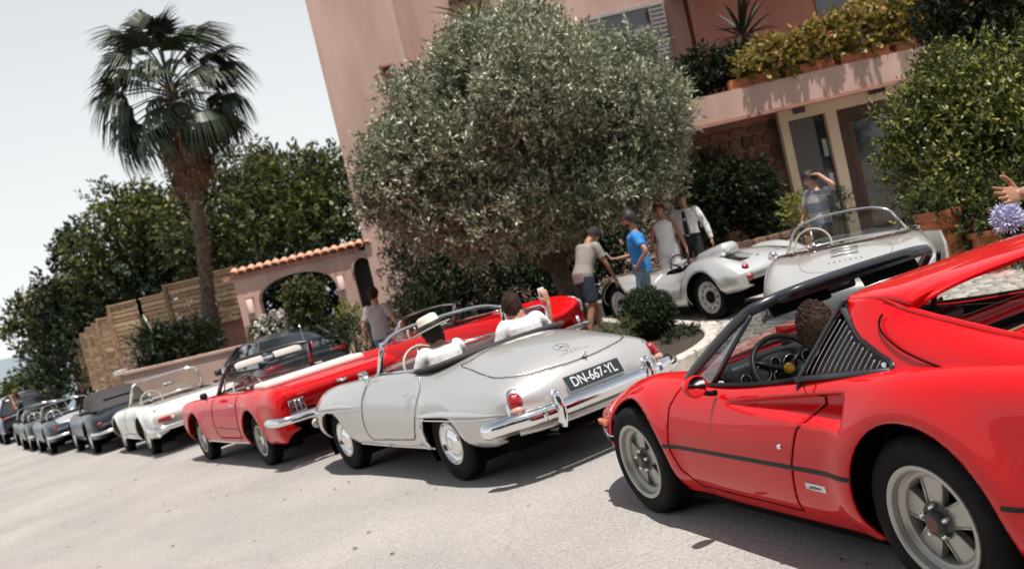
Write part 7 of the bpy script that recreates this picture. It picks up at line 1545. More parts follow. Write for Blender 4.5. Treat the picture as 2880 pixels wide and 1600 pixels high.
for (px,py,D,L,lab,mm,k) in ((1285,250,21.5,1.15,'sword-leaved palm plant sticking out left of the olive crown',YM,1),(1170,270,22.0,.85,'lower sword-leaved plant against the tower corner',YM,2),(1345,70,21.5,1.15,'tall yellowish sword-leaved plant above the olive crown at the window',YM2,3)):
    q=at(px,py,D); sword(lab,q,46,L,mm,(q.x,q.y,gz(q.x,q.y)),k)
q=at(2090,95,22.5); sword('dark fan plant standing on the terrace against the shaded wall',q,50,.95,mat('yucca_dark',(.015,.022,.012),.5),(q.x,q.y,3.02),4)
q=at(430,950,25.0); sword('spiky palmetto behind the low parapet wall',q,50,.75,YM,(q.x,q.y,gz(q.x,q.y)),5)
# agapanthus beside the red car
ag=empty('agapanthus',(0,0,0),0,'pale blue agapanthus flower head at the right edge below the pointing hand','flower'); q=at(2838,620,5.75); bz=Vector((q.x+.10,q.y+.05,gz(q.x,q.y))); ag.location=bz; h=q-bz
MB().tube([(0,0,0),(h.x*.3,h.y*.3,h.z*.5),tuple(h)],[.008,.007,.006],6).build('stem',mat('stem_green',(.06,.10,.03),.5),ag,smooth=True)
g=random.Random(8); fm=mat('petal_blue',(.58,.60,.78),.5,noise=.2,nscale=60,sss=.1); fp=None
for k in range(95):
    z=g.uniform(-.55,1); a=g.uniform(0,6.283); d=Vector((math.sqrt(1-z*z)*math.cos(a),math.sqrt(1-z*z)*math.sin(a),z)); L=g.uniform(.055,.075)
    if fp is None or k<4:
        mb=MB(); mb.tube([(0,0,0),(0,0,.052)],.0012,4)
        for p in range(6):
            an=p*math.pi/3; u=Vector((math.cos(an),math.sin(an),0)); s_=u.cross(Vector((0,0,1)))*.0045; c0=Vector((0,0,.052))
            mb.add([c0,c0+u*.006+s_+Vector((0,0,.012)),c0+u*.018+Vector((0,0,.030)),c0+u*.006-s_+Vector((0,0,.012))],[(0,1,2,3)])
        o=mb.build('floret',fm,ag); fp=o
    else: o=fp.copy(); C.objects.link(o); o.parent=ag
    o.location=h; o.rotation_euler=d.to_track_quat('Z','Y').to_euler(); s=g.uniform(1.05,1.45); o.scale=(s,s,s)
lf=mat('agap_leaf',(.04,.08,.02),.45)
for k in range(9):
    a=k*.7; MB().tube([(0,0,0),(math.cos(a)*.12,math.sin(a)*.12,.32),(math.cos(a)*.35,math.sin(a)*.35,.30)],[.004,.012,.002],4,flat=4).build('leaf',lf,ag)
# ================================================================ tall hedge across the drive, behind the viewpoint (it is what the bodywork mirrors)
for k,(x,y) in enumerate([(-26,-7),(-19,-9),(-12,-10.5),(-5,-11.5),(2,-12),(9,-11.5),(16,-9)]):
    bl=[(x,y,1.6,4.2,1.3,2.2),(x+1,y-.4,3.6,3.6,1.4,1.9),(x-1.5,y-.5,6.0,3.2,1.8,2.6),(x+.5,y-1,8.6,3.4,2.0,2.6)]
    bush('hedge_tree',('broad dark hedge tree opposite the row, %s of seven from the left'%('first','second','third','fourth','fifth','sixth','seventh')[k]),bl,9000,.46,DG,group='hedge trees across the drive',seed=60+k,cat='tree',twig=8,tl=.6,aspect=.6,shell=.25)

# a few dry leaves and bits of grit blown on the drive
g=random.Random(21); V=[];F=[]
for k in range(170):
    x=g.uniform(-7,2.2); y=g.uniform(3.6,12) if g.random()<.6 else g.uniform(9,20); s_=g.uniform(.010,.030); a=g.uniform(0,6.28); z=gz(x,y)+.006; c,s2=math.cos(a)*s_,math.sin(a)*s_; o=len(V)
    V+=[(x-c,y-s2,z),(x+s2*.5,y-c*.5,z+s_*.35),(x+c,y+s2,z+s_*.12),(x-s2*.5,y+c*.5,z+s_*.3)]; F.append((o,o+1,o+2,o+3))
lv=finish('dry_leaves',V,F,leafmat('dry_leaf',(.10,.05,.02),(.30,.19,.09),trans=.1),smooth=False); tag(lv,'scattered dry leaves and grit on the pale drive','leaves',kind='stuff')
# ================================================================ people
SKIN=mat('skin',(.46,.25,.17),.5,sss=.15,noise=.08,nscale=20); SKIN2=mat('skin_tan',(.33,.165,.10),.5,sss=.15,noise=.08,nscale=20)
def etube(mb,pts,ra,rb,fwd,n=14):
    """elliptic tube: ra along fwd, rb across"""
    P=[Vector(p) for p in pts]; V=[]; f0=Vector(fwd)
    for i,p in enumerate(P):
        t=(P[min(i+1,len(P)-1)]-P[max(i-1,0)]).normalized(); a=(f0-t*f0.dot(t)).normalized(); b=t.cross(a)
        for k in range(n):
            th=2*math.pi*k/n; V.append(p+a*(math.cos(th)*ra[i])+b*(math.sin(th)*rb[i]))
    m=len(P); F=[(i*n+k,i*n+(k+1)%n,(i+1)*n+(k+1)%n,(i+1)*n+k) for i in range(m-1) for k in range(n)]+[tuple(range(n))[::-1],tuple((m-1)*n+k for k in range(n))]
    mb.add(V,F)
def merge(mb,name,m,parent,vox=.012,sm=4,wr=0,ws=9):
    o=mb.build(name,m,parent,smooth=True); r=o.modifiers.new('one_surface','REMESH'); r.mode='VOXEL'; r.voxel_size=vox; r.use_smooth_shade=True
    s=o.modifiers.new('soften','SMOOTH'); s.factor=.5; s.iterations=sm
    if wr:
        t=bpy.data.textures.new('folds','CLOUDS'); t.noise_scale=ws*.01; t.noise_depth=2; d=o.modifiers.new('folds','DISPLACE'); d.texture=t; d.strength=wr; d.mid_level=.5; d.texture_coords='LOCAL'
    return o
def limb(mb,pts,rr,n=10,k=4): P=spline(pts,k); rs=np.interp(np.linspace(0,len(pts)-1,len(P)),range(len(pts)),rr); mb.tube(P,list(rs),n)
def hand(mb,w,d,up,side=1,L=.185,curl=.5,spread=.09,thumb=1.0,n=7):
    """palm, four unequal bent fingers and a side thumb; d = direction, up = back of the hand"""
    w=Vector(w); d=Vector(d).normalized(); u=Vector(up); u=(u-d*u.dot(d)).normalized(); s=d.cross(u)*side; S=L/.185
    etube(mb,[w,w+d*.045*S,w+d*.085*S,w+d*.10*S],[.014*S,.015*S,.013*S,.010*S],[.024*S,.038*S,.041*S,.038*S],u,10)
    for k,(off,ln,a) in enumerate(((.030,.068,.8),(.010,.078,.25),(-.011,.072,-.25),(-.031,.056,-.8))):
        b=w+d*.092*S+s*off*S; dd=(d+s*a*spread).normalized(); p=[b]; c=0
        for j,f in enumerate((.45,.30,.25)):
            c+=curl*(.5,.8,.6)[j]; v=(dd*math.cos(c)-u*math.sin(c)); p.append(p[-1]+v*ln*f*S)
        limb(mb,p,[.0088*S,.0082*S,.0076*S,.0062*S],n,2)
    t0=w+d*.022*S+s*.022*S; t1=t0+(d*.55+s*.75*thumb-u*.25).normalized()*.042*S; t2=t1+(d*.8+s*.45*thumb-u*.25).normalized()*.032*S; t3=t2+(d*.95+s*.25*thumb-u*.2*curl).normalized()*.024*S
    limb(mb,[t0,t1,t2,t3],[.015*S,.0115*S,.0098*S,.0075*S],n,2)
def head(parent,body,c,fw,up,hairm,S=1,style='short',skin=SKIN,beard=None,glasses=False,face=True,hat=False):
    """skull and face go into the body mesh; hair is a child"""
    c=Vector(c); f=Vector(fw).normalized(); u=Vector(up).normalized(); f=(f-u*f.dot(u)).normalized(); s=u.cross(f)
    P=lambda a,b,h: c+(f*a+s*b+u*h)*S
    V=[];n=18;m=14
    for j in range(m+1):
        ph=math.pi*j/m; z=math.cos(ph); r=math.sin(ph)
        for i in range(n):
            th=2*math.pi*i/n; x=math.cos(th); y=math.sin(th)
            jaw=1 if z>-.1 else 1-.34*min(1,(-.1-z)/.9)
            X=.098*r*x*(1 if x>0 else 1.06)+(.018*(-z) if x>0 and z<0 else 0); Y=.076*r*y*jaw; Z=.118*z-(.004 if z<0 else 0)
            if z<-.2 and x<0: X*=.80
            V.append(P(X,Y,Z))
    body.add(V,[(j*n+i,(j+1)*n+i,(j+1)*n+(i+1)%n,j*n+(i+1)%n) for j in range(m) for i in range(n)])
    limb(body,[P(.088,0,.02),P(.112,0,-.018),P(.094,0,-.030)],[.009*S,.014*S,.012*S],8,2)     # nose
    body.ball(P(.083,0,-.062),.016*S,8,6,(1,1.4,.6)); body.ball(P(.075,0,-.098),.022*S,8,6)       # lips, chin
    for q in (-1,1):
        body.ball(P(-.004,q*.076,-.008),.024*S,8,6,(.6,.35,1.0))
    eyes=MB(); brow=MB()
    if face:
        for q in (-1,1):
            eyes.ball(P(.084,q*.030,.008),.0085*S,8,6); brow.tube([P(.090,q*.014,.028),P(.092,q*.032,.033),P(.082,q*.050,.027)],.0042*S,5)
        eyes.build('eye',mat('eye_dark',(.02,.015,.012),.2),parent,smooth=True); brow.build('eyebrow',hairm,parent,smooth=True)
        MB().tube([P(.093,-.020,-.062),P(.098,0,-.061),P(.093,.020,-.062)],.0035*S,5).build('mouth',mat('lip',(.30,.10,.08),.5),parent,smooth=True)
    if glasses:
        g=MB()
        for q in (-1,1): g.add([P(.098,q*.010,.020),P(.090,q*.052,.020),P(.090,q*.050,-.012),P(.099,q*.014,-.012)],[(0,1,2,3)]); g.tube([P(.090,q*.054,.014),P(.0,q*.082,.012)],.003*S,4)
        g.build('sunglasses',mat('lens_black',(.008,.008,.01),.08),parent)
    if beard:
        b=MB(); b.ball(P(.052,0,-.075),.055*S,14,10,(.85,1.12,.75)); merge(b,'beard',beard,parent,.008,2)
    if style!='none':
        h=MB(); V=[]; n=22; m=12; g=random.Random(int(c.x*100))
        for j in range(m+1):
            ph=math.pi*.62*j/m; z=math.cos(ph); r=math.sin(ph)
            for i in range(n):
                th=2*math.pi*i/n; x=math.cos(th); y=math.sin(th); lim=1.0
                k=1.09+g.uniform(-.02,.02); X=.098*r*x*(1.10 if x<0 else 1.02)*k; Y=.076*r*y*1.10*k; Z=.118*z*1.10
                if x>.25: Z=max(Z,.050-.0*x)          # hairline on the forehead
                if x<-.2 and z<.15: Z-=.030*(-x)*(1-z)      # down the nape
                V.append(P(X,Y,Z+.004))
        h.add(V,[(j*n+i,(j+1)*n+i,(j+1)*n+(i+1)%n,j*n+(i+1)%n) for j in range(m) for i in range(n)])
        if style=='curly':
            for k in range(520):
                ph=math.acos(g.uniform(-.35,1)); th=g.uniform(0,6.283); x,y,z=math.sin(ph)*math.cos(th),math.sin(ph)*math.sin(th),math.cos(ph)
                if x>.3 and z<.4: continue
                h.ball(P(.104*x*1.05,.082*y*1.08,.122*z*1.08+.004),.0080*S*g.uniform(.5,1.4)*(1 if z>.1 else .7),5,4)
            h.build('hair',hairm,parent,smooth=True)
        else:
            for k in range(60 if style=='short' else 150):
                ph=math.acos(g.uniform(0,1)); th=g.uniform(0,6.283); x,y,z=math.sin(ph)*math.cos(th),math.sin(ph)*math.sin(th),math.cos(ph)
                if x>.6: continue
                h.ball(P(.102*x*1.04,.080*y*1.05,.120*z*1.06+.004),.014*S,6,4)
            h.build('hair',hairm,parent,smooth=True)
HB=mat('hair_black',(.012,.009,.008),.55); HBR=mat('hair_brown',(.030,.014,.008),.7,noise=.5,nscale=40,spec=.2); HG=mat('hair_greying',(.03,.027,.024),.8,spec=.2)
def person(label,x,y,yaw,H=1.75,z=None,skin=SKIN,hair=HB,style='short',shirt=None,legs=None,shoes=None,arms=None,lean=0,turn=0,nod=0,feet=((.06,.10),(-.06,-.10)),slv='short',shorts=False,beard=None,glasses=False,group=None,female=False,vox=.013,face=True,sleeveless=False,extra=None,headtilt=0,wr=.008,tuck=False):
    t=empty('person',(x,y,gz(x,y) if z is None else z),yaw,label,'person',group); k=H/1.75; body=MB()
    sh=.185*(.88 if female else 1)
    hip=Vector((0,0,.93*k)); cl,sl=math.cos(lean),math.sin(lean)
    def T(a,b,h): return Vector((a*cl+h*sl,b,h*cl-a*sl))*1.0   # torso frame above the hips
    tp=lambda a,b,h: hip+T(a*k,b*k,h*k)
    etube(body,[hip+Vector((0,0,-.10*k)),hip,tp(0,0,.14),tp(.005,0,.30),tp(0,0,.42),tp(-.01,0,.49)],[q*k for q in (.085,.115,.095,.115,.105,.05)],[q*k for q in (.13,.165,.135 if not female else .115,sh*.90,sh*.98,.09)],(1,0,0),16)
    neck=tp(-.005,0,.50); hc=tp(.025+.05*math.sin(nod),0,.675-.02*abs(nod)); limb(body,[tp(-.005,0,.46),tp(.0,0,.54),hc+Vector((-.02,0,-.05*k))],[.062*k,.055*k,.055*k],12)
    hf=Vector((math.cos(turn)*math.cos(nod),math.sin(turn)*math.cos(nod),-math.sin(nod))); hu=Vector((math.sin(nod)*math.cos(turn)+sl*.5,math.sin(nod)*math.sin(turn)+headtilt,math.cos(nod)))
    head(t,body,hc,hf,hu,hair,k,style,skin,beard,glasses,face)
    # arms: elbow and wrist offsets from the shoulder, in body units
    A=arms or {}
    sj={}
    for s_,nm in ((1,'L'),(-1,'R')):
        S0=tp(0,s_*sh,.43); e,w,hd,up,cu=A.get(nm,((.0,s_*.07,-.28),(.05,s_*.08,-.53),(.1,0,-1),(0,s_,0),.5))
        E_=S0+Vector(e)*k; W_=S0+Vector(w)*k; limb(body,[S0+Vector((0,-s_*.04,0)),S0,(S0+E_)/2,E_,(E_+W_)/2,W_],[.05*k,.052*k,.043*k,.036*k,.033*k,.024*k],10); hand(body,W_,hd,up,s_*(1),.18*k,cu); sj[nm]=(S0,E_,W_)
    lg={}
    for (fx_,fy_),s_,nm in ((feet[0],1,'L'),(feet[1],-1,'R')):
        h0=hip+Vector((0,s_*.09*k,-.03*k)); an=Vector((fx_,s_*abs(fy_),.09*k)); kn=(h0+an)/2+Vector((.035+abs(fx_)*.15,s_*.01,.02)); limb(body,[h0,(h0+kn)/2,kn,(kn+an)/2,an],[.088*k,.076*k,.055*k,.052*k,.036*k],12); lg[nm]=(h0,kn,an)
        etube(body,[an+Vector((-.05,0,-.05)),an+Vector((.05,0,-.055)),an+Vector((.15,0,-.068))],[.030,.032,.018],[.035,.045,.035],(0,0,1),8)
    merge(body,'body',skin,t,vox,4)
    # clothes
    g=MB(); e_=.014
    if shirt:
        etube(g,[hip+Vector((0,0,-.10*k if not tuck else .05*k)),hip+Vector((0,0,.02 if not tuck else .06)),tp(0,0,.14),tp(.005,0,.30),tp(0,0,.42),tp(-.008,0,.478)],[(q+e_)*k for q in (.118 if not tuck else .108,.122 if not tuck else .11,.112,.124,.110,.060)],[(q+e_)*k for q in (.165,.168,.148 if not female else .122,sh*.92,sh*.99,.085)],(1,0,0),18)
        for nm,s_ in (('L',1),('R',-1)):
            S0,E_,W_=sj[nm]
            if sleeveless: continue
            if slv=='short': q=S0.lerp(E_,.66); limb(g,[S0+Vector((0,-s_*.06,0)),S0,q],[.062*k,.066*k,.064*k],12)
            else: limb(g,[S0+Vector((0,-s_*.06,0)),S0,E_,E_.lerp(W_,.55),W_+(E_-W_)*.06],[.062*k,.066*k,.052*k,.046*k,.036*k],12)
        merge(g,'shirt',shirt,t,.012,3,wr,7)
    if legs:
        g=MB(); etube(g,[hip+Vector((0,0,-.12*k)),hip,hip+Vector((0,0,.07*k))],[.128*k,.130*k,.112*k],[.172*k,.175*k,.150*k],(1,0,0),16)
        for nm in 'LR':
            h0,kn,an=lg[nm]
            if shorts: limb(g,[h0,h0.lerp(kn,.6),kn+Vector((0,0,.02))],[.105*k,.098*k,.090*k],12)
            else: limb(g,[h0,h0.lerp(kn,.5),kn,kn.lerp(an,.5),an+Vector((0,0,-.02))],[.102*k,.090*k,.070*k,.064*k,.056*k],12)
        merge(g,'trousers' if not shorts else 'shorts',legs,t,.012,3,.008,6)
        if tuck: MB().tube([hip+Vector((.128*k*math.cos(a),.165*k*math.sin(a),.055*k)) for a in [2*math.pi*q/20 for q in range(20)]],.014,6,closed=True,flat=1.3).build('belt',mat('belt_dark',(.02,.014,.01),.5),t,smooth=True)
    if shoes:
        g=MB()
        for nm in 'LR':
            an=lg[nm][2]; etube(g,[an+Vector((-.075,0,-.045)),an+Vector((-.02,0,-.035)),an+Vector((.08,0,-.055)),an+Vector((.175,0,-.070))],[.045,.052,.036,.020],[.038,.044,.050,.036],(0,0,1),10)
        merge(g,'shoes',shoes,t,.012,2)
    if extra: extra(t,tp,sj,k)
    return t
WT=mat('white_cotton',(.80,.79,.78),.85,bump=.15,bscale=12); GT=mat('grey_jersey',(.34,.33,.325),.9,noise=.12,nscale=3); JE=mat('blue_denim',(.09,.15,.23),.85,noise=.25,nscale=10); JL=mat('light_denim',(.15,.22,.27),.85,noise=.25,nscale=10)
BP=mat('blue_polo',(.02,.20,.50),.8); BKT=mat('black_trousers',(.012,.012,.015),.8); NV=mat('navy_cotton',(.015,.022,.045),.85); SHO=mat('shoe_dark',(.02,.016,.014),.5); SHW=mat('shoe_pale',(.45,.43,.40),.7)
SM=mat('stone_grey_tee',(.26,.24,.21),.9,noise=.1,nscale=4)
def striped():
    m=bpy.data.materials.new('striped_jersey'); m.use_nodes=True; t=m.node_tree; b=t.nodes['Principled BSDF']; b.inputs['Roughness'].default_value=.9
    g=t.nodes.new('ShaderNodeTexCoord'); s=t.nodes.new('ShaderNodeSeparateXYZ'); t.links.new(g.outputs['Object'],s.inputs[0])
    a=t.nodes.new('ShaderNodeMath'); a.operation='MULTIPLY'; a.inputs[1].default_value=180; t.links.new(s.outputs[2],a.inputs[0]); c=t.nodes.new('ShaderNodeMath'); c.operation='SINE'; t.links.new(a.outputs[0],c.inputs[0])
    r=t.nodes.new('ShaderNodeValToRGB'); r.color_ramp.elements[0].color=(.24,.26,.30,1); r.color_ramp.elements[1].color=(.60,.57,.54,1); mp=t.nodes.new('ShaderNodeMapRange'); mp.inputs[1].default_value=-1; t.links.new(c.outputs[0],mp.inputs[0])
    # broad darker bands under the fine ones
    a2=t.nodes.new('ShaderNodeMath'); a2.operation='MULTIPLY'; a2.inputs[1].default_value=26; t.links.new(s.outputs[2],a2.inputs[0]); c2=t.nodes.new('ShaderNodeMath'); c2.operation='SINE'; t.links.new(a2.outputs[0],c2.inputs[0]); r2=t.nodes.new('ShaderNodeValToRGB'); r2.color_ramp.elements[0].color=(.55,.62,.75,1); r2.color_ramp.elements[0].position=.3; r2.color_ramp.elements[1].color=(1.1,1.05,1,1); r2.color_ramp.elements[1].position=.5; t.links.new(c2.outputs[0],r2.inputs[0])
    mx=t.nodes.new('ShaderNodeMixRGB'); mx.blend_type='MULTIPLY'; mx.inputs[0].default_value=1; t.links.new(mp.outputs[0],r.inputs[0]); t.links.new(r.outputs[0],mx.inputs[1]); t.links.new(r2.outputs[0],mx.inputs[2]); t.links.new(mx.outputs[0],b.inputs['Base Color']); return m
ST=striped()
def phone(t,p,rot=0): MB().rbox(p,(.012,.07,.14),.004,rot=Matrix.Rotation(rot,3,'Y')).build('phone',mat('phone_white',(.6,.6,.6),.2,coat=1),t,smooth=True)
# man in grey T-shirt and jeans, walking away
person('man in damp grey T-shirt and blue jeans walking away towards the arched gate',-2.44,17.9,R(70),1.80,shirt=GT,legs=JE,shoes=SHW,hair=HBR,feet=((.16,.11),(-.14,.11)),arms={'L':((-.06,.10,-.27),(.02,.16,-.50),(.1,.05,-1),(0,1,0),.5),'R':((-.02,-.13,-.26),(.14,-.20,-.42),(.5,-.1,-.7),(0,-1,0),.5)},extra=lambda t,tp,sj,k:MB().rbox(tp(-.136,0,.24),(.012,.16,.24),.006).build('sweat_patch',mat('damp_grey',(.20,.19,.195),.95),t,smooth=True) if 0 else None)
# blue polo
def ph1(t,tp,sj,k): W=sj['R'][2]; phone(t,W+Vector((.10,.02,.06)),.5)
person('bearded man in bright blue polo shirt and jeans holding out a phone',1.80,13.95,R(172),1.74,z=COURT,skin=SKIN2,shirt=BP,legs=JL,shoes=SHO,beard=HB,glasses=True,feet=((.07,.10),(-.05,.10)),nod=.15,arms={'L':((-.10,.16,-.22),(.06,.08,-.42),(.3,-.6,-.2),(0,1,0),.6),'R':((.06,-.06,-.27),(.32,-.05,-.27),(1,.1,.25),(0,0,-1),.45)},extra=ph1)
# woman in white
person('woman in white sleeveless top and white trousers, her face behind the olive leaves',2.66,16.85,R(250),1.74,shirt=WT,legs=WT,shoes=SHW,female=True,sleeveless=True,skin=SKIN2,hair=HBR,style='long',arms={'L':((.0,.10,-.27),(.06,.16,-.50),(.1,.05,-1),(0,1,0),.6),'R':((.05,-.06,-.27),(.14,-.02,-.46),(.2,.1,-1),(0,-1,0),.4)},feet=((.08,.10),(-.06,.10)))
# waiter
def tie(t,tp,sj,k):
    V=[tp(.128,.028,.455),tp(.128,-.028,.455),tp(.155,-.045,.10),tp(.163,0,.045),tp(.155,.045,.10)]; V=V+[v+Vector((-.02,0,0)) for v in V]
    MB().add(V,[(0,1,2,3,4),(9,8,7,6,5)]+[(i,5+i,5+(i+1)%5,(i+1)%5) for i in range(5)]).build('tie',mat('tie_black',(.010,.014,.016),.6),t)
    MB().rbox(tp(.15,0,.055),(.02,.05,.035),.006).build('belt_buckle',CHR(),t,smooth=True)
person('waiter in white long-sleeved shirt with black tie and black trousers',3.22,17.7,R(246),1.84,shirt=WT,legs=BKT,shoes=SHO,slv='long',nod=.25,turn=.3,skin=SKIN,hair=HB,tuck=True,arms={'L':((.0,.11,-.27),(.03,.17,-.52),(.1,.05,-1),(0,1,0),.6),'R':((.0,-.10,-.27),(.10,-.10,-.51),(.1,.05,-1),(0,-1,0),.6)},extra=tie)
# man in stone tee and navy shorts, bending forward
person('man in stone-grey T-shirt and navy shorts walking off bent forward under the olive',1.00,14.3,R(35),1.70,z=COURT+.05,shirt=SM,legs=NV,shorts=True,shoes=SHO,skin=SKIN2,hair=HG,lean=.50,nod=1.0,feet=((.22,.10),(-.20,.10)),arms={'L':((.0,.08,-.29),(.04,.10,-.54),(.1,.05,-1),(0,1,0),.5),'R':((.06,-.08,-.28),(.16,-.08,-.52),(.2,0,-.9),(0,-1,0),.5)})
# striped man, hand on head
person('man in blue-grey striped T-shirt with one hand on his head behind the silver speedster',4.52,14.5,R(200),1.72,z=COURT,shirt=ST,legs=BKT,shoes=SHO,skin=SKIN,hair=HB,nod=.45,feet=((.05,.10),(-.05,.10)),arms={'L':((-.02,.22,.08),(.06,.04,.28),(.15,-.9,.1),(0,.2,1),.4),'R':((.06,-.08,-.27),(.20,.0,-.40),(.8,.3,-.1),(0,-1,0),.6)})
# far left man with camera
def camr(t,tp,sj,k): MB().rbox(tp(.20,0,.70),(.10,.14,.10),.02).tube([tp(.23,0,.70),tp(.36,0,.70)],.045,10).build('camera_body',BLK(),t,smooth=True); MB().tube([tp(-.10,.12,.47),tp(.12,.05,.45),tp(.16,0,.60)],.012,5).build('camera_strap',mat('strap_white',(.6,.58,.55),.7),t,smooth=True)
person('photographer in dark navy clothes raising a camera at the far left edge',-17.55,35.0,R(215),1.80,shirt=NV,legs=NV,shoes=SHO,skin=SKIN2,hair=HBR,arms={'L':((.16,.14,-.16),(.22,.02,.22),(.1,-.3,1),(0,1,0),.8),'R':((.16,-.14,-.16),(.22,-.02,.22),(.1,.3,1),(0,-1,0),.8)},extra=camr,vox=.02)
# ---- seated people, placed in their cars' frames
def seated(label,car,c,hairm,shirt,skin=SKIN,H=1.75,style='short',headc=None,armL=None,armR=None,nod=0,turn=0,slv='short',extra=None,vox=.010,lean=-.12,thigh=.42,wr=.010,hh=.675):
    M=car.matrix_world@Matrix.Translation(c); t=empty('person',label=label,cat='person',M=M); body=MB(); k=H/1.75; cl,sl=math.cos(lean),math.sin(lean)
    tp=lambda a,b,h: Vector((a*cl+h*sl,b,h*cl-a*sl))*k
    etube(body,[tp(0,0,-.06),tp(0,0,.03),tp(0,0,.14),tp(.005,0,.30),tp(0,0,.42),tp(-.01,0,.49)],[q*k for q in (.10,.115,.100,.118,.108,.05)],[q*k for q in (.15,.165,.14,.172,.182,.09)],(1,0,0),16)
    hc=tp(.055,0,hh); limb(body,[tp(-.005,0,.46),tp(.0,0,.54),hc+Vector((-.02,0,-.05*k))],[.062*k,.055*k,.055*k],12)
    hf=Vector((math.cos(turn)*math.cos(nod),math.sin(turn)*math.cos(nod),-math.sin(nod))); hu=Vector((math.sin(nod)*math.cos(turn),math.sin(nod)*math.sin(turn),math.cos(nod)))
    head(t,body,hc,hf,hu,hairm,k,style,skin)
    g=MB(); sj={}
    for s_,A in ((1,armL),(-1,armR)):
        S0=tp(0,s_*.180,.43); e,w,hd,up,cu=A; E_=S0+Vector(e)*k; W_=S0+Vector(w)*k
        limb(body,[S0+Vector((0,-s_*.04,0)),S0,(S0+E_)/2,E_,(E_+W_)/2,W_],[.05*k,.052*k,.043*k,.036*k,.033*k,.024*k],10); hand(body,W_,hd,up,s_,.18*k,cu)
        q=S0.lerp(E_,.70); limb(g,[S0+Vector((0,-s_*.06,.0)),S0,q],[.062*k,.067*k,.066*k],12); sj['L' if s_>0 else 'R']=(S0,E_,W_)
        limb(body,[Vector((0,s_*.09,.0)),Vector((thigh,s_*.12,.06)),Vector((thigh+.25,s_*.11,-.18))],[.08,.06,.045],10)
    merge(body,'body',skin,t,vox,4)
    etube(g,[tp(0,0,-.06),tp(0,0,.03),tp(0,0,.14),tp(.005,0,.30),tp(0,0,.42),tp(-.008,0,.485)],[(q+.014)*k for q in (.115,.118,.108,.124,.112,.058)],[(q+.014)*k for q in (.165,.168,.150,.176,.186,.082)],(1,0,0),18)
    merge(g,'shirt',shirt,t,.010,3,wr,7)
    g=MB()
    for s_ in (1,-1): limb(g,[Vector((-.02,s_*.09,.0)),Vector((thigh,s_*.12,.06)),Vector((thigh+.25,s_*.11,-.18))],[.10,.078,.06],10)
    merge(g,'trousers',NV,t,.014,3)
    if extra: extra(t,tp,hc,k,sj)
    return t
def straw(t,tp,hc,k,sj):
    hm=mat('straw_hat',(.74,.69,.59),.8,noise=.08,nscale=120,bump=.4,bscale=260); 
    def el(r,e=1.14): return r
    o=MB().lathe([(.0,.148),(.060,.146),(.083,.138),(.092,.118),(.098,.060),(.104,.035),(.150,.030),(.176,.034),(.178,.030),(.150,.024),(.100,.026)],36,'z').build('straw_hat',hm,t,smooth=True); o.location=hc+Vector((-.01,0,.030)); o.rotation_euler=(R(-6),R(10),R(8)); o.scale=(1.16,1.0,1.08)
    MB().lathe([(.1045,.036),(.1035,.048),(.1005,.076),(.0985,.078)],36,'z').build('hat_band',mat('band_black',(.012,.011,.011),.6),o,smooth=True)
seated('driver of the silver roadster in a straw hat with black band and white T-shirt',_mr,(.52,.39,.60),HG,WT,skin=SKIN2,H=1.70,style='short',armL=((.10,.10,-.26),(.34,.06,-.20),(1,0,.2),(0,0,1),1.0),armR=((.14,-.06,-.24),(.40,.06,-.16),(1,0,.2),(0,0,1),1.0),extra=straw,turn=.1,hh=.585,lean=.04)
def ph2(t,tp,hc,k,sj): W=sj['R'][2]; phone(t,W+Vector((.03,.02,.08)),0)
seated('dark-haired passenger in white T-shirt holding up a phone in the silver roadster',_mr,(.36,-.37,.60),HBR,WT,H=1.78,style='short',armL=((.06,.10,-.26),(.26,.04,-.24),(1,0,0),(0,0,1),.6),armR=((.10,-.16,-.14),(.06,-.20,.10),(.0,.1,1),(-1,0,0),.8),extra=ph2,turn=-.35,hh=.60,lean=.02)
seated('curly brown-haired driver of the red targa in a white T-shirt',_ft,(1.04,.385,.28),HBR,WT,H=1.72,style='curly',armL=((.20,.05,-.18),(.40,-.02,-.12),(1,-.1,.25),(0,0,1),1.1),armR=((.16,-.02,-.20),(.38,.04,-.14),(1,0,.2),(0,0,1),1.0),turn=-.45,lean=-.16)
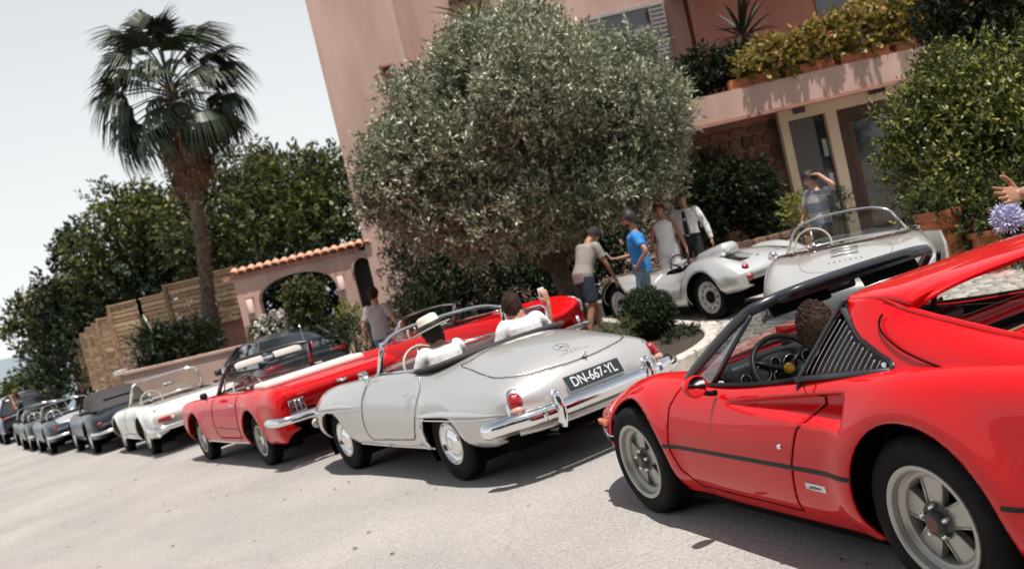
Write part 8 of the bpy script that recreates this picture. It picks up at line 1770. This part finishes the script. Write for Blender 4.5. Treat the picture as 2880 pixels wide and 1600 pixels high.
# ---- the person reaching in from the right: upturned open hand
q0=at(2800,535,4.85); px_=Vector((3.55,5.55,gz(3.55,5.55)))
pt=empty('person',px_,R(200),'person just outside the right edge whose bare open hand reaches into view','person'); I=pt.matrix_world.inverted() if 0 else (Matrix.Translation(px_)@Matrix.Rotation(R(200),4,'Z')).inverted()
wr_=I@at(2868,545,4.95); tip=I@at(2745,560,4.80); d_=(tip-wr_).normalized(); 
shd=Vector((0,-.19,1.42)); el=shd.lerp(wr_,.5)+Vector((-.02,-.08,-.13))
b=MB(); etube(b,[(0,0,.83),(0,0,.93),(0,0,1.07),(0,0,1.23),(0,0,1.35),(0,0,1.42)],[.085,.115,.10,.118,.108,.05],[.13,.165,.14,.17,.185,.09],(1,0,0),16); limb(b,[(0,0,1.39),(0,0,1.47),(0,0,1.55)],[.062,.055,.055],12); head(pt,b,(.03,0,1.60),(1,0,-.05),(0,0,1),HBR)
limb(b,[(0,.15,1.36),(0,.19,1.36),(0,.24,1.08),(.05,.25,.83)],[.05,.052,.037,.025]); hand(b,(.05,.25,.83),(.1,0,-1),(0,1,0),1)
limb(b,[(0,-.15,1.38),tuple(shd),tuple(el),tuple(el.lerp(wr_,.5)),tuple(wr_)],[.05,.052,.038,.036,.027],12,5)
for s_ in (1,-1): limb(b,[(0,s_*.09,.90),(.03,s_*.10,.50),(0,s_*.10,.09)],[.088,.056,.036]); etube(b,[(-.05,s_*.1,.04),(.05,s_*.1,.035),(.15,s_*.1,.02)],[.03,.032,.018],[.035,.045,.035],(0,0,1),8)
merge(b,'body',SKIN2,pt,.012,4)
hn=MB(); up_v=(I.to_3x3()@(-fx)).normalized()     # the palm faces the camera side
up3=(I.to_3x3()@(fx*.80-ux*.35)).normalized()
hand(hn,tuple(wr_-d_*.01),d_,tuple(up3),-1,.215,.10,.16,1.25,9); limb(hn,[tuple(el.lerp(wr_,.75)),tuple(wr_),tuple(wr_+d_*.02)],[.033,.028,.026],12)
merge(hn,'hand',SKIN2,pt,.0035,5)
g=MB(); etube(g,[(0,0,.84),(0,0,.95),(0,0,1.07),(0,0,1.23),(0,0,1.35),(-.01,0,1.41)],[.13,.13,.115,.132,.122,.07],[.17,.178,.155,.185,.198,.095],(1,0,0),18)
for s_,E_ in ((1,Vector((0,.24,1.08))),(-1,el)): S0=Vector((0,s_*.19,1.36 if s_>0 else 1.42)); limb(g,[S0+Vector((0,-s_*.06,0)),S0,S0.lerp(E_,.6)],[.062,.067,.064],12)
merge(g,'shirt',WT,pt,.013,3,.008,7); g=MB(); etube(g,[(0,0,.80),(0,0,.93),(0,0,1.0)],[.128,.13,.112],[.172,.175,.15],(1,0,0),16)
for s_ in (1,-1): limb(g,[(0,s_*.09,.90),(.03,s_*.10,.50),(0,s_*.10,.07)],[.102,.072,.056],12)
merge(g,'trousers',NV,pt,.014,3)
